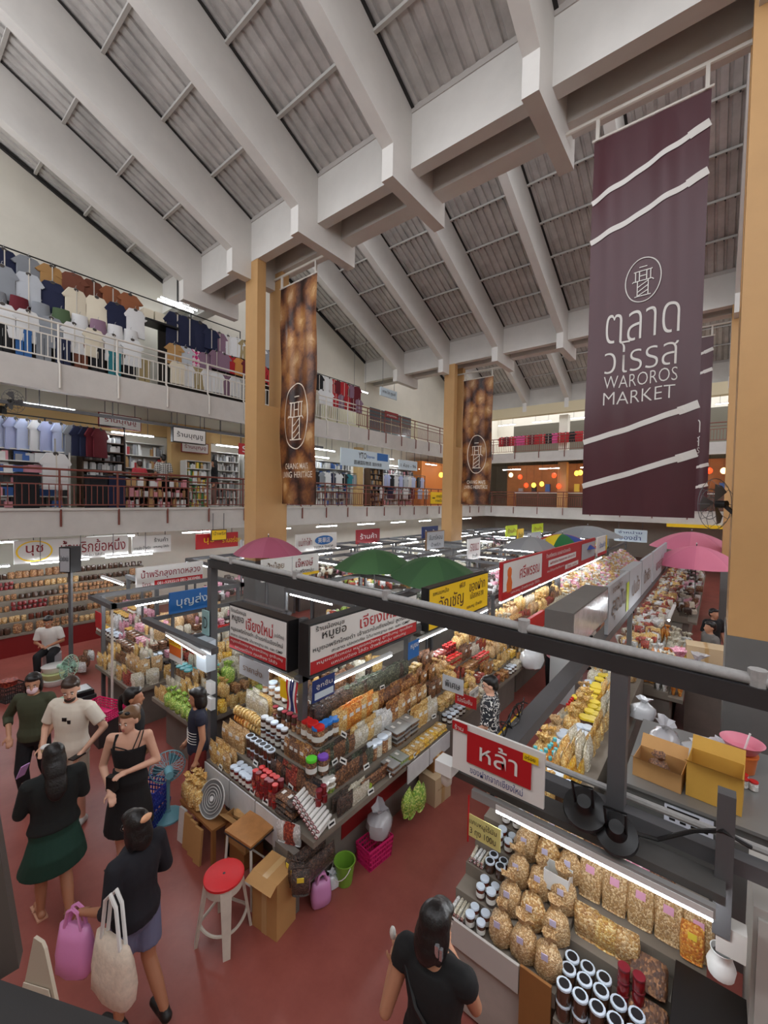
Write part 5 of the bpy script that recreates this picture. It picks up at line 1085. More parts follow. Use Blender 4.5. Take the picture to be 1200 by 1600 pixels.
line(7.5, 9.8, ['navy', 'mauve', 'white', 'white', 'khaki', 'mauve', 'white'], 'shirt', -13.9, 9.75, 'in the top row '+W4, .95)
line(7.6, 9.8, ['mauve', 'mauve', 'red', 'orange', 'maroon', 'pink', 'red'], 'shirt', -13.75, 9.0, 'in the second row '+W4, .85)
line(9.9, 12.3, ['grey', 'white', 'orange', 'black', 'white', 'brown', 'white'], 'shirt', -13.9, 9.7, 'in the top row behind the nearer ochre column', .95)
line(9.9, 12.2, ['red', 'maroon', 'white', 'green', 'white', 'pink'], 'shirt', -13.7, 8.9, 'in the second row behind the nearer ochre column', .9)
rail_rack('second black clothes rail, right of the nearer column on the upper gallery', -13.95, 12.4, 15.4, 9.45, 7.24, 3)
line(12.5, 15.3, ['black', 'white', 'white', 'red', 'maroon', 'red', 'maroon', 'mauve', 'maroon'], 'shirt', -13.9, 9.4, 'on the rail right of the nearer column', .95)
line(12.6, 15.3, ['white', 'white', 'red', 'mauve', 'red', 'maroon', 'mauve'], 'shirt', -13.75, 8.75, 'in the second row right of the nearer column', .85)
for i in range(3): tag(MB().cbox(-14.1, 5.65+i*.32, 9.55, .4, .28, .32).build('cloth_bundle', CL['cream']), '%s cream cloth bundle stored above the gap between the shirts' % ('first', 'second', 'third')[i], 'bundle')
tag(MB().box(-14.35, 5.5, 9.32, -13.75, 6.5, 9.38).build('bundle_shelf', M_BLACK), 'dark shelf board under the cream cloth bundles', 'shelf')
# dark boards added as the shade behind the hanging clothes
M_DARKB = mat('backdrop_shade', (52, 46, 42), .9)
MB().box(-14.5, .5, 7.25, -14.42, 12.3, 9.3)
tag(MB().box(-14.6, .5, 7.25, -14.5, 5.5, 9.6).build('shade_backdrop', M_DARKB), 'dark board painted as the shade behind the left shirts on the upper gallery', 'partition')
tag(MB().box(-14.6, 6.2, 7.25, -14.5, 12.4, 9.6).build('shade_backdrop', M_DARKB), 'dark board painted as the shade behind the shirts beside the column', 'partition')
of = thing('glazed_office', 'cream office cabin with window panes on the upper gallery', 'cabin', (-15.1, 16.0, 7.24))
MB().box(-.5, 0, 0, .0, 6.2, 1.75).build('wall', mat('office_cream', (232, 228, 198), .7), of); MB().box(-.5, -1.6, 0, .0, 0, 2.4).build('wall', _M['office_cream'], of)
for i in range(4):
    for j in range(2): MB().box(.005, 1.5+i*1.0, .35+j*.75, .03, 2.42+i*1.0, 1.05+j*.7).build('pane', mat('office_glass', (88, 96, 104), .1, coat=1), of)
def lamps(pts, lab, grp=None, axis='Y', ln=1.2):
    for i, p in enumerate(pts):
        q = (p[0], p[1]+ln, p[2]) if axis == 'Y' else (p[0]+ln, p[1], p[2])
        tube_lamp(p, q, lab, grp, rod=(3.42-p[2] if p[2] < 3.5 else 7.06-p[2] if p[2] < 7 else 9.72-p[2] if p[1] > 28 else 3.1 if p[2] == 9.4 else 0))
lamps([(-14.35, 6.2, 10.4)], 'front tube of the double lamp under the upper gallery roof'); lamps([(-14.6, 6.2, 10.4)], 'back tube of the double lamp under the upper gallery roof')
lamps([(-14.3, 15.2, 9.4)], 'tube lamp above the cream office on the upper gallery')
hb = thing('hanging_bracket', 'grey bracket holding the upper double lamp', 'bracket', (-14.5, 6.8, 10.4)); MB().box(-.3, -.06, .03, .3, .06, .07).build('plate', M_STEEL, hb); MB().box(-.02, -.02, .06, .02, .02, 1.6).build('rod', M_STEEL, hb)

# ---- first gallery, left of the column
rail_rack('black clothes rail with pale uniform shirts on the first gallery', -14.0, 1.2, 5.0, 5.98, 3.6, 3)
cols = ['lilac', 'paleblue', 'lilac', 'paleblue', 'lilac', 'paleblue', 'white', 'lilac', 'paleblue']
for i, c in enumerate(cols): garment('blouse', -14.0, 1.55+i*.235, 5.90, c, 'in the uniform row on the first gallery', rz=PI/2+.5, sc=.98)
for i, c in enumerate(['grey', 'navy', 'navy', 'maroon', 'maroon']): garment('blouse', -14.0, 3.72+i*.16, 5.88, c, 'in the uniform row on the first gallery', rz=PI/2+.5, sc=1.0)
garment('blouse', -13.45, 3.18, 5.05, 'white', 'near the first gallery railing on a stand', sc=1.15, hang=True)
st_ = tag(MB().tube([(-13.47, 3.18, 3.6), (-13.47, 3.18, 5.4)], .02, 6).build('garment_stand', M_PIPE), 'thin pale stand holding the white blouse near the railing', 'stand')
def shelf(label, x, y, w, h, d, nsh, z, mframe, stuff, seed, size=.12, per=26):
    t = thing('shelf_unit', label, 'shelf', (x, y, z))
    for yy in (0, w): MB().box(-d, yy-.02, 0, 0, yy+.02, h).build('side', mframe, t)
    MB().box(-d, 0, 0, -d+.02, w, h).build('back', mframe, t)
    for i in range(nsh+1): MB().box(-d, 0, h*i/nsh-.015 if i else 0, 0, w, h*i/nsh+.015).build('shelf_board', mframe, t)
    rr = random.Random(seed); bm = MB(); hh = h/nsh
    for i in range(nsh):
        for q in range(per):
            sx, sy, sz = rr.uniform(.4, 1)*size, rr.uniform(.5, 1.2)*size, rr.uniform(.4, .85)*hh
            yy = rr.uniform(.06, w-.08); xx = -rr.uniform(.06, d*.5)
            bm.box(xx-sx/2, yy-sy/2, h*i/nsh+.016, xx+sx/2, min(yy+sy/2, w-.03), h*i/nsh+.016+sz, rr.randrange(len(stuff)))
    o = bm.build('shelf_goods', stuff, t); o['kind'] = 'stuff'; return t
GM = [mat('g_white', (226, 226, 224), .5), mat('g_grey', (150, 152, 156), .5), mat('g_blue', (60, 100, 170), .5), mat('g_pink', (220, 150, 160), .5), mat('g_dark', (48, 46, 50), .5), mat('g_tan', (190, 150, 100), .6), mat('g_red', (170, 44, 44), .5), mat('g_green', (70, 130, 80), .5), mat('g_yellow', (230, 200, 80), .5)]
M_SHW = mat('shelf_white', (220, 218, 212), .5); M_SHD = mat('shelf_dark', (86, 66, 52), .6)
shelf('low shelf of folded coloured cloth below the uniform shirts', -13.9, 1.4, 2.2, 1.5, .5, 5, 3.6, M_SHW, [GM[2], GM[3], GM[1], GM[0], GM[4]], 1, .2, 20)
shelf('grey shelf stacked with clear packages on the first gallery', -14.4, 4.05, 1.1, 2.2, .5, 8, 3.6, M_SHD, [GM[0], GM[1], GM[0], GM[4]], 2, .12, 26)
shelf('shelf with small jars and packets behind the shop counter', -15.0, 5.2, 1.4, 2.1, .4, 5, 3.6, M_SHW, [GM[0], GM[5], GM[6], GM[1]], 3, .1, 26)
cnt = shelf('glass fronted counter with pale goods behind the railing', -13.5, 4.5, 2.2, .95, .5, 3, 3.6, M_SHD, [GM[0], GM[3], GM[0], GM[5]], 4, .12, 30)
shelf('white lit display cabinet of small packets beside the second shop sign', -13.75, 6.75, .85, 1.55, .4, 6, 3.6, M_SHW, [GM[0], GM[8], GM[7], GM[5], GM[0]], 5, .08, 26)
shelf('shelf of bottles further along the first gallery', -14.4, 7.9, 1.2, 2.0, .4, 6, 3.6, M_SHW, [GM[0], GM[1], GM[4], GM[0]], 6, .09, 22)
shelf('tall shelf with boxes behind the nearer column', -14.4, 9.3, 1.6, 2.1, .4, 6, 3.6, M_SHW, [GM[0], GM[1], GM[5]], 7, .1, 24)
for y, c, lab in ((3.9, 'black', 'dark cloth stack behind the railing, left one'), (2.4, 'black', 'dark covered table behind the railing at far left'), (4.35, 'navy', 'dark cloth stack behind the railing, right one')):
    tag(MB().box(-13.75, y, 3.6, -13.3, y+.42, 4.5).build('cloth_stack', CL[c]), lab, 'cloth')
pw = tag(MB().box(-14.6, 6.5, 3.6, -14.3, 7.9, 6.4).build('partition_panel', M_BAND), 'ochre wall panel between two first gallery shops', 'panel')
tag(MB().box(-13.22, .5, 6.08, -13.16, 12.3, 6.16).build('ceiling_pipe', M_STEEL), 'long grey pipe hung under the upper gallery', 'pipe')
for i in range(7): MB().box(-13.2, 1.2+i*1.6, 6.1, -13.18, 1.22+i*1.6, 6.55).build('hanger_rod', M_STEEL, [o for o in bpy.data.objects if o.name.startswith('ceiling_pipe')][0])
bd = bpy.data.objects.new('wall_band', None); 
tag(MB().box(-15.69, -1, 6.05, -15.5, 12, 6.53).build('wall_trim', M_BAND), 'ochre band along the back wall under the upper gallery', 'trim')['kind'] = 'structure'
lamps([(-13.6, 2.45, 6.22)], 'tube lamp near the wall fan on the first gallery'); lamps([(-14.3, 4.75, 5.86)], 'tube lamp in front of the first gallery shop'); lamps([(-14.3, 8.1, 5.84)], 'tube lamp just left of the nearer column on the first gallery')
lamps([(-13.7, 12.3+i*2.2, 6.1) for i in range(6)], 'tube lamp in the row under the upper gallery', 'tubes under the upper gallery right of the column')
lamps([(-14.8, 13.0+i*3, 5.9) for i in range(4)], 'tube lamp deep inside the first gallery shops', 'tubes deep inside the first gallery')
lamps([(-13.3, 9.5+i*2.6, 2.75) for i in range(7)], 'tube lamp under the first gallery slab', 'tubes under the first gallery slab')
lamps([(-13.3, 1.2+i*2.6, 2.80) for i in range(3)], 'tube lamp under the slab above the long white sign', 'tubes above the long white sign')
# wall fan
def wall_fan(label, loc, rz, r=.22):
    t = thing('wall_fan', label, 'fan', loc, rz)
    MB().tube([(0, .12, 0), (0, .0, 0)], .05, 10).build('motor', M_BLACK, t, True); MB().bar((0, .1, -.02), (0, .28, -.18), .04, .04).build('arm', M_BLACK, t); MB().cbox(0, .28, -.2, .12, .05, .18).build('wall_plate', M_BLACK, t)
    bm = MB()
    for k in range(10):
        a = 2*PI*k/10; bm.tube([(0, -.06, 0), (r*.6*math.cos(a), -.08, r*.6*math.sin(a)), (r*math.cos(a), -.02, r*math.sin(a)), (r*.7*math.cos(a), .07, r*.7*math.sin(a))], .004, 4)
    for q, yy in ((1, -.02), (.6, -.08), (.3, -.075)): bm.tube([(r*q*math.cos(2*PI*j/24), yy, r*q*math.sin(2*PI*j/24)) for j in range(25)], .005, 4)
    bm.build('cage', M_STEEL, t)
    for k in range(3):
        a = 2*PI*k/3; b = MB()
        b.add([(0, -.03, .02), (r*.8*math.cos(a+.4), -.01, r*.8*math.sin(a+.4)), (r*.85*math.cos(a), -.03, r*.85*math.sin(a)), (r*.8*math.cos(a-.4), -.05, r*.8*math.sin(a-.4))], [(0, 1, 2, 3)]).build('blade', M_STEEL, t)
wall_fan('dark wall fan under the upper gallery at far left', (-13.1, 2.3, 6.15), PI/2+.5, .27)
wall_fan('black wall fan fixed to the side of the near ochre column', (-.02, 7.1, 4.0), PI/2+2.6, .34)
# ---- first gallery right of the column
rail_rack('clothes rail on the first gallery right of the first banner', -14.0, 12.4, 15.8, 5.2, 3.6, 3)
line(12.5, 15.7, ['black', 'grey', 'white', 'navy', 'white', 'black', 'teal', 'grey', 'white'], 'shirt', -14.0, 5.15, 'on the first gallery rail right of the banner', .8)
rail_rack('clothes rail of pale and dark shirts near the second column', -14.0, 17.0, 21.5, 5.4, 3.6, 3)
line(17.1, 21.4, ['white', 'lilac', 'black', 'white', 'lilac', 'lightgrey', 'white', 'paleblue', 'black', 'lilac'], 'shirt', -14.0, 5.3, 'on the rail near the second column', .85)
line(16.5, 21.4, ['white', 'navy', 'lightgrey', 'white', 'maroon', 'paleblue', 'white'], 'shirt', -13.6, 4.6, 'in the low row near the second column', .8)
rail_rack('low clothes rail near the second column on the first gallery', -13.6, 16.3, 21.6, 4.64, 3.6, 3)
shelf('brown slatted shoe rack on the first gallery', -13.6, 15.9, 1.0, 1.9, .4, 7, 3.6, M_SHD, [GM[5], GM[4], GM[1]], 8, .1, 18)
shelf('shelf of pale packages behind the courier sign', -15.2, 12.0, 4.2, 2.2, .4, 6, 3.6, M_SHW, [GM[0], GM[1], GM[0], GM[2]], 9, .14, 50)
shelf('shelf of pale packages near the second column', -15.2, 17.2, 5.5, 2.2, .4, 6, 3.6, M_SHW, [GM[0], GM[1], GM[4], GM[3]], 10, .14, 60)
tag(MB().box(-14.2, 15.3, 3.6, -13.9, 15.7, 6.5).build('square_pillar', M_BAND), 'ochre pillar behind the first gallery railing', 'pillar')['kind'] = 'structure'
# ---- far gallery: warm lit stalls with lanterns, and the upper corridor
M_WARM = mat('warm_wood_wall', (178, 118, 70), .7, noise_s=1.5, noise_a=.2)
tag(MB().box(-12.5, 30.5, 3.6, 4, 30.7, 6.6).build('wall_panel', M_WARM), 'warm brown back wall of the far first gallery', 'panel')['kind'] = 'structure'
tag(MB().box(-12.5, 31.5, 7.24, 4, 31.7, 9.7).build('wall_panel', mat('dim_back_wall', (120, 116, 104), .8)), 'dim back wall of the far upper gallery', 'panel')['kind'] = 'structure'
for x in (-8.4, -3.0, 1.2):
    for z0, z1 in ((3.6, 6.6), (7.24, 9.7)): struct(MB().box(x, 28.9, z0, x+.55, 29.4, z1).build('column', M_ORANGE if z0 < 5 else M_SOFF), 'far gallery pillar')
M_LR = mat('lantern_red', (220, 50, 30), .5, emit=(255, 70, 30), estr=2.2); M_LY = mat('lantern_yellow', (250, 200, 60), .5, emit=(255, 196, 70), estr=3.0); M_LW = mat('lantern_cream', (250, 220, 170), .5, emit=(255, 216, 150), estr=3.5)
rr = random.Random(5)
for i in range(22):
    x = -11.8+i*.62+rr.uniform(-.2, .2); m, cn = rr.choice(((M_LR, 'red'), (M_LY, 'yellow'), (M_LW, 'cream'), (M_LR, 'red')))
    o = MB().ell((0, 0, 0), (.15, .15, .17), 12, 8).build('lantern', m, None, True, (x, 28.5+rr.uniform(0, 1), rr.uniform(5.0, 5.9)))
    tag(o, '%s paper lantern hanging over the far first gallery' % cn, 'lantern', '%s lanterns of the far first gallery' % cn); MB().tube([(0, 0, .16), (0, 0, 7.07-o.location.z)], .006, 4).build('cord', M_BLACK, o)
for i in range(3):
    o = tag(MB().ell((0, 0, 0), (.14, .14, .16), 12, 8).build('lantern', (M_LY, M_LR, M_LW)[i], None, True, (-13.3, 22.2+i*.9, 5.5-.25*i)), '%s lantern beside the second column on the left gallery' % ('yellow', 'red', 'cream')[i], 'lantern'); MB().tube([(0, 0, .15), (0, 0, 7.07-o.location.z)], .006, 4).build('cord', M_BLACK, o)
tag(MB().box(-15.6, 22.0, 3.6, -14.6, 26.0, 6.4).build('stall_panel', mat('orange_stall_panel', (226, 140, 70), .6)), 'orange stall wall near the second column on the first gallery', 'panel')
lamps([(-12.2+i*2.6, 28.9, 6.2) for i in range(6)], 'tube lamp under the far upper gallery', 'tubes under the far upper gallery', 'X', 1.3)
lamps([(-12.3+i*2.4, 28.2, 9.25) for i in range(6)], 'tube lamp in the far upper corridor', 'tubes in the far upper corridor', 'X', 1.2)
for i in range(16): garment('shirt', -12.2+i*.36, 28.6, 8.5, rr.choice(['red', 'maroon', 'red', 'white', 'pink', 'black', 'teal']), 'behind the far upper railing', rz=0, sc=.9)
ct = thing('food_counter', 'long dark food counter behind the far first gallery railing', 'counter', (-4, 30.05, 3.6)); MB().box(-7.5, -.3, 0, 7.5, .3, .95).build('body', M_SHD, ct); MB().box(-7.6, -.35, .95, 7.6, .35, 1.0).build('top', M_SHW, ct)
for i in range(14):
    tag(MB().box(-11.4+i*.95, 29.9, 4.6, -11.1+i*.95, 30.1, 4.6+rr.uniform(.25, .6)).build('stacked_ware', rr.choice(GM)), 'ware stacked on the far food counter', 'ware', 'ware on the far food counter')
ch = thing('chandelier', 'glowing flower shaped chandelier left of the big maroon banner', 'lamp', (-5.2, 28.6, 5.75))
for k in range(9): MB().ell((.36*math.cos(k*.7), .1*math.sin(k*.7), .12*math.sin(k*1.9)), (.11, .08, .09), 10, 6).build('petal', M_LW, ch, True)
MB().tube([(0, 0, 0), (0, 0, 1.32)], .015, 6).build('cord', M_BLACK, ch)
# ---------------------------------------------------------------- people
REM = []
def remesh(bm, vox, name, m, parent):
    """several closed shapes grown into one continuous skin"""
    me = bpy.data.meshes.new(name+'_src'); me.from_pydata(bm.v, [], bm.f); o = bpy.data.objects.new(name+'_src', me); COL.objects.link(o)
    md = o.modifiers.new('r', 'REMESH'); md.mode = 'VOXEL'; md.voxel_size = vox; md.use_smooth_shade = True
    sm = o.modifiers.new('s', 'SMOOTH'); sm.factor = .5; sm.iterations = 2
    REM.append((o, name, m, parent))
def flush_remesh():
    bpy.context.view_layer.update(); dg = bpy.context.evaluated_depsgraph_get(); out = []
    for o, name, m, parent in REM:
        me = bpy.data.meshes.new_from_object(o.evaluated_get(dg)); me.name = name; me.materials.clear(); me.materials.append(m)
        me.polygons.foreach_set('use_smooth', [True]*len(me.polygons)); out.append((me, name, parent))
    for o, *_ in REM:
        d = o.data; bpy.data.objects.remove(o); bpy.data.meshes.remove(d)
    for me, name, parent in out:
        if isinstance(parent, bpy.types.Object): link(name, me, parent)
    REM.clear()
def capsule(bm, a, b, ra, rb, n=10):
    a = Vector(a); b = Vector(b); bm.tube([a, a.lerp(b, .5), b], [ra, (ra+rb)/2, rb], n)
    bm.ell(a, (ra, ra, ra), n, 6); bm.ell(b, (rb, rb, rb), n, 6)
def loft(bm, secs, n=18):
    vs = [(cx+rx*math.cos(2*PI*j/n), cy+ry*math.sin(2*PI*j/n), z) for z, cx, cy, rx, ry in secs for j in range(n)]
    k = len(secs); bm.add(vs, [(i*n+j, i*n+(j+1) % n, (i+1)*n+(j+1) % n, (i+1)*n+j) for i in range(k-1) for j in range(n)]+[tuple(range(n-1, -1, -1)), tuple((k-1)*n+j for j in range(n))])
SKIN = {k: mat('skin_'+k, c, .5) for k, c in dict(light=(226, 178, 150), tan=(198, 146, 114), warm=(184, 128, 96))}if 0 else {k: mat('skin_'+k, c, .5) for k, c in (('light', (222, 172, 146)), ('tan', (196, 142, 112)), ('warm', (178, 122, 92)))}
HAIRC = dict(black=mat('hair_black', (24, 20, 20), .38, bump=.3, bump_s=60), brown=mat('hair_brown', (58, 40, 30), .42, bump=.3, bump_s=60), fair=mat('hair_fair', (120, 88, 60), .42, bump=.3, bump_s=60))
M_EYE = mat('eye_dark', (30, 22, 20), .2); M_LIP = mat('lip', (176, 92, 86), .45); M_EYEW = mat('eye_white', (236, 232, 228), .3)
def person(label, loc, rz, h=1.65, J=None, skin='tan', hair=('black', 'short'), top=None, bottom=None, shoes=None, lean=(0, 0), sit=0.0, head=(0, 0), wide=1.0, face=True, vox=.011, group=None, extra=None):
    t = thing('person', label, 'person', loc, rz, group); k = h/1.68; t.scale = (k, k, k); SK = SKIN[skin]
    lx, ly = lean; dz = -sit
    def fl(p):
        x, y, z = p; q = max(0, (z-.92)/.5); return Vector((x+lx*q, y+ly*q, z+dz))
    D = dict(sh_l=(.175*wide, .01, 1.385), sh_r=(-.175*wide, .01, 1.385), el_l=(.235*wide, .03, 1.10), el_r=(-.235*wide, .03, 1.10), wr_l=(.245*wide, -.05, .86), wr_r=(-.245*wide, -.05, .86),
             hip_l=(.085, 0, .90), hip_r=(-.085, 0, .90), kn_l=(.095, -.015, .49), kn_r=(-.095, -.015, .49), an_l=(.095, .03, .085), an_r=(-.095, .03, .085))
    Q = {a: (fl(b) if a[:2] in ('sh', 'el', 'wr', 'hi') else Vector(b)) for a, b in D.items()}
    for a, b in (J or {}).items(): Q[a] = Vector(b)
    tor = [(.80, .10, .085), (.86, .155, .115), (.94, .165, .12), (1.03, .138, .10), (1.12, .135, .098), (1.22, .152, .11), (1.31, .165, .105), (1.37, .16, .09), (1.42, .10, .07), (1.45, .055, .055)]
    def secs(z0, z1, inf, flare=None):
        o = []
        zs = sorted(set([z0, z1]+[z for z, _, _ in tor if z0 < z < z1]))
        for z in zs:
            a = [q for q in tor if q[0] <= z][-1:] or [tor[0]]; b_ = [q for q in tor if q[0] >= z][:1] or [tor[-1]]
            a, b_ = a[0], b_[0]; f = 0 if b_[0] == a[0] else (z-a[0])/(b_[0]-a[0]); p = fl((0, 0, z))
            o.append((p.z, p.x, p.y, (a[1]+(b_[1]-a[1])*f)*wide+inf, a[2]+(b_[2]-a[2])*f+inf))
        return o
    bm = MB(); loft(bm, secs(.80, 1.45, 0))
    nk = fl((0, .005, 1.42)); hc = fl((0, -.012, 1.575)); capsule(bm, nk, hc-Vector((0, -.01, .06)), .052, .050)
    yaw, pit = head; HM = Matrix.Translation(hc) @ Matrix.Rotation(yaw, 4, 'Z') @ Matrix.Rotation(pit, 4, 'X')
    def hd(b2, c, r, n=14, m=10):
        q = MB().ell(tuple(v*1.07 for v in c), tuple(v*1.07 for v in r), n, m); b2.add([HM @ Vector(v) for v in q.v], q.f)
    hd(bm, (0, .012, .025), (.076, .094, .092)); hd(bm, (0, -.025, -.035), (.060, .066, .072)); hd(bm, (0, -.055, -.075), (.036, .032, .030))
    hd(bm, (0, -.098, -.018), (.013, .018, .020), 8, 6); hd(bm, (0, -.086, .012), (.009, .014, .03), 8, 6)
    for s in (-1, 1): hd(bm, (s*.076, .012, -.01), (.010, .020, .032), 8, 6)
    for s in 'lr':
        sg = 1 if s == 'l' else -1
        capsule(bm, Q['sh_'+s], Q['el_'+s], .052, .040); capsule(bm, Q['el_'+s], Q['wr_'+s], .040, .027)
        capsule(bm, fl((0, .0, 1.36)), Q['sh_'+s], .07, .055)
        capsule(bm, Q['hip_'+s], Q['kn_'+s], .085, .056); capsule(bm, Q['kn_'+s], Q['an_'+s].lerp(Q['kn_'+s], .45), .054, .052); capsule(bm, Q['an_'+s].lerp(Q['kn_'+s], .5), Q['an_'+s], .052, .036)
        a = Q['an_'+s]; ft = (J or {}).get('toe_'+s); toe = Vector(ft) if ft else a+Vector((sg*.02, -.15, -.055)); heel = a+(a-toe).normalized()*.035; heel.z = toe.z+.004 if not ft else a.z-.05
        capsule(bm, heel, toe, .036, .028); capsule(bm, a, heel.lerp(toe, .3), .035, .035)
        d = (Q['wr_'+s]-Q['el_'+s]).normalized(); sd = d.cross(Vector((0, 0, 1)) if abs(d.z) < .8 else Vector((0, 1, 0))).normalized(); up = sd.cross(d)
        if abs(d.z) > .8: sd, up = up, sd
        pc = Q['wr_'+s]+d*.05; capsule(bm, Q['wr_'+s], pc+d*.02, .024, .030); capsule(bm, pc+sd*.022, pc-sd*.022+d*.02, .020, .020)
        cr = up*(-.016)
        for i, (off, ln) in enumerate(((.030, .068), (.010, .078), (-.010, .072), (-.029, .056))):
            b0 = pc+d*.035+sd*off; m1 = b0+d*ln*.55+cr*.6; m2 = m1+d*ln*.38+cr*1.4; capsule(bm, b0, m1, .0105, .010, 7); capsule(bm, m1, m2, .010, .0085, 7)
        tb = Q['wr_'+s]+d*.03+sd*.028; t1 = tb+d*.028+sd*.030+cr; capsule(bm, tb, t1, .013, .0115, 7); capsule(bm, t1, t1+d*.03+sd*.006+cr, .0115, .009, 7)
    remesh(bm, vox, 'body', SK, t)
    # hair
    hm = HAIRC[hair[0]]; hb = MB(); st = hair[1]
    hd(hb, (0, .030, .045), (.086, .094, .088)); hd(hb, (0, -.035, .088), (.066, .05, .036)); hd(hb, (0, .065, -.01), (.074, .055, .075))
    if st in ('bob', 'long'):
        for s in (-1, 1): hd(hb, (s*.07, .03, -.04), (.022, .055, .09))
        hd(hb, (0, .075, -.06), (.075, .04, .09))
    if st == 'long': hd(hb, (0, .085, -.20), (.085, .035, .15)); hd(hb, (0, .085, -.10), (.085, .04, .12))
    if st == 'ponytail': hd(hb, (0, .13, .02), (.03, .035, .035)); hd(hb, (0, .15, -.06), (.028, .028, .10)); hd(hb, (0, .14, -.16), (.02, .022, .09))
    if st == 'bun': hd(hb, (0, .125, .055), (.042, .042, .042))
    remesh(hb, .012, 'hair', hm, t)
    if face:
        for s in (-1, 1):
            eyeo = None
            for nm, c, r, m in (('eye', (s*.030, -.0845, .006), (.0125, .007, .0075), M_EYEW), ('iris', (s*.030, -.0905, .006), (.0058, .003, .0062), M_EYE), ('eyebrow', (s*.031, -.087, .028), (.017, .006, .0042), hm)):
                q = MB(); hd(q, c, r, 8, 6); o_ = q.build(nm, m, eyeo if nm == 'iris' else t, True); eyeo = o_ if nm == 'eye' else eyeo
        q = MB(); hd(q, (0, -.0905, -.055), (.021, .007, .0065), 8, 6); q.build('mouth', M_LIP, t, True)
        if st == 'beard': pass
    if (extra or {}).get('beard'):
        q = MB(); hd(q, (0, -.046, -.080), (.053, .050, .038)); hd(q, (0, -.09, -.042), (.026, .012, .006), 8, 6); remesh(q, .009, 'beard', hm, t)
    if (extra or {}).get('mask'):
        q = MB(); hd(q, (0, -.052, -.048), (.058, .058, .052)); remesh(q, .010, 'face_mask', mat('mask_pale', (236, 206, 214), .6), t)
    if (extra or {}).get('glasses'):
        q = MB()
        for s in (-1, 1):
            q.tube([HM @ Vector((s*.033+.024*math.cos(a), -.099, .004+.018*math.sin(a))) for a in [i*PI/8 for i in range(17)]], .0028, 5); q.tube([HM @ Vector((s*.057, -.098, .008)), HM @ Vector((s*.078, .01, .008))], .0026, 5)
        q.build('glasses', M_BLACK, t)
    if (extra or {}).get('sunglasses_up'):
        q = MB()
        for s in (-1, 1): hd(q, (s*.034, -.055, .112), (.028, .02, .016), 10, 6)
        q.build('sunglasses', M_BLACK, t, True)
    # garments
    if top:
        tm, slv, hem, neck = top[:4]; inf = top[4] if len(top) > 4 else .018
        q = MB(); loft(q, secs(hem, neck, inf))
        if slv > 0:
            for s in 'lr':
                a, e, w_ = Q['sh_'+s], Q['el_'+s], Q['wr_'+s]; capsule(q, fl((0, 0, min(1.37, neck))), a, .078, .066)
                if slv <= 1: q.tube([a, a.lerp(e, slv)], [.070+inf*.2, .058+inf*.5], 12); q.ell(a, (.068,)*3, 10, 6)
                else: capsule(q, a, e, .068, .054+inf*.2); q.tube([e, e.lerp(w_, slv-1)], [.054+inf*.2, .046+inf*.2], 12)
        elif slv == 0:
            for s in 'lr':
                a = fl((.105*(1 if s == 'l' else -1), -.085, 1.30)); b_ = fl((.10*(1 if s == 'l' else -1), .0, 1.425)); c_ = fl((.105*(1 if s == 'l' else -1), .09, 1.30)); q.tube([a, b_, c_], .022, 8)
        remesh(q, .012, 'top', tm, t)
    if bottom:
        kind, bmat, hem, fl_ = bottom; q = MB()
        if kind == 'skirt':
            n = 22; s0 = secs(.86, 1.06, .022); c = fl((0, 0, .86)); sec = [(hem+dz*0, (Q['kn_l'].x+Q['kn_r'].x)/2, (Q['kn_l'].y+Q['kn_r'].y)/2, .17+fl_, .14+fl_), ((hem+.86)/2+dz/2, c.x, c.y, .18+fl_*.55, .15+fl_*.5)]+s0
            loft(q, sec, n)
        else:
            loft(q, secs(.80, 1.04, .016))
            for s in 'lr':
                sg = 1 if s == 'l' else -1; hi, kn, an = Q['hip_'+s], Q['kn_'+s], Q['an_'+s]
                if hem >= .45: f = (.90-hem)/.41; capsule(q, hi, hi.lerp(kn, .25), .098, .094); q.tube([hi, hi.lerp(kn, f)], [.100, .088+fl_], 14)
                else: capsule(q, hi, kn, .098, .070+fl_*.6); q.tube([kn, an.lerp(kn, hem/.45)], [.070+fl_*.6, .052+fl_], 14)
        remesh(q, .012, {'skirt': 'skirt', 'shorts': 'shorts'}.get(kind, 'trousers'), bmat, t)
    if shoes:
        for s in 'lr':
            a = Q['an_'+s]; ft = (J or {}).get('toe_'+s); sg = 1 if s == 'l' else -1; toe = Vector(ft) if ft else a+Vector((sg*.02, -.15, -.055)); heel = a+(a-toe).normalized()*.035; heel.z = toe.z+.004 if not ft else a.z-.05
            q = MB()
            if shoes[1] == 'shoe': capsule(q, heel, toe, .044, .037); capsule(q, a-Vector((0, 0, .02)), heel.lerp(toe, .3), .042, .040); remesh(q, .010, 'shoe', shoes[0], t)
            else:
                dd = (toe-heel).normalized(); e = toe+dd*.035; q.bar(heel-dd*.03-Vector((0, 0, .030)), e-Vector((0, 0, .028)), .085, .018); q.tube([heel.lerp(toe, .62)+Vector((.042, 0, -.02)), heel.lerp(toe, .75)+Vector((0, 0, .035)), heel.lerp(toe, .62)+Vector((-.042, 0, -.02))], .012, 6); q.build('slipper', shoes[0], t, True)
    return t, Q, HM
GC = lambda n, c, r=.85: mat('garment_'+n, c, r, bump=.2, bump_s=18)
def face_to(a, b): return math.atan2(b[0]-a[0], -(b[1]-a[1]))      # rz so that local -Y points from a to b
def W(t, p): return t.matrix_world @ Vector(p)
def local_thing(t, rot=True):
    """world matrix of a person thing that was just made"""
    return Matrix.Translation(t.location) @ Matrix.Rotation(t.rotation_euler.z, 4, 'Z') @ Matrix.Diagonal((*t.scale, 1))
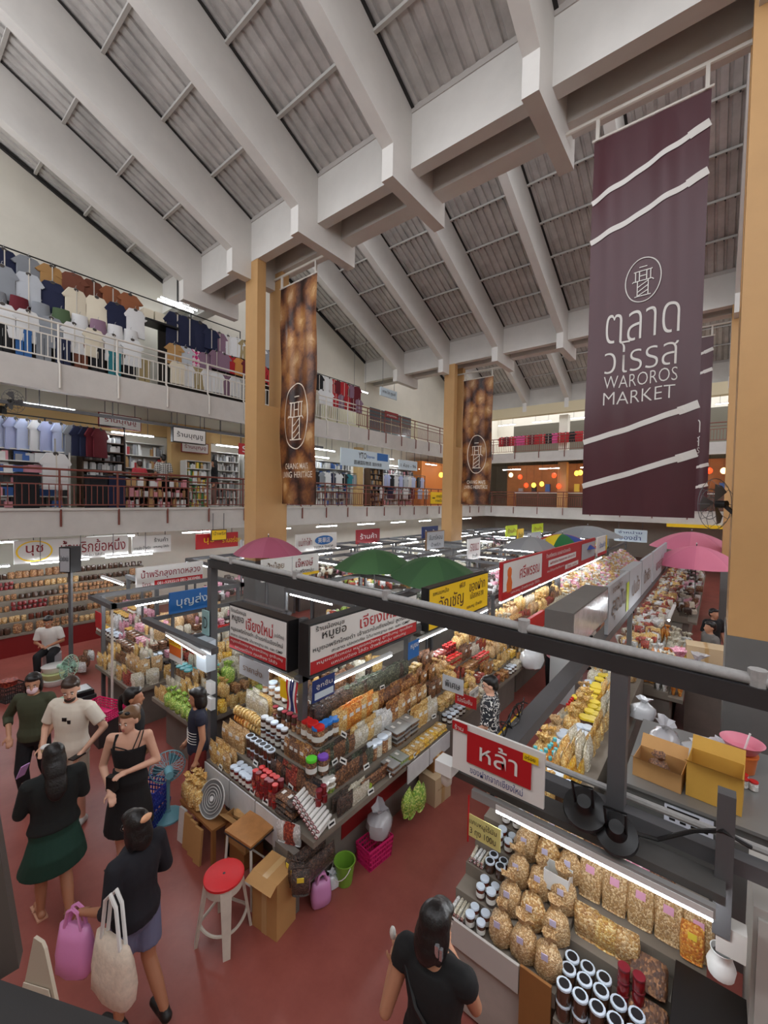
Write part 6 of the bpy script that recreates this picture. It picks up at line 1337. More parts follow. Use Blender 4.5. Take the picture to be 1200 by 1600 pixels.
# 1 woman in olive shirt with a mask, walking
p1, Q1, _ = person('woman with face mask, olive green shirt and black trousers walking at far left', (-6.78, 1.36, 0), face_to((0, 0), (.75, -.66)), 1.66,
    dict(el_r=(-.34, .07, 1.13), wr_r=(-.20, -.14, .98), el_l=(.25, .06, 1.1), wr_l=(.20, -.10, .93), kn_r=(-.09, -.10, .50), an_r=(-.10, .0, .09), kn_l=(.09, .06, .48), an_l=(.10, .20, .10)), 'tan', ('black', 'bob'),
    (GC('olive', (70, 74, 54)), 1.45, .86, 1.44, .022), ('trousers', GC('black_trousers', (26, 26, 30)), .06, .012), (GC('maroon_shoe', (70, 40, 38), .5), 'shoe'), head=(.35, .15), extra=dict(mask=1))
# 2 man in white T-shirt holding a cup
p2, Q2, _ = person('bearded man in white T-shirt carrying a lidded cup', (-5.98, 1.55, 0), face_to((0, 0), (.55, -.83)), 1.77,
    dict(el_r=(-.30, -.02, 1.12), wr_r=(-.10, -.26, 1.06), el_l=(.36, .05, 1.14), wr_l=(.28, -.14, .98)), 'light', ('brown', 'short'),
    (GC('white_shirt', (232, 222, 206)), .75, .82, 1.435, .026), ('shorts', GC('pale_shorts', (206, 190, 172)), .50, .02), (GC('white_shoe', (206, 204, 200), .5), 'shoe'), wide=1.12, head=(.55, .28), extra=dict(beard=1))
sg_ = MB().cbox(.03, -.128, 1.29, .05, .012, .04).cbox(.075, -.12, 1.26, .04, .012, .04); sg_.build('sunglasses', M_BLACK, p2)
Mx = local_thing(p2); cup = Mx @ (Q2['wr_r']+Vector((.085, -.055, -.03)))
ct_ = thing('drink_cup', 'plastic cup with white lid held by the bearded man', 'cup', cup); MB().lathe([(.032, -.06), (.045, .06)], 16).build('cup', mat('iced_drink', (206, 196, 150), .15, coat=1), ct_, True); MB().lathe([(.048, .06), (.048, .07), (.04, .078)], 16).build('lid', M_WHITEP, ct_, True)
ph = Mx @ (Q2['wr_l']+Vector((-.02, -.08, -.03))); o = tag(MB().cbox(0, 0, 0, .08, .15, .012).build('phone', M_BLACK, None, False, ph, .4), 'black phone held low by the bearded man', 'phone')
# 3 woman in black strappy top
p3, Q3, _ = person('woman in black strappy crop top with sunglasses on her head', (-4.88, 1.78, 0), face_to((0, 0), (.80, -.60)), 1.68,
    dict(el_l=(.27, .0, 1.10), wr_l=(.06, -.20, 1.13), el_r=(-.26, .02, 1.09), wr_r=(-.12, -.20, .95)), 'light', ('fair', 'bun'),
    (GC('black_top', (24, 22, 24)), -1, 1.10, 1.30, .014), ('skirt', GC('black_skirt', (22, 20, 22)), .42, .07), (GC('black_shoe', (26, 24, 24), .5), 'shoe'), head=(-.35, .12), vox=.010, extra=dict(sunglasses_up=1))
q = MB(); q.tube([(-.13, -.075, 1.30), (-.11, -.03, 1.43), (-.10, .06, 1.40)], .016, 8); q.build('wide_strap', GC('black_top', (24, 22, 24)), p3, True)
q = MB()
for a_, b_, c_ in (((.06, -.125, 1.29), (.10, -.09, 1.40), (.11, -.01, 1.45)), ((.11, -.11, 1.29), (.135, -.08, 1.38), (.14, -.01, 1.445)), ((-.12, -.11, 1.36), (.0, -.128, 1.32), (.06, -.13, 1.28))): q.tube([a_, b_, c_], .006, 6)
q.build('thin_strap', GC('black_top', (24, 22, 24)), p3, True)
o = tag(MB().cbox(0, 0, 0, .10, .06, .15).build('shoulder_bag', GC('black_bag', (20, 20, 22), .5), None, False, local_thing(p3) @ Vector((-.10, -.19, 1.02)), .5), 'small black bag held by the woman in the strappy top', 'bag')
# 4 dark haired person behind them
person('dark haired woman in black seen from behind between the man and the strappy top', (-5.50, 2.05, 0), face_to((0, 0), (.6, .8)), 1.62, None, 'warm', ('black', 'ponytail'), (GC('black_shirt', (24, 24, 28)), 1.5, .84, 1.44), ('trousers', GC('black_trousers', (26, 26, 30)), .06, .0), (GC('black_shoe', (26, 24, 24), .5), 'shoe'), face=False)
# 5 woman in dark green skirt looking at a pink phone
p5, Q5, _ = person('woman in black top and dark green skirt looking at a pink phone, seen from behind', (-4.78, 1.10, 0), face_to((0, 0), (-.93, .10)), 1.62,
    dict(el_l=(.25, -.04, 1.13), wr_l=(.20, -.28, 1.20), el_r=(-.24, -.02, 1.13), wr_r=(-.06, -.24, 1.12), kn_l=(.09, -.12, .48), an_l=(.10, -.08, .09), kn_r=(-.08, .02, .47), an_r=(-.09, .20, .13)), 'warm', ('black', 'long'),
    (GC('black_cape', (22, 26, 26)), 1.5, .92, 1.445, .03), ('skirt', GC('dark_green', (22, 58, 46)), .52, .11), (mat('slipper_tan', (206, 156, 130), .6), 'slipper'), face=True, head=(0, .35), wide=1.12)
Mx = local_thing(p5); o = tag(MB().cbox(0, 0, 0, .075, .008, .15).build('phone', mat('phone_lilac', (206, 160, 222), .35), None, False, Mx @ Vector((.20, -.38, 1.36)), p5.rotation_euler.z+.5), 'pink phone held up by the woman in the green skirt', 'phone'); o.rotation_euler.x = -.5
# 6 woman carrying a white tote bag
p6, Q6, _ = person('woman in black top with white tote bag on her shoulder and pink bag in hand', (-3.33, 1.26, 0), face_to((0, 0), (-.95, -.22)), 1.60,
    dict(el_l=(.23, .03, 1.11), wr_l=(.24, -.24, 1.0), el_r=(-.25, .01, 1.1), wr_r=(-.12, -.24, 1.0), kn_l=(.09, -.10, .49), an_l=(.10, -.06, .09), kn_r=(-.08, .03, .48), an_r=(-.08, .22, .14)), 'warm', ('black', 'bob'),
    (GC('black_knit', (28, 28, 36)), 1.25, .86, 1.44, .024), ('shorts', GC('slate_shorts', (110, 112, 140)), .60, .015), (GC('black_shoe', (26, 24, 24), .5), 'shoe'), head=(0, .25), extra=dict(glasses=1))
MB().ell((.0, .12, 1.70), (.05, .02, .03), 8, 6).build('hair_tie', mat('hair_tie_peach', (236, 180, 140), .6), p6, True)
Mx = local_thing(p6)
def tote(label, M, w, h, d, m, strap, hm, name='tote_bag'):
    t = thing(name, label, 'bag', (0, 0, 0)); t.matrix_world = M
    _pouch_b = MB(); n = 16; vs = []; lv = [(0, .86, .7), (.08, .98, 1), (.4, 1.05, 1.05), (.75, .98, .75), (1.0, .9, .35)]; rr = random.Random(3)
    for z, a, b in lv:
        for j in range(n):
            th = 2*PI*j/n; vs.append((w/2*a*math.copysign(abs(math.cos(th))**.6, math.cos(th))*rr.uniform(.96, 1.04), d/2*b*math.copysign(abs(math.sin(th))**.8, math.sin(th))*rr.uniform(.9, 1.1), h*z))
    k = len(lv); _pouch_b.add(vs, [(i*n+j, i*n+(j+1) % n, (i+1)*n+(j+1) % n, (i+1)*n+j) for i in range(k-1) for j in range(n)]+[tuple(range(n-1, -1, -1)), tuple((k-1)*n+j for j in range(n))])
    _pouch_b.build('bag_body', m, t, 'all')
    for s in (-1, 1): MB().tube([(-w*.26, s*d*.14, h*.96), (-w*.15, s*d*.14, h+strap*.8), (0, s*d*.14, h+strap), (w*.15, s*d*.14, h+strap*.8), (w*.26, s*d*.14, h*.96)], .014, 6).build('strap', hm, t, True)
    return t
M_CANVAS = mat('tote_canvas', (226, 208, 190), .85, noise_s=22, noise_a=.16, bump=.3, bump_s=30)
tote('large white tote bag hanging from the shoulder of the woman in black', Mx @ Matrix.Translation((.30, .20, .64)) @ Matrix.Rotation(PI/2, 4, 'Z'), .40, .42, .15, M_CANVAS, .34, M_WHITEP)
tote('pink shopping bag carried low by the woman with the tote bag', Mx @ Matrix.Translation((.26, -.34, .50)) @ Matrix.Rotation(PI/2+.3, 4, 'Z'), .28, .38, .16, mat('pink_bag_plastic', (232, 150, 206), .35, coat=.4, bump=.4, bump_s=10), .14, mat('pink_bag_plastic', (232, 150, 206), .35), 'shopping_bag')
o = tag(MB().cbox(0, 0, 0, .075, .15, .01).build('phone', M_BLACK, None, False, Mx @ Vector((-.05, -.36, 1.04)), p6.rotation_euler.z), 'black phone in the hand of the woman with the tote bag', 'phone')
# 7 navy vendor in the passage
p7, Q7, _ = person('vendor woman in sleeveless navy striped top standing in the passage', (-5.03, 2.62, 0), face_to((0, 0), (-.35, -.93)), 1.56, dict(el_r=(-.24, .04, 1.1), wr_r=(-.24, -.10, .90)), 'tan', ('black', 'bob'), (GC('navy_top', (34, 36, 54)), .35, .84, 1.43), ('shorts', GC('red_shorts', (130, 44, 40)), .50, .02), (mat('slipper_pink', (232, 160, 160), .6), 'slipper'), head=(-.35, .15))
for i in range(5): MB().tube([(.172*math.cos(a), -.0-.132*math.sin(a), 1.02+i*.035) for a in [PI*.1+j*PI*.8/12 for j in range(13)]], .004, 4).build('stripe', M_PRINT, p7)
# 8 woman in floral shirt in the aisle
def floral():
    m = bpy.data.materials.new('floral_print'); m.use_nodes = True; nt = m.node_tree; b = nt.nodes['Principled BSDF']; v = nt.nodes.new('ShaderNodeTexNoise'); v.inputs['Scale'].default_value = 11; v.inputs['Detail'].default_value = 1; v.inputs['Distortion'].default_value = 1.6; tc = nt.nodes.new('ShaderNodeTexCoord'); nt.links.new(tc.outputs['Object'], v.inputs[0]); rp = nt.nodes.new('ShaderNodeValToRGB'); rp.color_ramp.interpolation = 'CONSTANT'
    e = rp.color_ramp.elements; e[0].color = srgb(28, 30, 38); e[0].position = 0; e[1].color = srgb(228, 226, 220); e[1].position = .52; q = e.new(.60); q.color = srgb(70, 76, 96); q = e.new(.64); q.color = srgb(30, 30, 36); nt.links.new(v.outputs[0], rp.inputs[0]); nt.links.new(rp.outputs[0], b.inputs[0]); b.inputs['Roughness'].default_value = .8; return m
person('woman with glasses in black and white floral shirt standing in the aisle', (-2.33, 5.30, 0), face_to((0, 0), (-.85, -.25)), 1.60, dict(el_l=(.26, -.02, 1.1), wr_l=(.22, -.20, .98)), 'light', ('black', 'short'), (floral(), .95, .80, 1.44, .03), ('trousers', GC('grey_trousers', (80, 80, 88)), .06, .01), (GC('black_shoe', (26, 24, 24), .5), 'shoe'), head=(.1, .25), extra=dict(glasses=1))
# 9 woman at the bottom edge in black vest
p9, Q9, _ = person('woman in black vest with hair clip standing at the front stall, back turned', (-1.17, 2.0, 0), face_to((0, 0), (-.15, 1)), 1.68,
    dict(el_l=(.27, .08, 1.00), wr_l=(.27, .0, 1.20), el_r=(-.20, -.13, 1.10), wr_r=(.02, -.27, 1.20)), 'tan', ('black', 'bob'), (GC('black_vest', (20, 20, 22)), .25, .80, 1.40, .022), ('trousers', GC('black_trousers', (26, 26, 30)), .06, .01), (GC('black_shoe', (26, 24, 24), .5), 'shoe'), head=(-.25, .3))
MB().cbox(-.05, .10, 1.57, .02, .02, .06).cbox(-.07, .09, 1.55, .015, .02, .06).build('hair_clip', mat('clip_silver', (206, 206, 210), .25, metal=.8), p9)
MB().tube([(.17, .06, 1.36), (.06, .135, 1.22), (-.10, .135, 1.06), (-.17, .06, .95)], .016, 6).build('bag_strap', M_BLACK, p9, True)
o = tag(MB().ell((0, 0, 0), (.022, .018, .045), 10, 6).build('snack_wrapper', M_CLEAR, None, True, local_thing(p9) @ Vector((.29, -.03, 1.36))), 'crumpled clear wrapper in the hand of the woman in the black vest', 'wrapper')
# 10 seated vendor by the left stalls
person('seated vendor in white T-shirt among the stalls at left', (-11.55, 2.62, 0), face_to((0, 0), (.85, -.5)), 1.66, dict(el_l=(.25, -.08, .72), wr_l=(.10, -.30, .70), el_r=(-.25, -.08, .72), wr_r=(-.08, -.32, .72), hip_l=(.09, 0, .50), hip_r=(-.09, 0, .50), kn_l=(.12, -.40, .50), kn_r=(-.12, -.40, .50), an_l=(.12, -.38, .09), an_r=(-.12, -.38, .09)), 'warm', ('black', 'short'), (GC('white_tee', (228, 224, 218)), .8, .84, 1.44), ('trousers', GC('black_trousers', (26, 26, 30)), .06, .01), (GC('black_shoe', (26, 24, 24), .5), 'shoe'), sit=.40, head=(0, .3), lean=(0, -.10))
tag(MB().lathe([(.19, 0), (.17, .40), (.18, .42)], 14).build('stool', LIDS['grey'], None, True, (-11.55, 2.64, 0)), 'grey stool under the seated vendor', 'stool')
# small figures on the galleries and in the far aisle
person('woman in black jacket with long hair walking on the first gallery', (-13.75, 7.72, 3.6), face_to((0, 0), (-.3, -.9)), 1.62, None, 'tan', ('black', 'long'), (GC('black_shirt', (24, 24, 28)), 1.9, .82, 1.44), ('trousers', GC('taupe_trousers', (120, 96, 88)), .06, .01), (GC('white_shoe', (206, 204, 200), .5), 'shoe'), vox=.02, face=False)
person('man in plaid shirt and dark trousers standing at the first gallery shop', (-13.85, 6.05, 3.6), face_to((0, 0), (-1, .1)), 1.66, None, 'tan', ('black', 'short'), (CL['check'], .9, .82, 1.44), ('trousers', GC('black_trousers', (26, 26, 30)), .06, .01), (GC('black_shoe', (26, 24, 24), .5), 'shoe'), vox=.02, face=False)
person('short person in red shirt at the first gallery shop counter', (-13.85, 5.35, 3.6), face_to((0, 0), (-1, 0)), 1.40, None, 'tan', ('brown', 'short'), (GC('red_shirt', (190, 60, 70)), .9, .82, 1.44), ('trousers', GC('black_trousers', (26, 26, 30)), .06, .01), None, vox=.02, face=False)
for lab, x, y, c in (('shopper in dark shirt in the far aisle left of the pale signs', -2.1, 11.6, (40, 44, 40)), ('shopper in cream shirt in the far aisle beside the heaped snacks', -2.3, 10.9, (220, 210, 196)), ('shopper in blue shirt at the far end of the aisle', -2.4, 17.5, (40, 60, 140)), ('vendor in pink floral shirt leaning among the snacks below the red sign', -2.55, 8.9, (226, 160, 170)), ('vendor in black shirt under the pink umbrellas', .0, 12.2, (26, 26, 28)), ('vendor in grey shirt crouching beside the far cartons', -.05, 10.8, (120, 116, 112))):
    person(lab, (x, y, 0), rnd.uniform(-2, 2), 1.58, None, 'tan', ('black', 'short'), (GC('far_%d_%d' % (c[0], c[2]), c), .9, .82, 1.44), ('trousers', GC('black_trousers', (26, 26, 30)), .06, .01), (GC('black_shoe', (26, 24, 24), .5), 'shoe'), vox=.022, face=False)
flush_remesh()
# ---------------------------------------------------------------- umbrellas
def umbrella(label, c, r, cols, hgt=.42, rib=8, pole=2.0, tilt=(0, 0)):
    t = thing('umbrella', label, 'umbrella', c); t.rotation_euler = (tilt[0], tilt[1], 0)
    n = rib*4; ms = [mat('umb_%d_%d_%d' % q, q, .7) for q in cols]; bm = MB(); m = 7; vs = []
    for i in range(m+1):
        f = i/m
        for j in range(n):
            a = 2*PI*j/n; sc = 1-.07*f*(1-abs(math.cos(a*rib/2))); z = hgt*(1-f**1.9)-.02*f*(1-abs(math.cos(a*rib/2)))
            vs.append((r*f*sc*math.cos(a), r*f*sc*math.sin(a), z))
    for i in range(m):
        for j in range(n): bm.add([], [], 0); bm.f.append((i*n+j, i*n+(j+1) % n, (i+1)*n+(j+1) % n, (i+1)*n+j)); bm.mi.append((j*rib//n) % len(ms))
    bm.v = vs; bm.build('canopy', ms, t, 'all')
    for k in range(rib):
        a = 2*PI*k/rib; MB().tube([(r*f*math.cos(a), r*f*math.sin(a), hgt*(1-f**1.9)-.015) for f in (0.02, .35, .7, 1)], .006, 5).build('rib', M_STEEL, t)
    MB().tube([(0, 0, hgt+.06), (0, 0, -pole)], .014, 6).build('pole', M_STEEL, t); MB().ell((0, 0, hgt+.07), (.015, .015, .03), 8, 6).build('tip', M_WHITEP, t, True)
umbrella('maroon pink umbrella above the stall with script signs', (-9.15, 6.65, 2.52), .88, [(176, 92, 116), (168, 84, 108)], pole=1.9)
umbrella('nearer dark green umbrella in the middle of the market', (-6.45, 7.75, 2.34), .98, [(62, 100, 58), (56, 92, 54)], pole=1.6)
umbrella('second dark green umbrella, right of and lower than the first', (-4.86, 7.95, 2.30), 1.0, [(58, 96, 56), (52, 88, 52)], pole=1.5, tilt=(.08, .1))
umbrella('front pink umbrella near the near ochre column', (-.45, 14.9, 2.25), 1.1, [(222, 124, 150), (214, 116, 144)], .55, pole=1.4)
umbrella('rear pink umbrella behind the front pink one', (-.75, 19.5, 2.35), 1.35, [(226, 130, 156), (216, 120, 148)], .6, pole=1.5)
umbrella('red yellow green and blue striped umbrella behind the red sign', (-4.5, 16.3, 2.35), 1.15, [(190, 40, 44), (236, 206, 40), (40, 110, 60), (44, 70, 150)], .45, pole=1.5)
umbrella('grey umbrella left of the striped umbrella', (-5.3, 15.2, 2.3), 1.0, [(150, 150, 150), (142, 142, 144)], .4, pole=1.5)
umbrella('grey umbrella behind the striped umbrella', (-4.7, 21.0, 2.45), 1.5, [(150, 152, 154), (142, 144, 146)], .45, pole=1.6)
# ---------------------------------------------------------------- things around the corner stall
def stool(label, loc, rz=0.3):
    t = thing('stool', label, 'stool', loc, rz); mp = mat('stool_plastic', (206, 196, 182), .5, noise_s=4, noise_a=.15)
    MB().lathe([(.02, .575), (.16, .575), (.175, .585), (.175, .605), (.16, .615), (.02, .615)], 28).build('seat', mat('seat_red', (214, 38, 44), .5, noise_s=6, noise_a=.06), t, True)
    MB().lathe([(.0, .612), (.012, .6165), (.012, .6175), (.0, .6175)], 12).build('seat_hole', M_BLACK, t)
    MB().lathe([(.150, .50), (.165, .50), (.168, .58), (.150, .58)], 28, closed=False).build('apron', mp, t, True)
    for k in range(4):
        a = PI/4+k*PI/2; c, s = math.cos(a), math.sin(a)
        q = MB()
        for f0, f1 in ((0, 1),):
            top = Vector((.148*c, .148*s, .565)); bot = Vector((.235*c, .235*s, 0)); tn = Vector((-s, c, 0)); rd = Vector((c, s, 0))
            vs = [top+tn*.048-rd*.01, top-tn*.048-rd*.01, top-tn*.048+rd*.018, top+tn*.048+rd*.018, bot+tn*.030-rd*.012, bot-tn*.030-rd*.012, bot-tn*.030+rd*.012, bot+tn*.030+rd*.012]
            q.add(vs, [(3, 2, 1, 0), (4, 5, 6, 7), (0, 1, 5, 4), (1, 2, 6, 5), (2, 3, 7, 6), (3, 0, 4, 7)])
        q.build('leg', mp, t)
    for k in range(4):
        a0, a1 = PI/4+k*PI/2, PI/4+(k+1)*PI/2; pts = []
        for j in range(9):
            f = j/8; a = a0+(a1-a0)*f; rr_ = .205*(1-.16*math.sin(PI*f)); pts.append((rr_*math.cos(a), rr_*math.sin(a), .20-.03*math.sin(PI*f)))
        MB().tube(pts, .014, 6).build('rung', mp, t, True)
    return t
stool('white plastic stool with round red seat standing in the aisle', (-3.40, 2.02, 0), .35).scale = (1, 1, .93)
def carton(label, loc, rz, w, d, h, m=None, flaps='open', name='cardboard_box', mi=None):
    t = thing(name, label, 'box', loc, rz); m = m or M_CARD; mi = mi or M_CARDD; e = .006
    for nm, b in (('side', (-w/2, -d/2, 0, w/2, -d/2+e, h)), ('side', (-w/2, d/2-e, 0, w/2, d/2, h)), ('side', (-w/2, -d/2+e, 0, -w/2+e, d/2-e, h)), ('side', (w/2-e, -d/2+e, 0, w/2, d/2-e, h)), ('base', (-w/2+e, -d/2+e, 0, w/2-e, d/2-e, e))): MB().box(*b).build(nm, m, t)
    if flaps == 'open':
        MB().bar((-w/2, -d/2, h), (-w/2-.0, -d/2-.10, h+.07), w, e, up=(1, 0, 0)) 
        q = MB(); q.add([(-w/2, -d/2, h), (w/2, -d/2, h), (w/2+.01, -d/2-.10, h+.06), (-w/2-.01, -d/2-.10, h+.06)], [(0, 1, 2, 3)]); q.build('flap', m, t)
        q = MB(); q.add([(-w/2, d/2, h), (w/2, d/2, h), (w/2, d/2+.08, h+.10), (-w/2, d/2+.08, h+.10)], [(0, 1, 2, 3)]); q.build('flap', m, t)
    else:
        MB().box(-w/2-.004, -d/2-.004, h, w/2+.004, d/2+.004, h+.008).build('flap', m, t)
        if flaps == 'lift':
            q = MB(); q.add([(-w/2, -d/2, h+.01), (w/2, -d/2, h+.01), (w/2*1.05, -d/2-.09, h-.03), (-w/2*1.05, -d/2-.09, h-.03)], [(0, 1, 2, 3)]); q.build('flap', m, t)
        MB().box(-.03, -d/2-.005, 0, .03, d/2+.005, h+.0085).build('tape', mat('tape_tan', (196, 160, 110), .3), t)
    return t
carton('tall cardboard box with lifted lid standing in front of the corner stall', (-3.14, 2.38, 0), .15, .31, .25, .52, None, 'lift')
carton('open cardboard carton holding crumpled paper beside the small table', (-4.0, 2.62, .18), .1, .34, .24, .30, M_CARD, 'open')
tag(MB().box(-4.2, 2.5, 0, -3.82, 2.74, .175).build('crate', M_CARDD), 'low brown crate under the open paper carton', 'crate')
for i in range(3): tag(MB().ell((0, 0, 0), (.09, .07, .05), 7, 5).build('crumpled_paper', mat('brown_paper', (196, 150, 96), .9, bump=.5, bump_s=30), None, False, (-4.06+i*.07, 2.6+.03*i, .46), i), 'crumpled brown paper in the open carton', 'paper', 'crumpled paper in the open carton')
tb = thing('small_table', 'small folding table with worn wooden top and white metal legs', 'table', (-3.62, 2.44, 0), .12)
MB().box(-.19, -.16, .60, .19, .16, .625).build('top', mat('worn_wood', (176, 120, 66), .6, noise_s=5, noise_a=.25), tb); MB().box(-.195, -.165, .588, .195, .165, .602).build('rim', M_DSTEEL, tb)
for x, y in ((-.17, -.14), (.17, -.14), (.17, .14), (-.17, .14)): MB().tube([(x, y, .59), (x*1.25, y*1.15, 0)], .013, 8).build('leg', M_RAILW, tb, True)
for y in (-.15, .15): MB().tube([(-.19, y, .22), (.19, y, .22)], .010, 6).build('brace', M_RAILW, tb)
fg = thing('fan_grille', 'round grey fan grille leaning against the front of the corner stall', 'grille', (-4.30, 2.42, .62)); fg.rotation_euler = (R(66), 0, .15)
MB().lathe([(.0, .0), (.16, .0), (.185, .02), (.185, .028), (.15, .012), (.0, .012)], 30, closed=False).build('dish', mat('grille_grey', (118, 118, 118), .5), fg, True)
for q in (.05, .08, .11, .14, .185): MB().tube([(q*math.cos(2*PI*j/30), q*math.sin(2*PI*j/30), .024) for j in range(31)], .004 if q < .18 else .007, 5).build('ring', mat('grille_rim', (196, 194, 190), .4), fg)
MB().lathe([(.0, .02), (.026, .02), (.026, .03), (.0, .03)], 14).build('hub', M_WHITEP, fg)
lt = thing('table', 'low brown table in front of the corner stall holding a fan grille', 'table', (-4.45, 2.42, 0)); MB().box(-.36, -.13, .41, .36, .13, .44).build('top', M_CARDD, lt)
for x in (-.33, .33):
    for y in (-.10, .10): MB().box(x-.02, y-.02, 0, x+.02, y+.02, .41).build('leg', M_CARDD, lt)
for i in range(7): put('gathered_bag', (-4.76+(i % 4)*.085, 2.36+(i//4)*.11, .445), i, 'golden noodle bag on the low table beside the fan grille', 'noodle bags on the low table', SN['golden'], scale=.95, nm='noodle_bag')
for i, (x, m) in enumerate(((-4.72, 'bag_clear'), (-4.58, 'card'), (-4.44, 'card'), (-4.30, 'card'))):
    o = tag(MB().box(-.06, -.012, 0, .06, .012, .38).build('folded_carton', M_CLEAR if i == 0 else M_CARD, None, False, (x, 2.26-.01*i, .0), .1), ('%s folded sheet leaning on the low table' % ('clear plastic wrapped', 'first brown', 'second brown', 'third brown')[i]), 'cardboard'); o.rotation_euler.x = -.08
for i, (c, x) in enumerate((('white', 0), ('red', .055), ('red', .10), ('white', .15))): put('packet', (-3.26+x, 2.56+.02*i, .60), .3, '%s tall packet behind the tall cardboard box' % c, '%s packets behind the tall box' % c, SN[c], scale=(.8, 1, 1.35), tilt=.1)
tag(MB().box(-3.32, 2.52, 0, -3.04, 2.60, .595).build('packet_stand', M_COUNT), 'grey stand holding tall packets behind the tall cardboard box', 'stand')
for i in range(9):
    q = put('packet', (-2.93-.10*(i // 5)*.5, 2.52+.085*(i % 5)+.02, .34+.12*(i//5)), PI/2, 'dark brown packet with white tag hanging at the stall corner', 'dark packets hanging at the stall corner', SN['dark'], scale=1.2)
for i in range(3):
    o = put('snack_bag', (-3.02+.08*i, 2.50-.02*i, .38), .4*i, 'dark wrapped bag with yellow label hanging at the stall corner', 'dark bags with yellow labels at the corner', SN['dark'], scale=1.05, lab=M_YELL)
tote('lilac pink carrier bag standing on the floor at the stall corner', Matrix.Translation((-2.93, 2.78, 0)) @ Matrix.Rotation(1.2, 4, 'Z'), .20, .24, .12, mat('lilac_bag', (206, 140, 190), .4, coat=.3), .08, mat('lilac_bag', (206, 140, 190), .4), 'carrier_bag')
bk = thing('bucket', 'green plastic bucket on the floor beside the corner stall', 'bucket', (-2.92, 3.10, 0))
MB().lathe([(.08, 0), (.082, .01), (.108, .22), (.116, .225), (.116, .235), (.102, .232), (.076, .02), (.0, .015)], 20, closed=False).build('body', mat('bucket_green', (124, 170, 60), .4), bk, True); MB().tube([(.112*math.cos(a), -.03-.1*math.sin(a), .225-.12*math.sin(a)) for a in [j*PI/10 for j in range(11)]], .005, 5).build('handle', M_WHITEP, bk)
def basket(label, loc, rz, w, d, h, c, name='basket'):
    t = thing(name, label, 'basket', loc, rz); m = mat('basket_%d_%d_%d' % c, c, .4); e = .008; k = .88
    for sx, sy in ((1, 0), (-1, 0), (0, 1), (0, -1)):
        q = MB()
        for i in range(5):
            z = h*i/4
            f = k+(1-k)*i/4
            if sx: q.bar((sx*w/2*f, -d/2*f, z), (sx*w/2*f, d/2*f, z), .008, .016 if i < 4 else .024)
            else: q.bar((-w/2*f, sy*d/2*f, z), (w/2*f, sy*d/2*f, z), .008, .016 if i < 4 else .024)
        n = 10
        for i in range(n+1):
            u = -1+2*i/n
            if sx: q.bar((sx*w/2*k, u*d/2*k, 0), (sx*w/2, u*d/2, h), .010, .006)
            else: q.bar((u*w/2*k, sy*d/2*k, 0), (u*w/2, sy*d/2, h), .010, .006)
        q.build('side', m, t)
    MB().box(-w/2*k, -d/2*k, 0, w/2*k, d/2*k, .008).build('base', m, t); return t
basket('bright pink plastic basket beside the green bucket', (-2.86, 3.52, 0), 1.45, .36, .22, .22, (214, 40, 110))
basket('yellow green snack basket on the lowest aisle tier', (-2.97, 3.42, .76), 1.57, .17, .13, .06, (170, 196, 70), 'tray_basket')
for i in range(6): put('tub', (-3.0+.05*(i % 2), 3.37+.05*(i//2), .775), 0, 'pale green snack ball in the yellow green basket', 'snack balls in the basket', SN['lime'], scale=.4, parts=False)
def plastic_bag(label, loc, r, h, m, seed=0, squash=1.0, name='plastic_bag'):
    o = _gather(r, h, 12, seed).build(name, m, None, True, loc, seed); o.scale = (1, squash, 1); return tag(o, label, 'bag')
M_FILM = mat('grey_plastic_film', (196, 194, 198), .2, coat=1, bump=.8, bump_s=18, alpha=.8); M_FILMW = mat('white_plastic_film', (226, 228, 232), .2, coat=1, bump=.8, bump_s=14)
plastic_bag('crumpled grey plastic bag above the pink basket', (-2.86, 3.60, .25), .17, .30, M_FILM, 2)
plastic_bag('small clear bag beside the lilac carrier bag', (-2.98, 2.98, 0), .07, .16, M_FILMW, 4)
for i in range(4): put('snack_bag', (-2.80+.01*i, 4.05+.085*i, .22-.06*(i % 2)), PI/2+.2, 'lime green snack bag hanging below the aisle side of the corner stall', 'lime green bags hanging below the counter', SN['lime'], scale=1.2, lab=False)
bx = carton('pale printed carton on the floor at the end of the corner stall', (-2.86, 4.78, 0), 1.45, .34, .28, .36, mat('carton_pale', (206, 180, 144), .8), 'closed')
for x in (-.12, -.02): text('สินค้า', .09, .03, M_CARDD, bx, FX(x, -.144, .2))
carton('small brown carton on top of the pale printed carton', (-2.90, 4.82, .375), 1.4, .22, .18, .18, M_CARDD, 'closed')
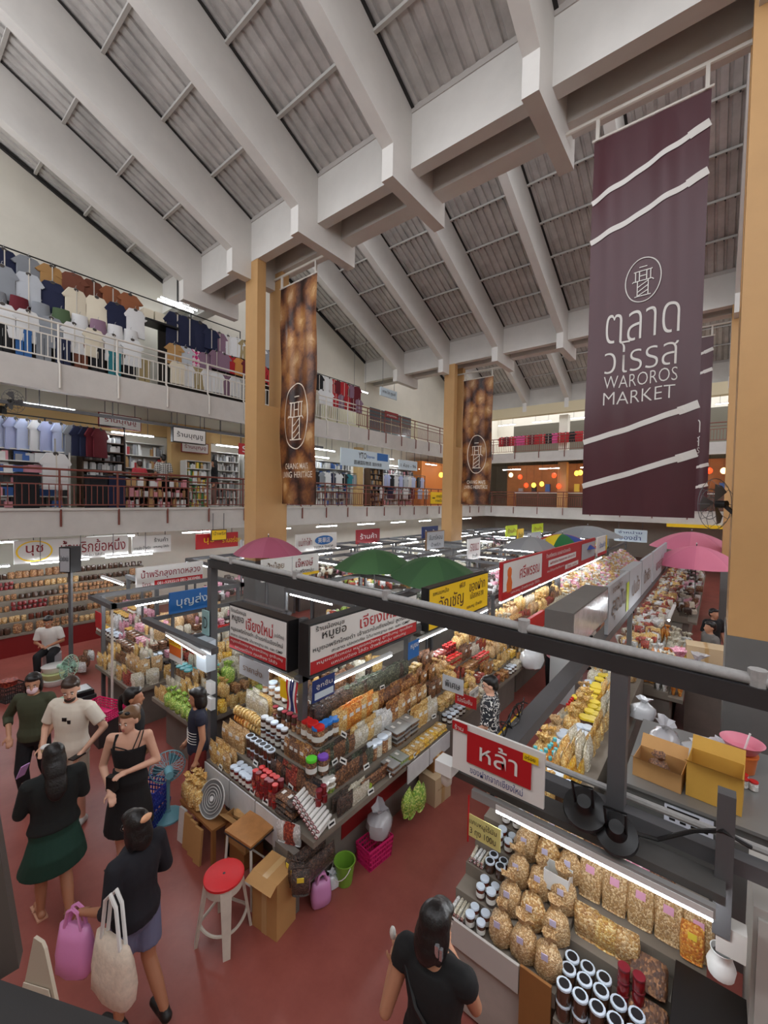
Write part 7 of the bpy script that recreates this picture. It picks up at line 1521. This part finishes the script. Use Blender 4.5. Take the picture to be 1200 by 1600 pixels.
# passage and left aisle
def stand_fan(label, loc, rz, r, h, c, tilt=0):
    t = thing('stand_fan', label, 'fan', loc, rz); m = mat('fan_%d_%d_%d' % c, c, .4); mc = mat('fan_cage_%d' % c[0], (min(c[0]+40, 255), min(c[1]+40, 255), min(c[2]+40, 255)), .4)
    MB().lathe([(.0, 0), (.17, 0), (.17, .02), (.10, .05), (.035, .07), (.03, .10)], 20).build('base', m, t, True); MB().tube([(0, 0, .08), (0, 0, h)], .022, 10).build('pole', m, t, True); MB().tube([(0, .02, h+.02), (0, .16, h+.03)], [.055, .045], 12).build('motor', m, t, True); MB().tube([(0, .03, h+.02), (0, -.06, h+.02)], .018, 8).build('hub', m, t)
    bm = MB()
    for k in range(22):
        a = 2*PI*k/22; c_, s_ = math.cos(a), math.sin(a); bm.tube([(.03*c_, -.11, h+.02+.03*s_), (r*.75*c_, -.115, h+.02+r*.75*s_), (r*c_, -.06, h+.02+r*s_), (r*.7*c_, .0, h+.02+r*.7*s_), (.05*c_, .02, h+.02+.05*s_)], .0028, 4)
    bm.build('cage', mc, t); MB().tube([(r*math.cos(2*PI*j/28), -.06, h+.02+r*math.sin(2*PI*j/28)) for j in range(29)], .007, 6).build('cage_rim', m, t, True)
    for k in range(3):
        a = 2*PI*k/3; q = MB(); q.add([(.03*math.cos(a), -.04, h+.02+.03*math.sin(a))]+[(r*.85*math.cos(a+d), -.06+.04*(d > 0), h+.02+r*.85*math.sin(a+d)) for d in (-.45, -.15, .2, .5)], [(0, 1, 2, 3, 4)]); q.build('blade', mat('fan_blade_%d' % c[0], tuple(int(v*.7) for v in c), .3), t)
    return t
stand_fan('teal stand fan in the passage beside the blue baskets', (-5.22, 2.34, 0), -1.9, .20, .58, (120, 176, 190))
stand_fan('mint green stand fan on the floor in the left aisle', (-9.75, 2.45, 0), 2.2, .23, .62, (170, 214, 190))
basket('upper blue plastic basket stacked by the passage', (-5.38, 2.16, .22), .5, .42, .30, .22, (36, 60, 170))
basket('lower blue plastic basket stacked by the passage', (-5.36, 2.15, 0), .5, .42, .30, .21, (32, 52, 150))
basket('empty bright pink basket in front of the left jar stall', (-7.7, 2.42, .42), .35, .62, .36, .16, (224, 30, 110))
tag(MB().box(-7.95, 2.28, 0, -7.45, 2.56, .41).build('crate', M_DSTEEL), 'dark low crate under the empty pink basket', 'crate')
sc = thing('weighing_scale', 'dark weighing scale left of the jar stall', 'scale', (-8.75, 2.42, .45)); MB().box(-.18, -.14, 0, .18, .14, .07).build('body', M_BLACK, sc); MB().box(-.14, -.11, .075, .14, .11, .09).build('plate', mat('tray_metal2', (190, 192, 196), .3, metal=.8), sc)
tag(MB().box(-8.98, 2.26, 0, -8.52, 2.58, .445).build('crate', M_DSTEEL), 'dark low crate under the weighing scale', 'crate')
basket('dark basket of food standing in the left aisle near the seated vendor', (-10.6, 1.75, 0), .3, .44, .34, .30, (46, 44, 46)); put('tub', (-10.6, 1.75, .25), 0, 'brown food heaped in the dark basket', None, SN['red'], scale=2.4, parts=False)
for i, (x, y, z) in enumerate(((-10.75, 2.5, 0), (-10.75, 2.5, .13), (-10.8, 2.5, .26))): tag(MB().lathe([(.18, 0), (.2, .02), (.22, .12), (.2, .125)], 16).build('plastic_tub', (M_WHITEP, mat('tub_lime', (200, 210, 150), .4), M_CLEAR)[i], None, True, (x, y, z)), '%s food tub in the pile beside the seated vendor' % ('lowest white', 'middle lime', 'topmost clear')[i], 'tub')
for i in range(14): put('packet', (-11.2+.1*(i % 5), 3.0+.1*(i//5), .0+.02*i), i, 'pale packet heaped on the floor behind the seated vendor', 'pale packets heaped behind the seated vendor', SN[rnd.choice(['pale', 'white', 'brown'])], scale=1.3)
# thai flag and small posters of the corner stall
fl = thing('flag', 'small Thai flag hanging below the left sign of the corner stall', 'flag', (-3.74, 2.98, 1.62)); 
for i, c in enumerate(((200, 40, 50), (236, 236, 236), (40, 46, 110), (40, 46, 110), (236, 236, 236), (200, 40, 50))): MB().grid(lambda u, v, i=i: (i*.03+u*.03, .012*math.sin(v*6+i*.4), -.02+.36*v), 2, 8).build('stripe', mat('flag_%d_%d' % (c[0], c[2]), c, .8), fl, 'all')
MB().tube([(-.02, 0, .35), (.2, 0, .35)], .008, 6).build('rod', M_PIPE, fl)
def poster(label, loc, face, w, h, c, lines=(), panels=()):
    return sign(label, loc, face, w, h, c, list(lines), None, .006, name='poster', panels=panels)
poster('blue poster hanging below the right sign, near corner', (-3.58, 3.22, 1.62), 'X', .36, .26, 'navy', [('ลูกชิ้น', .05, .14, .26, .08, 'white')], panels=[(.03, .03, .3, .08, 'pale')])
poster('small blue poster below the far end of the right sign', (-3.50, 5.02, 1.62), 'X', .28, .26, 'blue', [('หมูยอ', .04, .13, .2, .09, 'white')])
poster('yellow notice below the left sign of the corner stall', (-3.95, 3.05, 1.66), 'Y', .16, .2, 'yellow')
poster('pale notice sheet below the left sign of the corner stall', (-4.75, 3.02, 1.72), 'Y', .62, .24, 'grey', [('ราคาส่ง', .1, .08, .4, .09, 'wood')])
poster('white notice card at the start of the second aisle stall', (-3.05, 5.25, 1.25), 'Y', .34, .22, 'grey', [('พิเศษ', .05, .06, .24, .1, 'black')])
poster('orange and white price card at the second aisle stall', (-2.93, 5.42, 1.02), 'Y', .34, .17, 'red', [('โปรโมชั่น', .04, .05, .24, .07, 'white')])
poster('white price card clipped to the second aisle stall', (-2.86, 5.75, .92), 'X', .3, .16, 'white', [('3 ถุง 100', .03, .04, .24, .08, 'black')])
poster('yellow red rice cake poster at the left stalls', (-6.7, 3.02, 1.42), 'Y', .42, .42, 'white', [('รถด่วน', .04, .27, .34, .11, 'red')], panels=[(.02, .1, .38, .14, 'orange'), (.02, .24, .38, .16, 'yellow')])
poster('dark red little poster on the post of the left jar stall', (-9.1, 2.74, 1.5), 'Y', .3, .3, 'red')
poster('small green price board on the inner counter', (-1.0, 8.2, 1.3), 'Y', .26, .18, 'green', [('ปุย', .06, .04, .14, .1, 'yellow')])
rd = tag(MB().box(-3.05, 8.55, 1.2, -2.98, 9.6, 1.55).build('red_cover', LIDS['red']), 'bright red cover lying over the snacks below the red sign', 'cover'); rd.rotation_euler.y = 0
# aisle cabinet and wires
wc2 = thing('cooler_cabinet', 'white cabinet standing in the aisle behind the side beam', 'cabinet', (-2.30, 8.9, 0)); MB().box(-.24, -.3, 0, .24, .3, 1.05).build('body', mat('cooler_white', (206, 212, 212), .4), wc2); MB().box(-.26, -.32, 1.05, .26, .32, 1.09).build('lid', M_WHITEP, wc2)
plastic_bag('large clear plastic bag hanging at the far aisle stall', (-2.75, 8.15, .75), .22, .5, M_FILMW, 7)
ZC = 1.283
carton('open brown carton on the steel counter holding brown bags', (-.37, 4.92, ZC), -.1, .40, .30, .18, M_CARD, 'open'); plastic_bag('brown filled plastic bag inside the open carton on the counter', (-.37, 4.92, ZC+.01), .12, .21, SN['brown'], 5)
carton('yellowish open cardboard box on the steel counter', (.06, 4.92, ZC), -.08, .40, .31, .32, mat('carton_yellow', (206, 158, 66), .75, noise_s=3, noise_a=.06), 'open')
ob = thing('bucket', 'orange bucket topped with a pink bowl beside the near column', 'bucket', (.27, 5.62, ZC)); MB().lathe([(.11, 0), (.13, .17)], 20).build('body', mat('bucket_orange', (206, 110, 50), .4), ob, True); MB().lathe([(.13, .165), (.137, .165), (.137, .18), (.13, .18)], 20).build('rim', mat('bucket_orange', (206, 110, 50), .4), ob, True)
pb = tag(MB().lathe([(.09, 0), (.12, .02), (.175, .11), (.185, .115), (.17, .11), (.115, .03), (.0, .02)], 24, closed=False).build('bowl', mat('bowl_pink', (232, 140, 160), .4), None, True, (.27, 5.62, ZC+.182)), 'pink plastic bowl on the orange bucket', 'bowl')
MB().tube([(.02, 0, .03), (.06, .02, .20)], .01, 6).build('spoon_handle', M_WHITEP, pb)
for i in range(3): put('small_jar', (.28+.07*(i % 2), 5.28+.08*(i//2), ZC), 0, 'white tin with red lid beside the pink bowl', 'tins beside the pink bowl', SN['white'], LIDS['red'], 1.05)
plastic_bag('big clear plastic bag behind the open carton', (-.38, 5.5, ZC), .18, .32, M_FILM, 8); plastic_bag('white plastic bags lying behind the yellowish box', (-.05, 5.55, ZC), .19, .2, M_FILMW, 9, 1.2); plastic_bag('second white plastic bag lying behind the yellowish box', (.1, 5.75, ZC), .15, .17, M_FILMW, 14, 1.2); plastic_bag('white bag on the floor side of the right block', (-.75, 7.0, .9), .16, .3, M_FILMW, 10)
plastic_bag('large bag of pink striped snacks on the inner counter', (-.45, 9.0, .86), .24, .55, SN['pink'], 11); plastic_bag('clear bag leaning at the inner counter end', (-.2, 9.2, .86), .22, .5, M_FILM, 12); carton('pale carton behind the clear bags by the column', (-.1, 10.0, .86), .1, .6, .4, .45, mat('carton_pale', (206, 180, 144), .8), 'closed'); 
tag(MB().box(-.35, 8.9, 0, .2, 10.4, .85).build('packing_table', M_COUNT), 'grey packing table by the near column', 'table')
# black pans hanging on the canopy of the front stall
for i, (x, z, r, lab) in enumerate(((-.60, 1.97, .13, 'black round clip fan on the canopy of the front stall'), (-.42, 1.90, .12, 'second black round clip fan, lower on the canopy'))):
    t = thing('clip_fan', lab, 'fan', (x, 2.86, z+.06)); t.rotation_euler = (R(35), 0, .1)
    MB().lathe([(.0, 0), (r*.8, .0), (r, .025), (r*.96, .05), (r*.5, .07), (.05, .09), (.04, .14)], 22).build('housing', M_BLACK, t, True)
    for q in (.35, .6, .85): MB().tube([(r*q*math.cos(2*PI*j/22), r*q*math.sin(2*PI*j/22), -.006) for j in range(23)], .003, 4).build('ring', M_DSTEEL, t)
    MB().tube([(-.05, 0, .06), (-.06, .02, .30), (.05, .02, .30), (.05, 0, .10)], .009, 6).build('hook', M_BLACK, t, True)
tag(MB().tube([(-.35, 2.9, 2.0), (-.22, 2.98, 1.97), (-.05, 3.0, 2.10), (.08, 2.95, 2.2), (.2, 2.98, 2.15)], .012, 6).build('cable', M_BLACK, None, True), 'black cable running from the clip fans to the right post', 'cable')
for i in range(5):
    pts = [(-1.33+.02*math.sin(j*1.3+i*2), 3.25+.06*j+.08*math.sin(i*3+j), 2.06+.10*math.sin(j*.9+i)*.8+.06) for j in range(9)]
    tag(MB().tube(pts, .006, 5).build('wire', M_BLACK, None, True), 'tangled black wire on the side beam behind the red and white sign', 'wire', 'tangled wires on the side beam')
pw2 = thing('power_unit', 'white lamp holder at the left end of the front canopy', 'lamp holder', (-1.56, 2.78, 1.92)); MB().box(-.07, -.06, 0, .07, .06, .09).build('case', M_WHITEP, pw2); MB().lathe([(.02, -.11), (.04, -.09), (.045, -.03), (.04, 0)], 12).build('bulb', mat('bulb_off', (214, 208, 198), .3), pw2, True)
# dark stair rail close to the camera at the lower left
hr = thing('handrail', 'dark blurred rail crossing the lower left corner', 'railing', (-.79, .156, 3.175), math.atan2(.29, .60))
MB().box(-.33, -.025, -.025, .33, .025, .025).build('rail', mat('rail_dark', (44, 42, 42), .5), hr); MB().box(-.33, -.055, -.075, .33, -.045, -.06).build('rail', M_STEEL, hr)
for x in (-.3, .3): MB().box(x-.01, -.05, -.07, x+.01, -.01, -.02).build('bracket', M_DSTEEL, hr)
lp = tag(MB().bar((-1.035, .135, 3.42), (-.955, .155, 3.16), .05, .03, up=(.3, 1, 0)).build('rail_post', mat('rail_brown', (70, 60, 54), .6)), 'dark brown upright at the lower left picture corner', 'post')
wp = thing('plastic_folder', 'pale plastic folder sticking up behind the dark rail', 'folder', (-1.05, .21, 2.95), math.atan2(.33, .94))
q = MB().prism([(-.05, 0), (.075, 0), (.060, .05), (.030, .14), (.022, .15), (-.002, .152), (-.03, .05)], lambda x, z, d: (x, d, z), -.003, .003); q.build('sheet', mat('folder_pale', (206, 192, 172), .5), wp); MB().prism([(-.045, 0), (.07, 0), (.045, .065), (-.03, .05)], lambda x, z, d: (x, d, z), -.006, -.0045).build('pocket', mat('folder_pocket', (226, 214, 196), .5), wp)
flush_texts()
